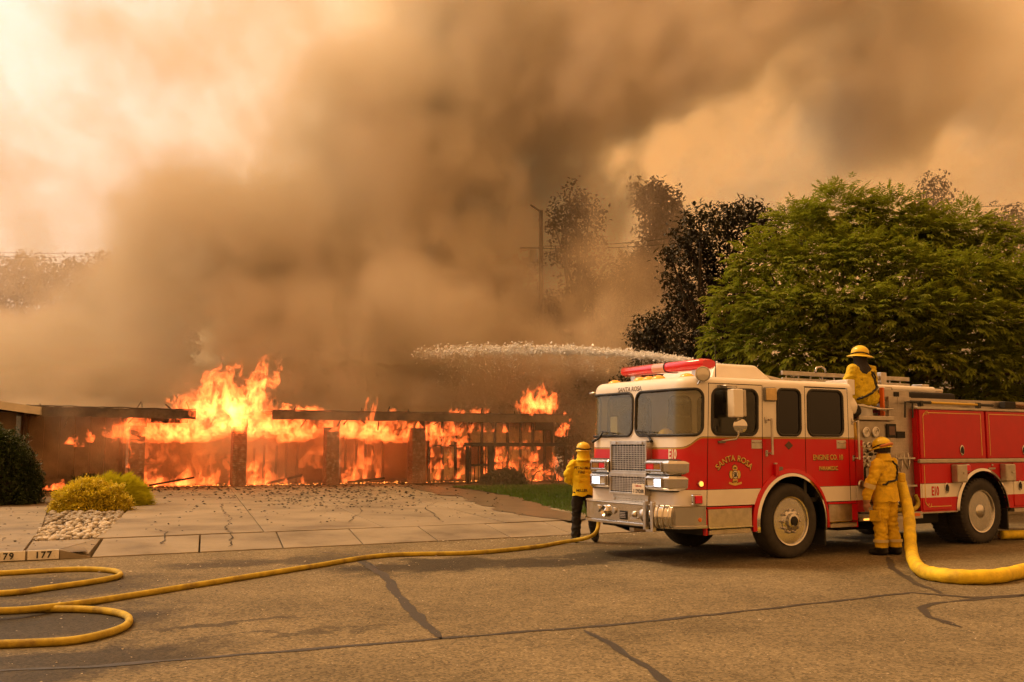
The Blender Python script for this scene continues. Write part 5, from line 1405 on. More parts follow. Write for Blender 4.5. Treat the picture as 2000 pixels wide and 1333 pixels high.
def ell(c, rx, ry, n=18, tilt=None, fw=None):
    P = []
    for k in range(n):
        a = 2*PI*k/n; v = Vector((rx * math.cos(a), ry * math.sin(a), 0))
        if tilt is not None: v = tilt @ v
        P.append(Vector(c) + v)
    return P
def capsule(mb, pts, rad, n=12):
    """tapered limb with rounded ends"""
    pts = [Vector(p) for p in pts]; P, Rr = [], []
    d0 = (pts[0] - pts[1]).normalized(); d1 = (pts[-1] - pts[-2]).normalized()
    for a in (80, 50, 25): P.append(pts[0] + d0 * rad[0] * math.sin(R(a))); Rr.append(rad[0] * math.cos(R(a)))
    # smooth the chain
    m = 5
    for i in range(len(pts) - 1):
        for k in range(m): P.append(pts[i].lerp(pts[i+1], k / m)); Rr.append(lerp(rad[i], rad[i+1], k / m))
    P.append(pts[-1]); Rr.append(rad[-1])
    for a in (25, 50, 80): P.append(pts[-1] + d1 * rad[-1] * math.sin(R(a))); Rr.append(rad[-1] * math.cos(R(a)))
    mb.tube(P, Rr, n)
def hand(mb, wrist, fwd, palm_n, s=1.0, curl=.5, thumb=1):
    """palm and five bent fingers of unequal length"""
    f = Vector(fwd).normalized(); nrm = Vector(palm_n).normalized(); side = f.cross(nrm).normalized() * thumb
    w_ = Vector(wrist)
    mb.ring_loft([[w_ + f * t * s + side * a * w0 * s + nrm * b * .016 * s for a, b in ((-1, -1), (0, -1.3), (1, -1), (1, 1), (0, 1.3), (-1, 1))] for t, w0 in ((-.01, .028), (.03, .036), (.085, .042), (.10, .038))])
    for i, (ln, off) in enumerate(((.070, .031), (.080, .011), (.075, -.011), (.058, -.031))):
        b0 = w_ + f * .092 * s + side * off * s
        d1 = (f * math.cos(curl * .6) + nrm * math.sin(curl * .6)); d2 = (f * math.cos(curl * 1.7) + nrm * math.sin(curl * 1.7))
        capsule(mb, [b0, b0 + d1 * ln * .5 * s, b0 + d1 * ln * .5 * s + d2 * ln * .5 * s], [.0105 * s, .0098 * s, .0085 * s], 8)
    b0 = w_ + f * .03 * s + side * .036 * s
    dt = (f * .7 + side * .7).normalized(); capsule(mb, [b0, b0 + dt * .035 * s, b0 + (dt * .035 + (f * .9 + side * .2 + nrm * .4 * curl).normalized() * .035) * s], [.014 * s, .012 * s, .0095 * s], 8)

def grow(name, mb, parent, mats, pick, voxel=.014, fold=.010, seed=0, fscale=7.0):
    me = bpy.data.meshes.new(name); me.from_pydata(mb.v, [], mb.f); me.update()
    bm = bmesh.new(); bm.from_mesh(me); bmesh.ops.recalc_face_normals(bm, faces=bm.faces); bm.to_mesh(me); bm.free()
    t = bpy.data.objects.new(name + '_tmp', me); col.objects.link(t)
    r = t.modifiers.new('r', 'REMESH'); r.mode = 'VOXEL'; r.voxel_size = voxel
    s_ = t.modifiers.new('s', 'SMOOTH'); s_.iterations = 4; s_.factor = .5
    bpy.context.view_layer.update()
    dg = bpy.context.evaluated_depsgraph_get()
    m2 = bpy.data.meshes.new_from_object(t.evaluated_get(dg)); bpy.data.objects.remove(t); bpy.data.meshes.remove(me)
    m2.name = name
    for m_ in mats: m2.materials.append(m_)
    m2.update()
    nor = [v.normal.copy() for v in m2.vertices]
    for v, n_ in zip(m2.vertices, nor):      # cloth folds: long soft ridges, mostly across the limbs
        k = pick(v.co)
        if mats[k] in (M_SKIN, M_GLOVE, M_BOOT): continue
        q = v.co * fscale + Vector((seed, seed * 2.1, 0)); q.z *= 1.9
        f_ = abs(mnoise.noise(q)) * 1.6 - .35 + .35 * mnoise.noise(q * 2.3)
        v.co += n_ * fold * f_
    m2.update()
    m2.polygons.foreach_set('material_index', [pick(p.center) for p in m2.polygons])
    m2.polygons.foreach_set('use_smooth', [True] * len(m2.polygons)); m2.update()
    o = bpy.data.objects.new(name, m2); col.objects.link(o); o.parent = parent
    return o

def helmet(parent, c, tilt, yaw, brim_f=.17, mat=M_HELM, band=M_SHROUD, full=False):
    h = empty('helmet'); h.parent = parent; h.scale = (1.07, 1.06, 1.06); h.location = c; h.rotation_euler = (tilt, 0, yaw)
    m = MB(); n = 28; rings = []
    for r, z in ((.108, -.012), (.118, 0.0), (.122, .035), (.118, .07), (.104, .10), (.080, .125), (.045, .142), (.006, .148)):
        rings.append([(r * math.cos(2*PI*k/n), r * 1.14 * math.sin(2*PI*k/n), z) for k in range(n)])
    m.ring_loft(rings); m.build('shell', mat, h, smooth='all')
    m = MB(); rings = []
    for k0, z, f in ((1.0, .004, 0), (1.42 if full else 1.12, -.022 if full else -.008, 1), (1.44 if full else 1.14, -.030 if full else -.016, 1), (.98, -.010, 0)):
        ring = []
        for k in range(n):
            a = 2*PI*k/n; e = k0 + (f * (.42 if full else .34) * max(0, math.sin(a)) ** 2 if f and not full else 0) + (f * .10 * abs(math.sin(a)) if full else 0)
            ring.append((.120 * e * math.cos(a), .137 * e * math.sin(a), z - (.012 * max(0, -math.sin(a)) if f else 0)))
        rings.append(ring)
    rings.append(rings[0]); m.ring_loft(rings, cap=False); o = m.build('brim', mat, h, smooth='all'); fix_normals(o)
    m = MB(); m.tube([(.005, .137 * math.sin(a) * 1.0 * math.cos(.0), .0) if False else (0, .139 * math.cos(a), .150 * max(0, math.sin(a))) for a in [PI * k / 16 for k in range(17)]], .007, 6); m.build('ridge', mat, h, smooth='all')
    m = MB(); P = [(.124 * math.cos(2*PI*k/36), .141 * math.sin(2*PI*k/36), .020 + .014 * math.sin(2 * 2*PI*k/36 + 1.2)) for k in range(38)]
    m.tube(P, .011, 6, cap=False); m.build('goggle_strap', band, h, smooth='all')
    return h

def person(name, loc, rz, label, sc_=1.0):
    r = empty(name, loc, rz); r.scale = (sc_, sc_, sc_); tag(r, label, 'person'); return r

# --- firefighter working the hose line, seen from behind (local +y = the way they face)
p1 = person('person', (1.225, 17.18, 0.0), R(4), 'person in yellow shirt and black trousers holding a hose beside the bumper', .93)
b = MB()
for side, foot, knee, hip in ((-1, Vector((-.155, -.02, .10)), Vector((-.135, .02, .50)), Vector((-.10, 0, .93))), (1, Vector((.205, .03, .10)), Vector((.155, .05, .50)), Vector((.10, 0, .93)))):
    capsule(b, [hip, hip.lerp(knee, .5) + Vector((0, .005, 0)), knee, knee.lerp(foot, .5), foot], [.115, .105, .088, .085, .082], 14)
    capsule(b, [foot + Vector((0, -.04, -.045)), foot + Vector((side * .03, .08, -.05)), foot + Vector((side * .05, .17, -.06))], [.055, .052, .040], 10)
b.ring_loft([ell((0, -.00, z), rx, ry) for z, rx, ry in ((.84, .13, .11), (.92, .185, .135), (1.02, .190, .138), (1.12, .195, .132), (1.25, .215, .135), (1.36, .225, .130), (1.43, .205, .115), (1.49, .13, .090), (1.54, .072, .075))])
capsule(b, [(0, 0, 1.5), (0, .01, 1.60)], [.068, .066])
b.ring_loft([ell((0, .012, z), rx, ry) for z, rx, ry in ((1.575, .055, .065), (1.62, .074, .090), (1.68, .082, .102), (1.74, .078, .098), (1.79, .05, .065))])
capsule(b, [(-.19, 0, 1.42), (-.285, .03, 1.22), (-.265, .10, 1.12)], [.090, .075, .070]); capsule(b, [(-.265, .10, 1.12), (-.17, .28, 1.07), (-.10, .36, 1.05)], [.068, .055, .045])
capsule(b, [(.19, 0, 1.42), (.30, .03, 1.26), (.325, .08, 1.14)], [.092, .080, .070]); capsule(b, [(.325, .08, 1.14), (.27, .22, 1.06), (.23, .30, 1.03)], [.066, .055, .045])
hand(b, (-.09, .37, 1.05), (.8, .55, -.1), (.2, .2, -1), 1.1, 1.0, -1); hand(b, (.22, .31, 1.03), (-.3, .8, -.2), (-.6, 0, -.8), 1.1, 1.0, 1)
def pick1(c):
    if c.z < .13: return 2
    if c.z < .955 - .10 * abs(c.x) * 0: return 1
    if c.z > 1.60 or (c.y > .33 and c.z < 1.12): return 3
    return 0
body1 = grow('body', b, p1, [M_JACKY, M_TROUS, M_BOOT, M_SKIN], pick1, seed=3, fold=.018)
# loose shirt hem and neck shroud
m = MB(); m.ring_loft([ell((0, 0, z), rx, ry, 28) for z, rx, ry in ((.865, .215, .165), (.90, .212, .162), (1.0, .205, .152), (1.10, .198, .140))], cap=False)
o = m.build('shirt_hem', M_JACKY, p1, smooth='all')
for v in o.data.vertices: v.co.x *= 1 + .03 * math.sin(v.co.y * 60 + v.co.x * 40); v.co.z += .012 * math.sin(v.co.x * 30) - .02 * (v.co.x < 0)
m = MB(); m.ring_loft([ell((0, -.005, z), r, r * 1.12, 24) for z, r in ((1.49, .150), (1.53, .122), (1.56, .122), (1.59, .114), (1.63, .113), (1.675, .112))], cap=False); m.build('neck_shroud', M_JACKY, p1, smooth='all')
helmet(p1, (0, .008, 1.672), R(-4), 0)
BX, BY, BZ = Vector((1, 0, 0)), Vector((0, 0, 1)), Vector((0, -1, 0))
def on_back(o_, body, cx_=0, push=.004):
    """press flat lettering on to the cloth"""
    from mathutils.bvhtree import BVHTree
    me = body.data; bt = BVHTree.FromPolygons([v.co for v in me.vertices], [p.vertices for p in me.polygons])
    for v in o_.data.vertices:
        h = bt.ray_cast(Vector((v.co.x, -1, v.co.z)), Vector((0, 1, 0)))
        if h[0] is not None: v.co.y = h[0].y - push - (v.co.y + .5) * 0
on_back(text_mesh('lettering', 'PETALUMA', .070, frame((-.04, -.5, 1.33), BX, BY, BZ), M_BLACK, p1, sx=.85, bold=.0015, thick=.0), body1)
on_back(text_mesh('lettering', 'FIRE', .070, frame((-.055, -.5, 1.255), BX, BY, BZ), M_BLACK, p1, sx=.95, bold=.0015, thick=.0), body1)
nm = text_mesh('name_lettering', 'MILLER', .068, frame((-.055, -.5, .925), BX, BY, BZ), M_BLACK, p1, sx=.95, bold=.0015, thick=.0)
for v in nm.data.vertices: v.co.y = -math.sqrt(max(0, 1 - (v.co.x / .222) ** 2)) * .172

# --- firefighter at the pump panel, back turned, looking up to the left
p2 = person('person', (5.66, 15.24, 0.0), R(38), 'person in amber bunker suit standing with back turned at the pump panel', .955)
b = MB()
for side, foot, knee, hip in ((-1, Vector((-.14, .02, .10)), Vector((-.125, .035, .50)), Vector((-.10, 0, .93))), (1, Vector((.12, -.06, .10)), Vector((.115, .0, .50)), Vector((.10, 0, .93)))):
    capsule(b, [hip, hip.lerp(knee, .5), knee, knee.lerp(foot, .5), foot + Vector((0, 0, .03))], [.130, .122, .105, .102, .105], 14)
    capsule(b, [foot + Vector((0, -.05, -.045)), foot + Vector((side * .015, .08, -.05)), foot + Vector((side * .03, .17, -.058))], [.058, .055, .044], 10)
b.ring_loft([ell((0, -.00, z), rx, ry) for z, rx, ry in ((.80, .15, .13), (.88, .215, .165), (1.0, .215, .160), (1.10, .205, .150), (1.25, .220, .150), (1.36, .232, .142), (1.43, .215, .125), (1.49, .14, .098), (1.54, .08, .08))])
capsule(b, [(0, 0, 1.5), (-.005, .02, 1.60)], [.066, .064])
hy = Matrix.Rotation(R(18), 3, 'Z')
b.ring_loft([ell((-.005, .03, z), rx, ry, 18, hy) for z, rx, ry in ((1.565, .052, .065), (1.61, .072, .092), (1.67, .082, .104), (1.73, .078, .098), (1.78, .05, .065))])
capsule(b, [(-.20, 0, 1.42), (-.295, .02, 1.22), (-.325, .05, 1.13)], [.098, .085, .080]); capsule(b, [(-.325, .05, 1.13), (-.345, .09, .98), (-.345, .12, .87)], [.078, .072, .066])
capsule(b, [(.20, 0, 1.42), (.30, .06, 1.24), (.29, .14, 1.14)], [.098, .085, .080]); capsule(b, [(.29, .14, 1.14), (.20, .30, 1.10), (.14, .38, 1.10)], [.076, .068, .06])
hand(b, (-.345, .125, .85), (-.02, .12, -1), (1, 0, 0), 1.12, .45, 1); hand(b, (.13, .39, 1.10), (-.5, .8, 0), (0, 0, -1), 1.05, .9, 1)
def pick2(c):
    if c.z < .125: return 1
    if c.z > 1.545 and c.z < 1.9: return 2
    if c.z < .865 and c.x < -.27: return 2
    if c.y > .37: return 2
    return 0
body2 = grow('body', b, p2, [M_JACKO, M_BOOT, M_SKIN], pick2, seed=8, fold=.022)
m = MB(); m.ring_loft([ell((0, 0, z), rx, ry, 28) for z, rx, ry in ((.835, .245, .195), (.87, .242, .19), (.98, .232, .175), (1.06, .222, .165))], cap=False); o = m.build('jacket_hem', M_JACKO, p2, smooth='all')
for v in o.data.vertices: v.co.x *= 1 + .025 * math.sin(v.co.y * 50 + v.co.x * 36); v.co.z += .010 * math.sin(v.co.x * 34)
m = MB(); m.ring_loft([ell((0, .012, z), r, r * 1.05, 22) for z, r in ((1.475, .150), (1.53, .110), (1.58, .098), (1.585, .090))], cap=False); m.build('collar', M_JACKO, p2, smooth='all')
m = MB()
for s_ in (-1, 1):
    foot_c = (-.14, .02) if s_ < 0 else (.12, -.06)
    m.ring_loft([ell((foot_c[0], foot_c[1] + .006, z), .118, .118, 20) for z in (.20, .245)], cap=False)
m.build('trouser_band', M_REFL, p2, smooth='all')
m = MB(); ang = Vector((-.335, .07, 1.06)); m.tube([(-.325, .055, 1.115), (-.336, .075, 1.045)], [.092, .090], 16, cap=False); m.build('sleeve_band', M_REFL, p2, smooth='all')
def wrap_strap(name, P, body, parent, wd=.02):
    from mathutils.bvhtree import BVHTree
    me = body.data; bt = BVHTree.FromPolygons([v.co for v in me.vertices], [p.vertices for p in me.polygons]); Q = []
    for i in range(len(P) - 1):
        for k in range(8):
            q = Vector(P[i]).lerp(Vector(P[i+1]), k / 8); l = bt.find_nearest(q); Q.append(l[0] + l[1] * .008)
    MB().tube(Q, wd, 6).build(name, M_BLACK, parent, smooth='all')
wrap_strap('harness_strap', [(.06, -.14, 1.50), (.14, -.17, 1.40), (.16, -.18, 1.25), (.02, -.2, 1.17), (-.14, -.2, 1.13), (-.26, -.08, 1.10)], body2, p2, .017)
wrap_strap('harness_strap', [(.14, -.17, 1.40), (.24, -.12, 1.30), (.26, -.05, 1.18)], body2, p2, .015)
MB().box((.17, -.19, 1.13), (.30, -.09, 1.28)).build('belt_pack', M_JACKO, p2, bevel=.03, seg=3)
MB().box((-.275, -.06, .52), (-.235, .14, .70)).build('thigh_pocket', M_JACKO, p2, bevel=.02)
h2 = helmet(p2, (-.005, .028, 1.685), R(-12), R(18), mat=M_HELM)
m = MB(); P = [(.13 * math.cos(a), .148 * math.sin(a), .008 - .012 * math.sin(a)) for a in [PI * 1.02 + PI * 1.0 * k / 20 for k in range(21)]]
m.tube(P, .022, 8); m.build('goggles', pm('orange_goggles', (.50, .16, .04), .5), h2, smooth='all')
m = MB(); m.ring_loft([ell((-.005, .028, z), r, r * 1.12, 24, hy) for z, r in ((1.60, .112), (1.65, .112), (1.70, .118))], cap=False); m.build('ear_flap', M_SHROUD, p2, smooth='all')
hr = MB(); hr.ring_loft([ell((-.007, .018, z), r, r * 1.15, 22, hy) for z, r in ((1.62, .078), (1.66, .088), (1.71, .09))], cap=False); hr.build('hair', pm('dark_hair', (.03, .018, .01), .7), p2, smooth='all')

# --- firefighter sitting on top of the engine, looking away to the left
tm = Matrix.Translation((4.041, 14.670, 0.0)) @ Matrix.Rotation(TA, 4, 'Z')
p3 = person('person', tm @ Vector((2.09, .34, 2.285)), R(30), 'person in sooty yellow jacket and wide helmet seated on top of the engine', .96)
b = MB()   # local origin at the seat
b.ring_loft([ell((0, .0 + .05 * z, z), rx, ry) for z, rx, ry in ((-.02, .19, .17), (.05, .255, .23), (.15, .265, .235), (.28, .25, .20), (.42, .245, .175), (.54, .235, .15), (.60, .20, .125), (.66, .12, .09), (.70, .075, .075))])
for s_ in (-1, 1):
    capsule(b, [(s_ * .11, .05, .10), (s_ * .16, .36, .10), (s_ * .17, .48, .06), (s_ * .17, .50, -.12), (s_ * .16, .50, -.17)], [.145, .125, .105, .095, .085]); capsule(b, [(s_ * .16, .47, -.18), (s_ * .17, .60, -.18)], [.055, .045])
    capsule(b, [(s_ * .21, .03, .58), (s_ * .30, .08, .38), (s_ * .30, .14, .27)], [.105, .092, .084]); capsule(b, [(s_ * .30, .14, .27), (s_ * .24, .34, .25), (s_ * .19, .44, .26)], [.080, .068, .058])
    hand(b, (s_ * .18, .45, .26), (-s_ * .3, .9, 0), (0, 0, -1), 1.1, .9, -s_)
capsule(b, [(0, .035, .66), (0, .05, .76)], [.068, .066])
b.ring_loft([ell((0, .06, z), rx, ry) for z, rx, ry in ((.735, .055, .068), (.78, .074, .092), (.84, .082, .104), (.90, .078, .098), (.95, .05, .065))])
def pick3(c):
    if c.z > .75: return 1
    if c.y > .44 and c.z > .2: return 2
    return 0
body3 = grow('body', b, p3, [M_JACKS, M_SKIN, M_GLOVE], pick3, seed=14, fold=.024, fscale=6)
m = MB(); m.ring_loft([ell((0, .02 + k, z), rx, ry, 26) for z, rx, ry, k in ((.555, .185, .155, 0), (.61, .165, .14, 0), (.66, .13, .12, .01), (.71, .112, .112, .02), (.78, .106, .114, .035), (.845, .112, .122, .04))], cap=False); o = m.build('neck_shroud', M_SHROUD, p3, smooth='all')
for v in o.data.vertices:
    if v.co.z < .57: v.co.z -= .07 * max(0, -v.co.y / .15) ** 2
wrap_strap('harness_strap', [(.05, -.15, .56), (.09, -.2, .40), (.11, -.22, .28)], body3, p3, .016); wrap_strap('harness_strap', [(.13, -.14, .56), (.17, -.18, .42), (.20, -.18, .28)], body3, p3, .014)
wrap_strap('harness_strap', [(.26, -.12, .30), (.11, -.24, .28), (-.05, -.24, .20), (-.2, -.18, .12), (-.27, -.06, .08)], body3, p3, .019)
helmet(p3, (0, .055, .845), R(3), R(28), full=True)

# upturned white bucket seat under them
bk = MB().lathe([(.165, 0), (.168, .01), (.150, .17), (.148, .185), (.001, .185)], (0, 0, 0), (0, 0, 1), 24).build('bucket', M_WHITE, None, smooth=True); bk.location = tm @ Vector((2.03, .34, 2.108)); tag(bk, 'upturned white bucket under the seated firefighter on the engine deck', 'bucket')

# ------------------------------------------------------------------ hoses
M_HOSE1 = pm('attack_hose_jacket', (0.46, 0.34, 0.03), .8, var=.3, vscale=6, bump=.25, bscale=90, dark=(.14, .09, .03), dscale=4, dlo=.5, dhi=.75)
M_HOSE2 = pm('supply_hose_jacket', (0.74, 0.55, 0.02), .7, var=.22, vscale=7, bump=.3, bscale=45, dark=(.34, .20, .03), dscale=3, dlo=.5, dhi=.8)
def gw(x, y, z=0.0):
    d = px(x, y, 1.0) - Vector((0, 0, 1.6)); k = (z - 1.6) / d.z
    return Vector((0, 0, 1.6)) + d * k
def spline(P, n=10):
    P = [Vector(p) for p in P]; Q = []
    for i in range(len(P) - 1):
        a, b_, c, d = P[max(i-1, 0)], P[i], P[i+1], P[min(i+2, len(P)-1)]
        for k in range(n):
            t = k / n; Q.append(.5 * ((2*b_) + (c - a)*t + (2*a - 5*b_ + 4*c - d)*t*t + (3*b_ - a - 3*c + d)*t*t*t))
    Q.append(P[-1]); return Q
r1 = .034
# nozzle end in the firefighter's hands, then down and along the road, then the loops at the left
hp1 = p1.location
P = [hp1 + Vector((.20, .75, 1.12)), hp1 + Vector((.215, .48, 1.02)), hp1 + Vector((.235, .30, .97)), hp1 + Vector((.25, .05, .80)), hp1 + Vector((.24, -.20, .45)), hp1 + Vector((.12, -.42, .16)), gw(1095, 1060, r1), gw(1040, 1069, r1), gw(920, 1080, r1), gw(750, 1085, r1), gw(600, 1108, r1), gw(400, 1140, r1), gw(200, 1172, r1), gw(60, 1190, r1 + .03), gw(-60, 1198, r1 + .05), gw(-250, 1235, r1 + .01), gw(-330, 1275, r1), gw(-250, 1272, r1), gw(-100, 1262, r1), gw(60, 1256, r1), gw(150, 1250, r1), gw(225, 1232, r1), gw(252, 1215, r1), gw(240, 1200, r1), gw(180, 1191, r1), gw(80, 1190, r1), gw(-80, 1196, r1), gw(-300, 1190, r1), gw(-330, 1172, r1), gw(-200, 1162, r1), gw(0, 1159, r1), gw(90, 1149, r1), gw(200, 1133, r1), gw(234, 1124, r1), gw(220, 1115, r1), gw(150, 1112, r1), gw(0, 1120, r1), gw(-150, 1128, r1), gw(-400, 1150, r1)]
o = MB().tube(spline(P), r1, 10).build('attack_hose', M_HOSE1, None, smooth='all'); tag(o, 'long thin yellow fire hose looping on the road and up to the firefighter', 'hose')
nz_ = MB().lathe([(.034, 0), (.036, .05), (.028, .07), (.028, .16), (.040, .18), (.044, .26), (.034, .27)], hp1 + Vector((.20, .75, 1.12)), (-.05, .9, .35), 14).build('nozzle', M_UNDER, o, smooth=True)
nz_.matrix_parent_inverse = o.matrix_basis.inverted()
r2 = .086
T = lambda x, y, z: tm @ Vector((x, y, z))
P = [T(2.42, .08, 1.02), T(2.44, -.02, 1.03), px(1760, 948, 15.55), px(1769, 978, 15.35), px(1775, 1010, 15.1), px(1777, 1045, 14.8), px(1780, 1078, 14.45), gw(1788, 1102, .11), gw(1806, 1117, r2), gw(1835, 1123, r2), gw(1880, 1127, r2), gw(1940, 1126, r2), gw(1990, 1117, r2), gw(2060, 1100, r2), gw(2200, 1075, r2)]
rad = [r2] * len(spline(P))
o = MB().tube(spline(P), [r2 * (1 + .04 * math.sin(i * .9)) for i in range(len(rad))], 14).build('supply_hose', M_HOSE2, None, smooth='all'); tag(o, 'thick bright yellow supply hose curving from the pump panel to the right', 'hose')
P = [gw(1980, 1030, .1), gw(2010, 1026, .1), gw(2100, 1022, .1)]
P = [T(5.35, .25, .09), T(5.9, .1, .09), T(7, .0, .09), T(9, -.1, .09)]
o = MB().tube(spline(P), .075, 12).build('supply_hose', M_HOSE2, None, smooth='all'); tag(o, 'short stretch of yellow hose on the ground behind the rear wheel', 'hose')
P = [T(2.05, .06, .66), T(2.2, -.02, .64), T(2.5, -.06, .625), T(2.75, -.02, .64), T(2.86, .0, .72), T(2.82, .02, .85)]
o = MB().tube(spline(P), .035, 10).build('drain_hose', M_HOSE1, None, smooth='all'); tag(o, 'small limp yellow hose lying on the running board by the pump', 'hose')

# ------------------------------------------------------------------ trees and shrubs
M_BARK = pm('bark', (0.075, 0.055, 0.04), .95, var=.35, vscale=8, bump=.5, bscale=30)
M_BARKD = pm('dark_bark', (0.035, 0.027, 0.02), .95, var=.35, vscale=8)
M_LEAFG = pm('ash_leaf', (0.205, 0.245, 0.034), .75, spec=.15, var=.55, vscale=.9, transl=.38, dark=(0.24, 0.225, 0.03), dscale=.45, dlo=.50, dhi=.75)
M_LEAFD = pm('dark_evergreen_leaf', (0.028, 0.026, 0.014), .55, var=.5, vscale=1.5, transl=.1)
M_LEAFO = pm('scorched_oak_leaf', (0.045, 0.036, 0.018), .7, var=.4, vscale=1.0, transl=.15)
M_LEAFB = pm('boxwood_leaf', (0.040, 0.062, 0.016), .5, var=.5, vscale=3, transl=.15)
M_GOLDL = pm('golden_shrub_leaf', (0.62, 0.52, 0.035), .6, var=.4, vscale=4, transl=.25, dark=(.32, .24, .03), dscale=7, dlo=.5, dhi=.7)
M_LIME = pm('lime_grass_leaf', (0.56, 0.54, 0.035), .6, var=.35, vscale=5, transl=.3)

def leaf(mb, p, d, up, L_, w_, fold=.25):
    """one folded lance-shaped leaf"""
    s = d.cross(up); s = s.normalized() if s.length > 1e-4 else Vector((1, 0, 0))
    n = s.cross(d).normalized(); m_ = p + d * L_ * .45
    mb.add([p, m_ + s * w_ + n * w_ * fold, p + d * L_ - n * L_ * .12, m_ - s * w_ + n * w_ * fold], [(0, 1, 2), (0, 2, 3)])
def sprig(mb, p, d, rr, n, L_, w_, droop=.5, spread=.9):
    """a compound leaf: a drooping midrib with paired leaflets"""
    d = d.normalized(); side = d.cross(Vector((0, 0, 1))); side = side.normalized() if side.length > .05 else Vector((1, 0, 0))
    q = p.copy(); step = L_ * .55
    for i in range(n):
        d = (d + Vector((0, 0, -droop * .22))).normalized(); q = q + d * step * .5
        for s_ in (-1, 1):
            ld = (d * .75 + side * s_ * spread + Vector((0, 0, -droop * .45 + rr.uniform(-.25, .15)))).normalized()
            leaf(mb, q, ld, Vector((0, 0, 1)), L_ * rr.uniform(.75, 1.15), w_)
    leaf(mb, q, (d + Vector((0, 0, -droop * .3))).normalized(), Vector((0, 0, 1)), L_, w_)

def tuft(mb, p, rr, n, L_, w_, rad, bias=Vector((0, 0, .4))):
    """a rosette of single leaves round a twig tip"""
    for i in range(n):
        d = Vector((rr.gauss(0, 1), rr.gauss(0, 1), rr.gauss(0, 1))).normalized() + bias * rr.random()
        leaf(mb, p + Vector((rr.gauss(0, 1), rr.gauss(0, 1), rr.gauss(0, .7))) * rad, d.normalized(), Vector((0, 0, 1)), L_ * rr.uniform(.7, 1.2), w_ * rr.uniform(.8, 1.2))

def limbs(mb, base, height, rr, r0, levels, splay, tips, lean=Vector((0, 0, 0)), twist=.25, fork=(2, 3), first=None):
    """tapered forking limbs; collects the tips"""
    def grow_(p, d, L_, r, lv):
        P, Rr = [p.copy()], [r]; n = 5
        for i in range(n):
            d = (d + Vector((rr.gauss(0, twist), rr.gauss(0, twist), rr.gauss(0, twist * .6) + .03))).normalized()
            p = p + d * L_ / n; P.append(p.copy()); Rr.append(r * (1 - .42 * (i + 1) / n))
            if lv <= 1 and i >= 1: tips.append((p.copy(), d.copy()))
        mb.tube(P, Rr, 7 if lv > 2 else 5)
        if lv <= 0: tips.append((p.copy(), d.copy())); return
        for k in range(rr.randint(*fork)):
            a = rr.uniform(0, 2*PI); sd = Vector((math.cos(a), math.sin(a), rr.uniform(-.2, .4)))
            grow_(p, (d * (1 - splay) + sd * splay).normalized(), L_ * rr.uniform(.62, .85), r * rr.uniform(.48, .62), lv - 1)
    grow_(Vector(base), (Vector((0, 0, 1)) + lean).normalized(), first or height * .35, r0, levels)

# --- the big leafy tree behind the engine: lobed crown of drooping compound leaves
def big_tree(base, label, lobes, seed, leafmat, n_per, L_, w_, trunk_r, trunk_h):
    rr = random.Random(seed); t = empty('ash_tree', base); tag(t, label, 'tree')
    tr = MB(); B = Vector((0, 0, 0)); top = Vector((0, 0, trunk_h))
    tr.tube([(0, 0, -.1), (.03, .02, trunk_h * .5), top], [trunk_r, trunk_r * .8, trunk_r * .65], 12)
    cr = MB()
    for (c, r) in lobes:
        c = Vector(c); mid = top.lerp(c, .5) + Vector((rr.uniform(-.4, .4), rr.uniform(-.4, .4), .3))
        tr.tube([top, top.lerp(mid, .6), mid, c], [trunk_r * .4, trunk_r * .28, trunk_r * .2, .025], 6)
        n = int(n_per * r.x * r.z)
        for i in range(n):
            v = Vector((rr.gauss(0, 1), rr.gauss(0, 1), rr.gauss(0, 1))).normalized()
            if v.z < -.3: v.z *= -.6
            k = rr.uniform(.45, 1.0) ** .55
            lump = 1 + .40 * mnoise.noise(c * .7 + v * 1.9) + .22 * mnoise.noise(c + v * 4.2)
            p = c + Vector((v.x * r.x, v.y * r.y, v.z * r.z)) * k * lump
            out = (v + Vector((0, 0, .15))).normalized()
            sprig(cr, p, out, rr, rr.randint(3, 5), L_ * rr.uniform(.8, 1.2), w_, droop=rr.uniform(.4, .9))
    tr.build('trunk', M_BARK, t, smooth='all'); cr.build('crown', leafmat, t)
    return t
TB = Vector((8.9, 26.5, 0.1))
lob = []
rr = random.Random(44)
def lobe(x, y, Y, r): 
    c = px(x, y, Y) - TB; r *= 1.02; lob.append((c, Vector((r, r, r * .80))))
# crown outline as seen: highest left of centre, broad skirts
for (x, y, Y, r) in ((1640, 430, 26.5, 1.15), (1560, 460, 26, 1.0), (1730, 440, 27, 1.1), (1800, 470, 26.5, 1.05), (1880, 470, 27, 1.1), (1950, 500, 26.5, 1.0), (1500, 530, 25.5, 1.05), (1590, 540, 24.8, 1.1),
                     (1690, 520, 24.8, 1.15), (1790, 550, 24.5, 1.1), (1890, 560, 24.6, 1.1), (1980, 580, 25, 1.1), (2060, 560, 26, 1.1), (1450, 600, 25.5, .95), (1530, 620, 24.2, 1.05), (1630, 620, 23.8, 1.1),
                     (1740, 630, 23.6, 1.1), (1840, 640, 23.7, 1.1), (1940, 650, 24, 1.1), (2040, 660, 25, 1.1), (1425, 670, 25.5, .75), (1490, 690, 24.8, .95), (1580, 705, 24, 1.05), (1680, 705, 23.6, 1.0), (1780, 715, 23.6, 1.05),
                     (1880, 720, 23.8, 1.05), (1980, 730, 24, 1.05), (1520, 770, 25, 1.0), (1640, 780, 24.6, 1.0), (1760, 790, 24.6, 1.0), (1880, 800, 24.6, 1.0), (1990, 800, 25, 1.0), (1600, 500, 28.5, 1.3), (1760, 500, 29, 1.4), (1900, 560, 29, 1.4), (1560, 640, 28.5, 1.4), (1720, 640, 29, 1.6), (1880, 680, 29, 1.6), (2050, 700, 28, 1.4)):
    lobe(x, y, Y, r)
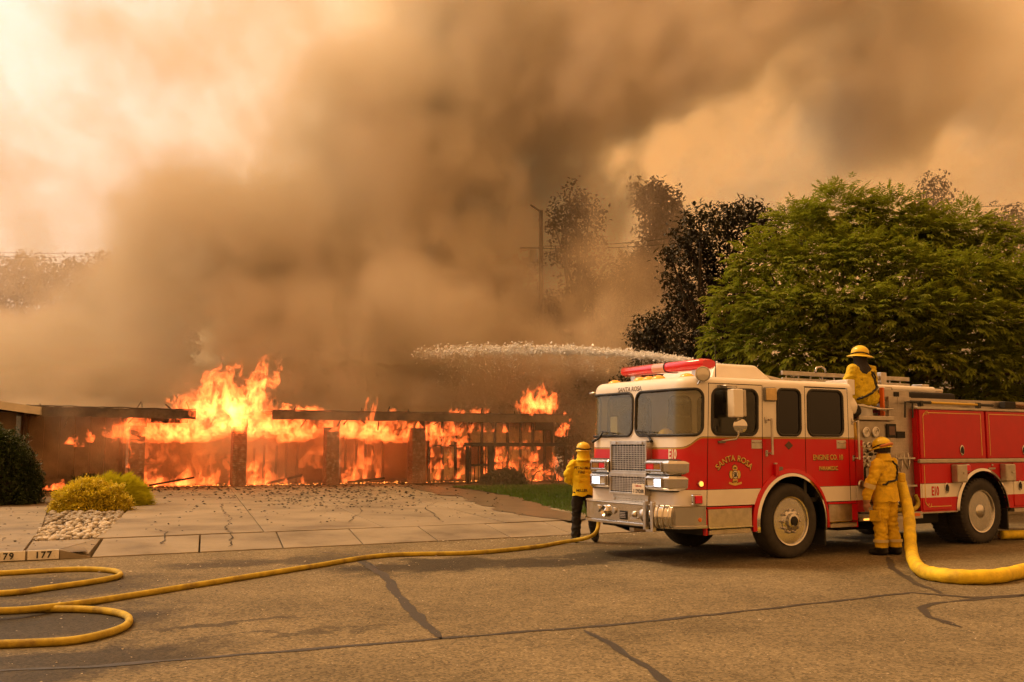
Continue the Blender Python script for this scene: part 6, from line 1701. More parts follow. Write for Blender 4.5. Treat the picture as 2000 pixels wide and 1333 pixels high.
big_tree(TB, 'large leafy green tree standing behind the fire engine', lob, 5, M_LEAFG, 380, .165, .027, .26, 2.6)
# leaders poking out of the top of the crown
def forked_tree(name, label, base, hgt, seed, r0, levels, splay, leafmat, bark, nleaf, L_, w_, rad, lean=(0, 0, 0), twist=.25, bare=0.0, first=None, cat='tree', group=None, fork=(2, 3)):
    rr = random.Random(seed); t = empty(name, base); tag(t, label, cat, group)
    tr = MB(); tips = []
    limbs(tr, (0, 0, -.1), hgt, rr, r0, levels, splay, tips, Vector(lean), twist, fork, first)
    tr.build('trunk', bark, t, smooth='all')
    cr = MB()
    for p, d in tips:
        if rr.random() < bare: continue
        tuft(cr, p, rr, nleaf, L_, w_, rad)
    cr.build('crown', leafmat, t)
    return t
def at_ground(x, Y): 
    q = px(x, 875, Y); return Vector((q.x, q.y, .1))
def cloud_tree(name, label, base_x, Y, blobs, seed, leafmat, bark, dens, L_, w_, group=None, r0=.25):
    """tree whose crown is laid out as leaf clumps of uneven size"""
    rr = random.Random(seed); base = at_ground(base_x, Y); t = empty(name, base); tag(t, label, 'tree', group)
    tr, cr = MB(), MB(); k = Y / 1944.0
    low = max(y for x, y, r in blobs); bl2 = [(x + rr.uniform(-20, 20), low + 55 + rr.uniform(-10, 30), r * 1.25) for x, y, r in blobs if y > low - 70] + [(x + rr.uniform(-20, 20), low + dy, r * 1.3) for x, y, r in blobs if y > low - 70 for dy in (110, 165)]
    for i, (x, y, r) in enumerate(list(blobs) + [q for q in bl2 if q[1] < 830]):
        c = px(x, y, Y + rr.uniform(-1.5, 1.5)) - base; rm = r * k
        h = max(1.0, c.z * rr.uniform(.45, .6)); mid = Vector((c.x * .5 + rr.uniform(-.6, .6), c.y * .4, lerp(h, c.z, .4)))
        tr.tube([(0, 0, -.1), (rr.uniform(-.1, .1), 0, h), mid, c], [r0 * .8, r0 * .55, r0 * .24, .03], 7)
        n = int(dens * 5.0 * rm * rm)
        for j in range(n):
            v = Vector((rr.gauss(0, 1), rr.gauss(0, 1), rr.gauss(0, 1))).normalized()
            q = c + v * rm * (rr.random() ** .45) * (1 + .35 * mnoise.noise(c + v * 2.2))
            if mnoise.noise(q * (1.3 / max(rm, .3)) * 1.6 + Vector((seed, 0, 0))) < -.18: continue
            tuft(cr, q, rr, 5, L_, w_, L_ * .6)
    tr.build('trunk', bark, t, smooth='all'); cr.build('crown', leafmat, t)
    return t
# dark evergreen to the left of the green tree
cloud_tree('evergreen_tree', 'dark broad-leaved evergreen tree just left of the green tree', 1440, 31, [(1345, 470, 48), (1370, 440, 42), (1420, 435, 50), (1450, 420, 38), (1490, 430, 45), (1380, 500, 55), (1440, 500, 60), (1335, 545, 45), (1400, 560, 60), (1330, 600, 45), (1380, 620, 55), (1430, 600, 60), (1275, 655, 35), (1300, 630, 30), (1350, 670, 50), (1400, 690, 60), (1310, 500, 25), (1500, 480, 50), (1455, 650, 55)], 9, M_LEAFD, M_BARKD, 60, .17, .045, r0=.22)
# low dark bush mass under it
cloud_tree('evergreen_shrub', 'dark shrub at the foot of the evergreen, half lost in smoke', 1270, 33, [(1260, 640, 34), (1290, 660, 40), (1245, 665, 28), (1310, 690, 45), (1260, 700, 40)], 19, M_LEAFD, M_BARKD, 60, .15, .04, r0=.12)
cloud_tree('evergreen_shrub', 'dark shrub bank behind the fire engine under the green tree', 1760, 31, [(1460 + 70 * k, 745 + 25 * (k % 3), 60) for k in range(9)] + [(1500 + 75 * k, 800, 60) for k in range(8)], 23, M_LEAFD, M_BARKD, 40, .20, .06, r0=.08)
cloud_tree('evergreen_shrub', 'dark shrub added to block the pale gap past the right end of the burning house', 1130, 49, [(1095, 890, 40), (1145, 880, 50), (1110, 840, 50), (1170, 840, 55), (1140, 800, 50), (1190, 790, 50)], 27, M_LEAFD, M_BARKD, 22, .24, .07, r0=.08)  # added filler foliage: darkens the bright gap behind the garden screen
# smoke-hidden trees behind the house
cloud_tree('oak_tree', 'gnarled oak with sparse hanging foliage right of the utility pole', 1130, 55, [(1125, 395, 40), (1150, 420, 38), (1105, 425, 36), (1085, 450, 30), (1130, 460, 45), (1140, 500, 50), (1100, 500, 30), (1160, 550, 55), (1120, 590, 60), (1180, 600, 60), (1090, 620, 60), (1150, 650, 70), (1220, 560, 60), (1240, 600, 60)], 29, M_LEAFO, M_BARKD, 13, .28, .08, r0=.38)
forked_tree('bare_oak_tree', 'tall half-bare twisted oak rising above the smoke behind the engine', at_ground(1252, 56), 17, 71, .42, 4, .55, M_LEAFO, M_BARKD, 7, .30, .09, .55, lean=(-.05, 0, 0), twist=.30, bare=.45, first=10.5)
cloud_tree('oak_tree', 'rounded smoke-grey oak behind the tall bare one', 1290, 66, [(1265, 385, 40), (1290, 400, 45), (1310, 430, 45), (1280, 440, 40), (1260, 520, 60), (1320, 480, 50)], 33, M_LEAFO, M_BARKD, 20, .34, .10, r0=.35)
cloud_tree('oak_tree', 'dim oak mass left of the utility pole, deep in smoke', 960, 58, [(940, 530, 40), (960, 560, 55), (1000, 570, 55), (1020, 520, 30), (920, 580, 45), (985, 610, 70), (1040, 620, 60), (900, 620, 50)], 37, M_LEAFO, M_BARKD, 20, .30, .09, r0=.35)
cloud_tree('oak_tree', 'dim oak silhouette in the smoke above the middle of the house', 760, 60, [(745, 500, 28), (760, 530, 40), (730, 550, 35), (780, 560, 45), (700, 590, 40), (760, 610, 60), (820, 600, 55), (860, 590, 45)], 41, M_LEAFO, M_BARKD, 18, .30, .09, r0=.3)
# far left tree line
cloud_tree('far_tree', 'pale hazy tree at the far left edge of the sky', 20, 72, [(-20, 540, 45), (25, 545, 40), (60, 520, 32), (45, 510, 18), (100, 545, 38), (0, 580, 50), (70, 580, 50)], 51, M_LEAFO, M_BARKD, 16, .36, .11, 'hazy trees at the left', r0=.3)
cloud_tree('far_tree', 'pale hazy tree second from the left edge', 165, 76, [(140, 535, 35), (180, 525, 30), (205, 515, 20), (190, 555, 40), (150, 575, 45), (220, 580, 40)], 53, M_LEAFO, M_BARKD, 16, .36, .11, 'hazy trees at the left', r0=.3)
cloud_tree('far_tree', 'taller faint tree rising from the smoke left of the plume', 300, 80, [(300, 480, 30), (320, 470, 20), (285, 500, 30), (310, 520, 40), (340, 530, 40), (280, 560, 50)], 57, M_LEAFO, M_BARKD, 16, .36, .11, 'hazy trees at the left', r0=.3)
# far right
cloud_tree('far_tree', 'smoky tree top peeping over the green tree at the right', 1830, 52, [(1825, 360, 26), (1810, 375, 24), (1840, 385, 26), (1825, 410, 36), (1850, 430, 30), (1800, 400, 20)], 61, M_LEAFO, M_BARKD, 22, .20, .06, r0=.28)
cloud_tree('far_tree', 'dusky tree behind the green tree at the right picture edge', 1985, 46, [(1960, 430, 35), (1990, 425, 35), (2020, 440, 40), (1975, 470, 45), (2010, 500, 50)], 63, M_LEAFO, M_BARKD, 22, .20, .06, r0=.28)

# utility pole and wires in the smoke
pole = empty('utility_pole', at_ground(1058, 51)); tag(pole, 'wooden utility pole with crossarm standing in smoke behind the house', 'pole')
ph = px(1058, 415, 51).z
MB().tube([(0, 0, -.1), (0, 0, ph)], [.15, .10], 12).build('mast', M_BARKD, pole, smooth='all')
MB().beam((-.05, 0, ph - .05), (-.55, -.2, ph + .25), .07, .07).build('crossarm', M_BARKD, pole); MB().beam((-1.1, 0, ph - 2.0), (.15, 0, ph - 2.0), .07, .08).build('crossarm', M_BARKD, pole)
MB().lathe([(.16, 0), (.18, .05), (.18, .6), (.14, .66), (.001, .66)], (-.42, 0, ph - 2.75), (0, 0, 1), 14).build('transformer', M_GREY, pole, smooth=True)
def wire(a, b, sag, label):
    P = [a.lerp(b, k / 24) - Vector((0, 0, sag * 4 * (k / 24) * (1 - k / 24))) for k in range(25)]
    o = MB().tube(P, .018, 5).build('overhead_wire', M_GASK); tag(o, label, 'wire', 'overhead wires'); return o
pt = pole.location + Vector((0, 0, ph - 2.0)); q = px(2060, 398, 50)
wire(pt + Vector((0, 0, .1)), px(1430, 446, 50), .25, 'upper wire running right from the utility pole'); wire(pt + Vector((-.8, 0, .0)), px(1430, 462, 50), .25, 'lower wire running right from the utility pole')
wire(px(1850, 402, 48), px(2060, 396, 48), .1, 'thin wire against the orange sky at the far right'); wire(px(-60, 492, 62), px(420, 482, 66), .25, 'faint upper wire crossing the pale sky at the left'); wire(px(-60, 500, 62), px(420, 489, 66), .25, 'faint lower wire crossing the pale sky at the left')

# --- shrubs
def shrub(name, label, c, rad, n, seed, mat, L_, w_, kind='dome', bark=M_BARKD):
    rr = random.Random(seed); s = empty(name, c); tag(s, label, 'shrub'); cr, tr = MB(), MB()
    for i in range(9):
        a = rr.uniform(0, 2*PI); tr.tube([(0, 0, -.05), (math.cos(a) * rad[0] * .3, math.sin(a) * rad[1] * .3, rad[2] * .5), (math.cos(a) * rad[0] * .6, math.sin(a) * rad[1] * .6, rad[2] * .8)], [.03, .02, .008], 5)
    for i in range(n):
        v = Vector((rr.gauss(0, 1), rr.gauss(0, 1), abs(rr.gauss(0, 1)))).normalized(); k = rr.uniform(.72, 1.0)
        lump = 1 + .20 * mnoise.noise(v * 2.6 + Vector((seed, 0, 0))) + .13 * mnoise.noise(v * 7.0)
        p = Vector((v.x * rad[0], v.y * rad[1], v.z * rad[2])) * k * lump
        if kind == 'dome': tuft(cr, p, rr, 4, L_, w_, L_ * .4, bias=v * 1.2)
        else:
            d = (v * .8 + Vector((.55, -.1, .25)) + Vector((rr.gauss(0, .2), rr.gauss(0, .2), rr.gauss(0, .2)))).normalized(); leaf(cr, p, d, Vector((0, 0, 1)), L_ * rr.uniform(.7, 1.2), w_)
    core = MB(); bmx = []
    for j in range(7):
        z = rad[2] * .80 * math.sin(PI / 2 * j / 6); q = math.cos(PI / 2 * j / 6) * .80
        bmx.append([(rad[0] * q * math.cos(2*PI*k/18), rad[1] * q * math.sin(2*PI*k/18), z) for k in range(18)])
    core.ring_loft(bmx); core.build('inner_twigs', bark, s, smooth='all')
    tr.build('stems', bark, s); cr.build('foliage', mat, s)
    return s
shrub('golden_shrub', 'rounded golden yellow shrub at the edge of the stone bed', gw(176, 1004, .1) + Vector((-.3, .75, 0)), (.90, .80, .74), 8500, 3, M_GOLDL, .055, .016)
shrub('lime_shrub', 'lime yellow feathery grass clump behind the golden shrub', gw(222, 992, .1) + Vector((-.25, .7, 0)), (.76, .75, .68), 8000, 4, M_LIME, .26, .006, 'grass')
shrub('hedge_shrub', 'dark green clipped shrub at the left picture edge', gw(-8, 985, .1) + Vector((-.1, .3, 0)), (1.05, 1.1, 2.05), 7500, 6, M_LEAFB, .085, .026)
shrub('grey_shrub', 'grey green bush in the smoky garden behind the golden shrub', hp(-5.3, -1.6, -.05), (.75, .6, .55), 1200, 7, M_LEAFB, .10, .028)
shrub('dark_shrub', 'dark bush with bare upright stems before the black screen', hp(10.35, -1.9, -.05), (.95, .5, .62), 2200, 8, M_LEAFB, .10, .028)
# scorched bare branches inside the screen
rr = random.Random(66)
def bare_shrub(label, base, hgt, seed, splay, lv):
    rr2 = random.Random(seed); s = empty('bare_shrub', base); tag(s, label, 'shrub', 'scorched shrubs'); tr = MB(); tips = []
    for k in range(4):
        limbs(tr, (rr2.uniform(-.2, .2), 0, -.05), hgt, rr2, .028, lv, splay, tips, Vector((rr2.uniform(-.6, .6), 0, 0)), .3, (2, 2), hgt * .4)
    tr.build('branches', M_BARKD, s); return s
bare_shrub('burnt upright bare stems behind the dark bush', hp(10.2, -1.6, 0), 1.5, 3, .35, 3); bare_shrub('burnt tangled bare shrub in the middle of the black screen', hp(11.7, -1.55, 0), 1.5, 4, .6, 3); bare_shrub('burnt bare shrub at the right end of the black screen', hp(13.0, -1.6, 0), 1.4, 5, .6, 3)

# ------------------------------------------------------------------ flames: layered curling sheets of burning gas
FIRE_GAIN = 3.0
def flame_mat():
    m = bpy.data.materials.new('flame'); m.use_nodes = True
    t = m.node_tree; N, L = t.nodes, t.links; N.clear()
    out = N.new('ShaderNodeOutputMaterial')
    def ma(op, a, b=None, c=None, clamp=False):
        n = N.new('ShaderNodeMath'); n.operation = op; n.use_clamp = clamp
        for i, x in enumerate((a, b, c)):
            if x is None: continue
            if isinstance(x, (int, float)): n.inputs[i].default_value = x
            else: L.new(x, n.inputs[i])
        return n.outputs['Value']
    uv = N.new('ShaderNodeUVMap'); uv.uv_map = 'uv'; sp = N.new('ShaderNodeSeparateXYZ'); L.new(uv.outputs['UV'], sp.inputs[0])
    at = N.new('ShaderNodeAttribute'); at.attribute_name = 'heat'
    tcn = N.new('ShaderNodeTexCoord'); mp = N.new('ShaderNodeMapping'); mp.inputs['Scale'].default_value = (1.0, 1.0, .62); L.new(tcn.outputs['Object'], mp.inputs['Vector'])
    wn = N.new('ShaderNodeTexNoise'); wn.inputs['Scale'].default_value = 1.6; wn.inputs['Detail'].default_value = 2; L.new(mp.outputs['Vector'], wn.inputs['Vector'])
    ws = N.new('ShaderNodeVectorMath'); ws.operation = 'MULTIPLY_ADD'; L.new(wn.outputs['Color'], ws.inputs[0]); ws.inputs[1].default_value = (1.1, 1.1, 1.1); L.new(mp.outputs['Vector'], ws.inputs[2])
    n1 = N.new('ShaderNodeTexNoise'); n1.inputs['Scale'].default_value = 2.3; n1.inputs['Detail'].default_value = 4; n1.inputs['Roughness'].default_value = .62; L.new(ws.outputs['Vector'], n1.inputs['Vector'])
    n2 = N.new('ShaderNodeTexNoise'); n2.inputs['Scale'].default_value = 5.5; n2.inputs['Detail'].default_value = 3; n2.inputs['Roughness'].default_value = .6; L.new(ws.outputs['Vector'], n2.inputs['Vector'])
    ridge = ma('SUBTRACT', 1.0, ma('MULTIPLY', ma('ABSOLUTE', ma('SUBTRACT', n2.outputs[0], .5)), 5.0), clamp=True)      # bright filaments
    u = ma('SUBTRACT', ma('MULTIPLY', sp.outputs['X'], 2.0), 1.0)
    edge = ma('SUBTRACT', 1.0, ma('MULTIPLY', u, u), clamp=True)
    vt = ma('MULTIPLY', ma('POWER', ma('SUBTRACT', 1.0, sp.outputs['Y'], clamp=True), .7), ma('MULTIPLY', sp.outputs['Y'], 9.0, clamp=True))
    body = ma('MULTIPLY', edge, vt)
    val = ma('ADD', ma('MULTIPLY', body, .85), ma('MULTIPLY', ma('SUBTRACT', n1.outputs[0], .54), 3.8))
    val = ma('MULTIPLY', val, ma('MULTIPLY', body, 4.0, clamp=True))
    al = N.new('ShaderNodeMapRange'); al.interpolation_type = 'SMOOTHSTEP'; al.inputs['From Min'].default_value = .10; al.inputs['From Max'].default_value = .70; L.new(val, al.inputs['Value'])
    hot = ma('MULTIPLY', ma('ADD', ma('MULTIPLY', val, .75), ma('MULTIPLY', ridge, .35)), at.outputs['Fac'])
    rp = N.new('ShaderNodeValToRGB'); cr = rp.color_ramp
    cr.elements[0].position = 0.0; cr.elements[0].color = (.32, .045, .008, 1)
    cr.elements[1].position = 1.0; cr.elements[1].color = (3.6, 2.1, 1.1, 1)
    for p_, c_ in ((.3, (.80, .125, .026, 1)), (.6, (1.7, .44, .13, 1))):
        e = cr.elements.new(p_); e.color = c_
    L.new(hot, rp.inputs['Fac'])
    em = N.new('ShaderNodeEmission'); L.new(rp.outputs['Color'], em.inputs['Color']); L.new(ma('MULTIPLY', al.outputs['Result'], FIRE_GAIN), em.inputs['Strength'])
    # burning gas only adds light: whatever lies behind shines through
    tr = N.new('ShaderNodeBsdfTransparent'); tr.inputs['Color'].default_value = (1, 1, 1, 1); mx = N.new('ShaderNodeAddShader')
    L.new(tr.outputs[0], mx.inputs[0]); L.new(em.outputs[0], mx.inputs[1])
    L.new(mx.outputs[0], out.inputs['Surface'])
    return m
M_FLAME = flame_mat()
class FB:
    """collects flame tongues with their sheet coordinates"""
    def __init__(s): s.v, s.f, s.uv, s.h = [], [], [], []
    def tongue(s, p, hgt, wid, rr, lean=Vector((0, 0, 0)), heat=1.0, yaw=None, curl=.35, nu=6, nv=14):
        yaw = rr.gauss(0, .5) if yaw is None else yaw
        ax = UX * math.cos(yaw) + VX * math.sin(yaw); k = len(s.v); ph = rr.uniform(0, 6.28); q = Vector(p); d = Vector((0, 0, 1))
        bow = rr.uniform(-.4, .4)
        for j in range(nv + 1):
            t = j / nv
            w_ = wid * (.35 + 1.1 * math.sin(PI * min(1, .25 + t * .75)) ** 1.2) * .5
            sway = ax * math.sin(ph + t * 4.2) * curl * wid * t + VX * math.sin(ph * 1.7 + t * 3.1) * .25 * wid
            c = q + sway + lean * t * t * hgt
            for i in range(nu + 1):
                e = 2 * i / nu - 1
                s.v.append(tuple(c + ax * e * w_ + VX * (bow * wid * (1 - e * e)) + Vector((0, 0, hgt * t)))); s.uv.append((i / nu, t)); s.h.append(heat)
        for j in range(nv):
            for i in range(nu):
                a = k + j * (nu + 1) + i; s.f.append((a, a + 1, a + nu + 2, a + nu + 1))
    def build(s, label, group='flames of the house fire'):
        me = bpy.data.meshes.new('flames'); me.from_pydata(s.v, [], s.f); ul = me.uv_layers.new(name='uv')
        for l in me.loops: ul.data[l.index].uv = s.uv[l.vertex_index]
        a = me.attributes.new('heat', 'FLOAT', 'POINT'); a.data.foreach_set('value', s.h)
        me.materials.append(M_FLAME); me.polygons.foreach_set('use_smooth', [True] * len(me.polygons))
        o = bpy.data.objects.new('flames', me); col.objects.link(o); tag(o, label, 'fire', group); return o
rr = random.Random(77)
# main blaze bursting through the roof gap round the second column
F = FB()
for k in range(30):
    a = rr.gauss(-.5, .85); b = rr.uniform(-.75, .5)
    F.tongue(hp(a, b, rr.uniform(1.9, 2.7)), rr.uniform(1.0, 2.0), rr.uniform(.7, 1.3), rr, UX * rr.uniform(.0, .35), rr.uniform(.8, 1.15))
for (a, z, h, w_, ln, ht) in ((.15, 2.2, 2.6, .9, .10, 1.3), (.25, 2.6, 2.3, .8, .28, 1.35), (.55, 3.1, 2.0, .75, .32, 1.3), (.3, 1.9, 1.6, 1.1, .0, 1.3), (-.55, 2.6, 2.5, .9, .12, 1.15), (-.75, 2.9, 2.4, .85, .18, 1.15), (-1.3, 2.5, 1.7, 1.0, .2, 1.0), (-1.7, 2.4, 1.2, .9, .25, .9), (-1.35, 3.2, 1.7, .45, .20, .75), (-1.9, 2.3, .9, .8, .2, .9), (.9, 3.6, 1.5, .6, .4, 1.0), (-.2, 2.3, 1.8, 1.0, .15, 1.1)):
    for e in range(2): F.tongue(hp(a + rr.uniform(-.12, .12), -.55 + rr.uniform(-.3, .3), z), h * rr.uniform(.9, 1.05), w_, rr, UX * ln, ht, yaw=rr.gauss(0, .25))
F.build('tallest flames bursting through the roof beside the second brick column')
# rolling flames under the eave, bay by bay
def eave(a0, a1, n, z0, z1, heat, label, b0=-.5, b1=1.6):
    F = FB()
    for k in range(n):
        a = rr.uniform(a0, a1); F.tongue(hp(a, rr.uniform(b0, b1), rr.uniform(z0, z1)), rr.uniform(.55, 1.15), rr.uniform(.7, 1.3), rr, UX * rr.uniform(-.3, .5), heat * rr.uniform(.75, 1.15), curl=.5)
    F.build(label)
eave(-4.3, -2.2, 16, 1.55, 2.0, 1.0, 'orange flames curling out under the eave of the left bay', -.7, .6)
eave(-3.0, .3, 26, 1.55, 2.1, 1.15, 'flames rolling under the eave left of the second column', -.5, 1.2)
eave(.3, 3.5, 38, 1.6, 2.15, 1.3, 'flames rolling under the eave between second and third columns')
eave(3.7, 7.2, 40, 1.55, 2.15, 1.3, 'flames rolling under the eave between third and fourth columns')
eave(7.4, 9.4, 17, 1.6, 2.1, 1.25, 'flames licking the eave right of the fourth column', -.1, .8)
# deep fire filling the bays
def deep(a0, a1, n, label):
    F = FB()
    for k in range(n): F.tongue(hp(rr.uniform(a0, a1), rr.uniform(2.8, 5.2), rr.uniform(-.1, 1.2)), rr.uniform(1.0, 1.9), rr.uniform(.8, 1.5), rr, UX * rr.uniform(-.2, .3), rr.uniform(.35, .6), nu=5, nv=10)
    F.build(label)
deep(-3.6, -.3, 9, 'fire deep inside the left carport bay'); deep(.4, 3.3, 8, 'fire deep inside the middle carport bay'); deep(4.0, 7.0, 8, 'fire deep inside the third carport bay'); deep(8.4, 13.6, 16, 'fire deep inside the right wing')
# floor fires
def spots_fire(P, hgt, wid, n, heat, label, jit=.35):
    F = FB()
    for (a, b, z) in P:
        for k in range(n): F.tongue(hp(a + rr.gauss(0, jit), b + rr.gauss(0, .15), z), hgt * rr.uniform(.5, 1.3), wid * rr.uniform(.6, 1.3), rr, UX * rr.uniform(-.2, .4), heat * rr.uniform(.8, 1.1), nu=4, nv=8)
    return F.build(label)
spots_fire([(-2.9, .9, 0.0), (-2.2, 1.2, 0), (-1.5, 1.1, 0), (-.9, .9, 0)], .62, .40, 8, 1.0, 'low flames burning on the floor of the left carport bay')
spots_fire([(.5, .6, 0), (.9, 1.4, .25), (.7, 1.6, .5), (1.2, .3, 0), (2.2, 1.0, 0)], .55, .34, 7, 1.05, 'low flames on the floor right of the second column')
tag(spots_fire([(4.6, 1.0, 0), (5.4, 2.0, 0), (5.9, 2.2, .1), (6.0, 2.2, .7), (5.5, 2.3, .5)], .7, .24, 6, 1.05, 'narrow flames climbing studs in the third bay', .2), kind='stuff')
tag(spots_fire([(8.0 + .42 * k, .30, .1 + .45 * j) for k in range(4) for j in range(5)], .62, .20, 3, 1.15, 'flames eating up the wall studs right of the fourth column', .1), kind='stuff')
tag(spots_fire([(9.6 + .5 * k, .25, z) for k in range(8) for z in (.3, 1.35, 2.1)], .42, .22, 2, 1.1, 'small flames along the burnt panels of the right wing', .2), kind='stuff')
spots_fire([(10.6 + .42 * k, .1, .2 + .3 * (k % 3)) for k in range(8)], .75, .42, 4, 1.05, 'flames behind the black garden screen', .25)
spots_fire([(11.4 + .4 * k, -.7, 0) for k in range(6)], .65, .45, 3, .95, 'flames along the ground under the right wing', .25)
# along the roof edge
spots_fire([(1.5 + .35 * k, -.6, 2.84) for k in range(5)], .30, .35, 5, 1.0, 'small flames on the roof edge right of the main blaze', .2)
spots_fire([(4.9, -.85, 2.45)], 1.0, .24, 5, 1.1, 'single thin flame climbing the roof edge above the third bay', .06)
spots_fire([(8.6 + .4 * k, -.6, 2.84) for k in range(5)], .34, .3, 4, 1.0, 'row of small flames on the roof edge above the right wing', .2)
spots_fire([(12.25, -.5, 2.80), (12.3, -.5, 3.3)], .75, .28, 6, 1.1, 'thin flame standing on the roof near its right end', .1)
F = FB()
for k in range(26): F.tongue(hp(13.0 + rr.gauss(0, .38), -.4 + rr.uniform(-.3, .5), 2.75 + rr.uniform(0, .4)), rr.uniform(.7, 1.5), rr.uniform(.45, .8), rr, UX * rr.uniform(0, .5), rr.uniform(.75, 1.0))
F.build('orange flame billowing above the right end of the roof')
spots_fire([(13.9, -.5, 1.9), (14.0, -.5, 2.2)], .8, .35, 5, .9, 'flame hanging below the right end of the eave', .15)
spots_fire([(14.3, -1.0, .3), (14.4, -1.0, .8)], .8, .3, 5, .9, 'flames at the right end of the garden screen', .15)
# left garden
spots_fire([(-5.9, -.5, 1.55), (-5.6, -.5, 1.45), (-5.3, -.5, 1.6)], .45, .22, 4, .9, 'small curled flame in the smoke before the left bay', .08)
spots_fire([(-4.0, -.5, .7), (-3.95, -.5, 1.05)], .5, .14, 4, 1.0, 'thin lick of flame beside the first column', .05)
spots_fire([(-6.7 + .3 * k, -1.0, .0) for k in range(5)] + [(-4.6, -.9, 0)], .35, .22, 4, 1.0, 'small flames along the ground behind the golden shrub', .2)

# burning embers strewn on the carport floor
M_EMBER = pm('glowing_ember', (.05, .02, .01), .9, emit=(1.0, .28, .04), estr=5.0)
g = MB()
for k in range(260):
    a, b = rr.uniform(-3.4, 13.5), abs(rr.gauss(0, .9)) - .1
    flake(g, hp(a, b, .014), rr.uniform(.015, .05))
o = g.build('embers', M_EMBER); tag(o, 'glowing embers strewn over the burning floor', 'embers', kind='stuff')

# ------------------------------------------------------------------ smoke: one voxel volume grown from a field of billows
def volume_field(name, lo, hi, res, blobs, noise_scale, warp, gain, mat, label, cat, rough=0.6, cut=0.10, mod=0.17, base=0.007):
    ng = bpy.data.node_groups.new(name + '_field', 'GeometryNodeTree')
    ng.interface.new_socket('Geometry', in_out='INPUT', socket_type='NodeSocketGeometry')
    ng.interface.new_socket('Geometry', in_out='OUTPUT', socket_type='NodeSocketGeometry')
    N, L = ng.nodes, ng.links
    out = N.new('NodeGroupOutput')
    vc = N.new('GeometryNodeVolumeCube')
    vc.inputs['Min'].default_value = lo
    vc.inputs['Max'].default_value = hi
    vc.inputs['Resolution X'].default_value = res[0]
    vc.inputs['Resolution Y'].default_value = res[1]
    vc.inputs['Resolution Z'].default_value = res[2]
    vc.inputs['Background'].default_value = 0.0
    pos = N.new('GeometryNodeInputPosition')
    def vm(op, a, b=None, c=None):
        n = N.new('ShaderNodeVectorMath'); n.operation = op
        for i, x in enumerate((a, b, c)):
            if x is None: continue
            if isinstance(x, bpy.types.NodeSocket): L.new(x, n.inputs[i])
            elif op == 'SCALE' and i == 1: n.inputs['Scale'].default_value = x
            else: n.inputs[i].default_value = x
        return n.outputs['Value'] if op in ('LENGTH', 'DOT_PRODUCT') else n.outputs['Vector']
    def ma(op, a, b=None, c=None, clamp=False):
        n = N.new('ShaderNodeMath'); n.operation = op; n.use_clamp = clamp
        for i, x in enumerate((a, b, c)):
            if x is None: continue
            if isinstance(x, bpy.types.NodeSocket): L.new(x, n.inputs[i])
            else: n.inputs[i].default_value = x
        return n.outputs['Value']
    def nz(scale, detail, rough, vec, color=False, off=(0, 0, 0)):
        n = N.new('ShaderNodeTexNoise')
        n.inputs['Scale'].default_value = scale
        n.inputs['Detail'].default_value = detail
        n.inputs['Roughness'].default_value = rough
        L.new(vm('MULTIPLY', vm('ADD', vec, off), (1, .38, 1)), n.inputs['Vector'])
        return n.outputs['Color'] if color else n.outputs[0]
    p = pos.outputs['Position']
    # big swirls first, then finer billows
    w1 = vm('SCALE', vm('SUBTRACT', nz(noise_scale * 0.45, 2, 0.5, p, True), (0.5, 0.5, 0.5)), warp)
    q = vm('ADD', p, w1)
    w2 = vm('SCALE', vm('SUBTRACT', nz(noise_scale * 1.8, 4, 0.6, q, True, (7, 3, 1)), (0.5, 0.5, 0.5)), warp * 0.65)
    q = vm('ADD', q, w2)
    acc = None
    for (c, r, d) in blobs:
        t = vm('LENGTH', vm('DIVIDE', vm('SUBTRACT', q, c), r))
        f = ma('MULTIPLY', ma('SUBTRACT', 1.0, t, clamp=True), d)
        acc = f if acc is None else ma('SMOOTH_MAX', acc, f, 0.15)
    n3 = nz(noise_scale, 5, rough, q, False, (3, 9, 4))
    n4 = nz(noise_scale * 3.2, 4, .6, q, False, (1, 5, 2))
    n5 = nz(noise_scale * 2.6, 5, .62, q, False, (11, 2, 7))
    bil = ma('ABSOLUTE', ma('SUBTRACT', n4, .5))           # billow creases
    tex = ma('ADD', ma('MULTIPLY', ma('SUBTRACT', n3, .5), 1.5), ma('MULTIPLY', ma('SUBTRACT', .10, bil), 1.6))
    f = ma('ADD', acc, ma('MULTIPLY', tex, ma('MULTIPLY', acc, 2.5, clamp=True)))
    mr_ = N.new('ShaderNodeMapRange'); mr_.interpolation_type = 'SMOOTHSTEP'
    mr_.inputs['From Min'].default_value = cut; mr_.inputs['From Max'].default_value = cut + mod
    L.new(f, mr_.inputs['Value'])
    mr2 = N.new('ShaderNodeMapRange'); mr2.inputs['From Min'].default_value = .40; mr2.inputs['From Max'].default_value = .62; mr2.inputs['To Min'].default_value = .06; mr2.inputs['To Max'].default_value = 2.5
    L.new(ma('SUBTRACT', ma('ADD', ma('MULTIPLY', n3, .5), ma('MULTIPLY', n5, .5)), ma('MULTIPLY', ma('SUBTRACT', bil, .08), .35)), mr2.inputs['Value'])
    dens = ma('MULTIPLY', ma('MULTIPLY', ma('MULTIPLY', mr_.outputs['Result'], mr2.outputs['Result']), ma('MAXIMUM', acc, .05)), gain)
    dens = ma("ADD", dens, base)
    L.new(dens, vc.inputs['Density'])
    sm = N.new('GeometryNodeSetMaterial'); sm.inputs['Material'].default_value = mat
    L.new(vc.outputs['Volume'], sm.inputs['Geometry'])
    L.new(sm.outputs['Geometry'], out.inputs['Geometry'])
    me = bpy.data.meshes.new(name)
    me.materials.append(mat)
    o = bpy.data.objects.new(name, me)
    col.objects.link(o)
    md = o.modifiers.new('field', 'NODES'); md.node_group = ng
    o['kind'] = 'stuff'; o['label'] = label; o['category'] = cat
    return o

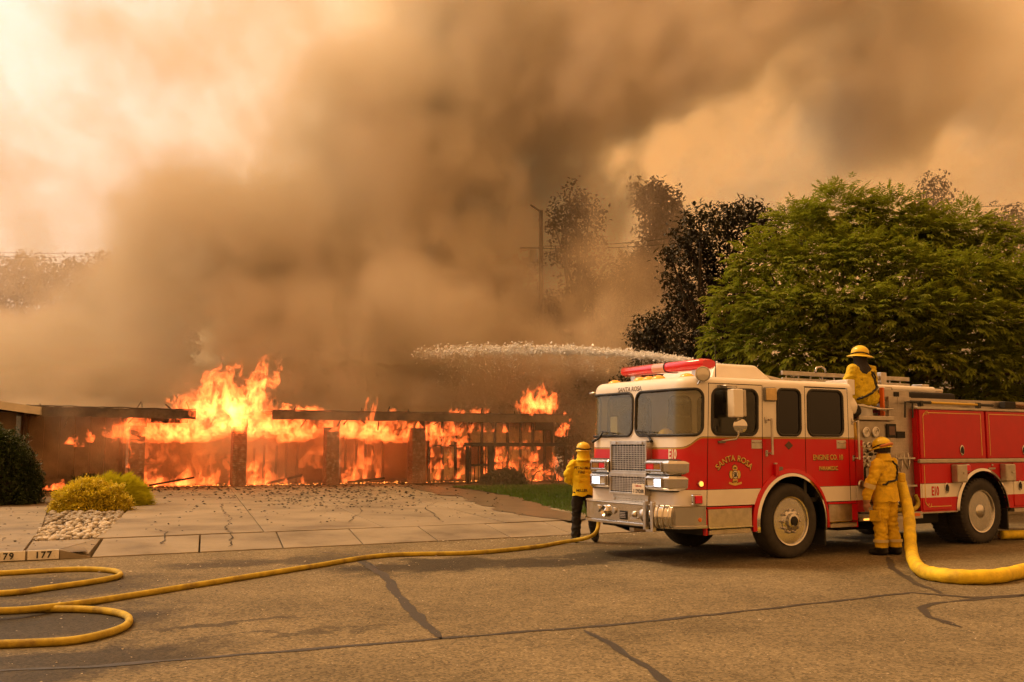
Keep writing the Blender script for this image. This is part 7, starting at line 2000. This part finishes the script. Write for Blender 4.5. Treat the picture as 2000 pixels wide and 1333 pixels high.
def smoke_mat(name, color, absorb, aniso=0.3):
    m = bpy.data.materials.new(name); m.use_nodes = True
    t = m.node_tree; t.nodes.clear()
    o = t.nodes.new('ShaderNodeOutputMaterial')
    v = t.nodes.new('ShaderNodeVolumePrincipled')
    v.inputs['Color'].default_value = (*color, 1)
    v.inputs['Absorption Color'].default_value = (*absorb, 1)
    v.inputs['Density'].default_value = 1.0
    v.inputs['Anisotropy'].default_value = aniso
    t.links.new(v.outputs['Volume'], o.inputs['Volume'])
    return m

SM = smoke_mat('smoke', (0.90, 0.745, 0.615), (0.60, 0.36, 0.17), 0.15)
B = []
def puff(x, y, Y, rx, rz, ry, d):
    c = px(x, y, Y); k = Y / 1944.0
    B.append((tuple(c), (rx * k, ry, rz * k), d))
# rising column over the house
puff(640, 690, 47, 430, 250, 7, 1.1)
puff(400, 620, 48, 280, 200, 7, 1.1)
puff(510, 460, 50, 310, 215, 8, 1.2)
puff(800, 480, 52, 340, 320, 9, 1.2)
puff(800, 270, 54, 340, 240, 9, 1.4)
puff(1010, 150, 58, 380, 270, 11, 1.7)
puff(1180, 40, 62, 420, 230, 12, 1.9)
puff(1060, 400, 62, 300, 260, 9, .8)
puff(1500, -60, 66, 420, 170, 12, 1.4)
puff(1690, 120, 70, 260, 250, 10, .8)
puff(1450, 370, 78, 260, 150, 10, .30)
puff(1930, 260, 80, 300, 300, 10, .22)
puff(1780, 60, 74, 240, 160, 9, .5)
puff(1900, 170, 76, 200, 150, 9, .4)
puff(1600, 280, 76, 170, 150, 9, .25)
puff(1150, 560, 47, 260, 170, 4, .45)
puff(560, 640, 45, 300, 160, 4, 1.3)
puff(830, 620, 45, 260, 170, 4, 1.1)
# low drifting smoke to the left
puff(180, 730, 47, 460, 165, 6, .9)
puff(-80, 710, 52, 400, 130, 8, .7)
puff(300, 630, 62, 300, 130, 8, .55)
puff(200, 790, 52, 420, 90, 6, 1.0)
puff(400, 745, 46, 220, 120, 4, 1.2)
puff(1000, 690, 47, 300, 150, 5, .7)
puff(1240, 640, 42, 180, 120, 5, .55)
volume_field('smoke_plume', (-36, 37, 0.3), (46, 86, 44), (205, 92, 110), B, 0.14, 6.0, 0.95, SM,
             'thick brown smoke plume rising from the burning house and leaning right', 'smoke')
SM2 = smoke_mat('thin_smoke', (0.88, 0.70, 0.52), (0.6, 0.3, 0.1), 0.3)
SM2.cycles.volume_step_rate = .6
# fire-lit smoke hanging under the carport roof
B = []
for a in range(-7, 15, 2):
    c = hp(a, 2.2, 1.6); B.append((tuple(c), (2.2, 2.4, 2.2), 1.0))
for a in (4.5, 7.0, 9.5):
    c = hp(a, -1.0, .3); B.append((tuple(c), (2.4, 1.6, .9), .3))
for a in (-6.5, -4.8): B.append((tuple(hp(a, -.8, 1.4)), (2.0, 1.2, 1.7), .55))
volume_field('carport_smoke', (-19, 32, 0.16), (5, 50, 4.2), (80, 60, 20), B, .35, 1.2, .75, SM2,
             'orange fire-lit smoke hanging under the carport roof', 'smoke')

# ------------------------------------------------------------------ water jet from the deck gun: a torn rope of droplets
M_WATER = pm('spray_droplet', (0.95, 0.94, 0.92), .3, spec=.5, transl=.5, tcol=(.95, .94, .92))
g = MB(); rr = random.Random(101)
A = tm @ Vector((1.05, 1.54, 2.78)); Bp = px(800, 692, 37.0); Cc = px(1115, 686, 25.0)
def jet(t):      # quadratic path through A, near Cc, to Bp
    return A * (1 - t)**2 + (Cc * 2 - (A + Bp) * .5) * 2 * t * (1 - t) * 1.0 + Bp * t * t
def drop(p, r):
    d = [Vector((rr.gauss(0, 1), rr.gauss(0, 1), rr.gauss(0, 1))).normalized() * r * rr.uniform(.6, 1.3) for _ in range(4)]
    g.add([p + x for x in d], [(0, 1, 2), (0, 2, 3), (0, 3, 1), (1, 3, 2)])
for k in range(125000):
    t = rr.random() ** .8; c = jet(min(t, 1.0))
    cl = mnoise.noise(Vector((t * 48, 0, 0))) + .6 * mnoise.noise(Vector((t * 120, 5, 0)))
    if rr.random() > .45 + .8 * cl: continue
    if t > .5 and rr.random() < ((t - .5) / .5) ** .8: continue
    r = .03 + .30 * t ** .9 + .16 * max(0, cl) * t + .5 * max(0, t - .6)
    v = Vector((rr.gauss(0, 1), rr.gauss(0, 1), rr.gauss(0, 1) * .8))
    fall = -abs(rr.gauss(0, 1)) * .55 * t if rr.random() < .22 else 0
    p = c + v * r * .30 + Vector((0, 0, fall + .16 * t * mnoise.noise(Vector((t * 60, 3, 0)))))
    drop(p, rr.uniform(.005, .015) * (.5 + 1.3 * t))
Pj, Rj = [], []
for k in range(60):            # the unbroken part of the stream near the nozzle
    t = k / 59 * .62; q = mnoise.noise(Vector((t * 70, 8, 0)))
    Pj.append(jet(t) + Vector((0, 0, .16 * t * mnoise.noise(Vector((t * 60, 3, 0)))))); Rj.append((.022 + .075 * t) * (1 + .55 * q) * min(1, (59 - k) / 22 + .05))
g.tube(Pj, Rj, 9)
for k in range(14000):          # torn sheets and ropes of solid water in the core
    t = rr.random() ** .75
    if t > .5 and rr.random() < ((t - .5) / .5) ** .7: continue
    cl = mnoise.noise(Vector((t * 48, 0, 0))) + .6 * mnoise.noise(Vector((t * 120, 5, 0)))
    if t > .3 and rr.random() > .6 + .7 * cl: continue
    c = jet(t); d = (jet(min(1, t + .01)) - c).normalized()
    p = c + Vector((rr.gauss(0, 1), rr.gauss(0, 1), rr.gauss(0, 1))) * (.015 + .075 * t) + Vector((0, 0, .05 * t + .16 * t * mnoise.noise(Vector((t * 60, 3, 0)))))
    L_ = rr.uniform(.02, .085) * (.4 + t); w_ = L_ * rr.uniform(.25, .5); n_ = Vector((rr.gauss(0, 1), rr.gauss(0, 1), rr.gauss(0, 1))); s_ = d.cross(n_).normalized()
    g.add([p - d * L_, p + s_ * w_ + Vector((0, 0, rr.uniform(-1, 1) * w_)), p + d * L_, p - s_ * w_, p + s_.cross(d) * w_ * .7], [(0, 1, 4), (1, 2, 4), (2, 3, 4), (3, 0, 4), (0, 3, 2, 1)])
o = g.build('water_jet', M_WATER); tag(o, 'white jet of water arcing from the engine towards the house', 'water', kind='stuff')
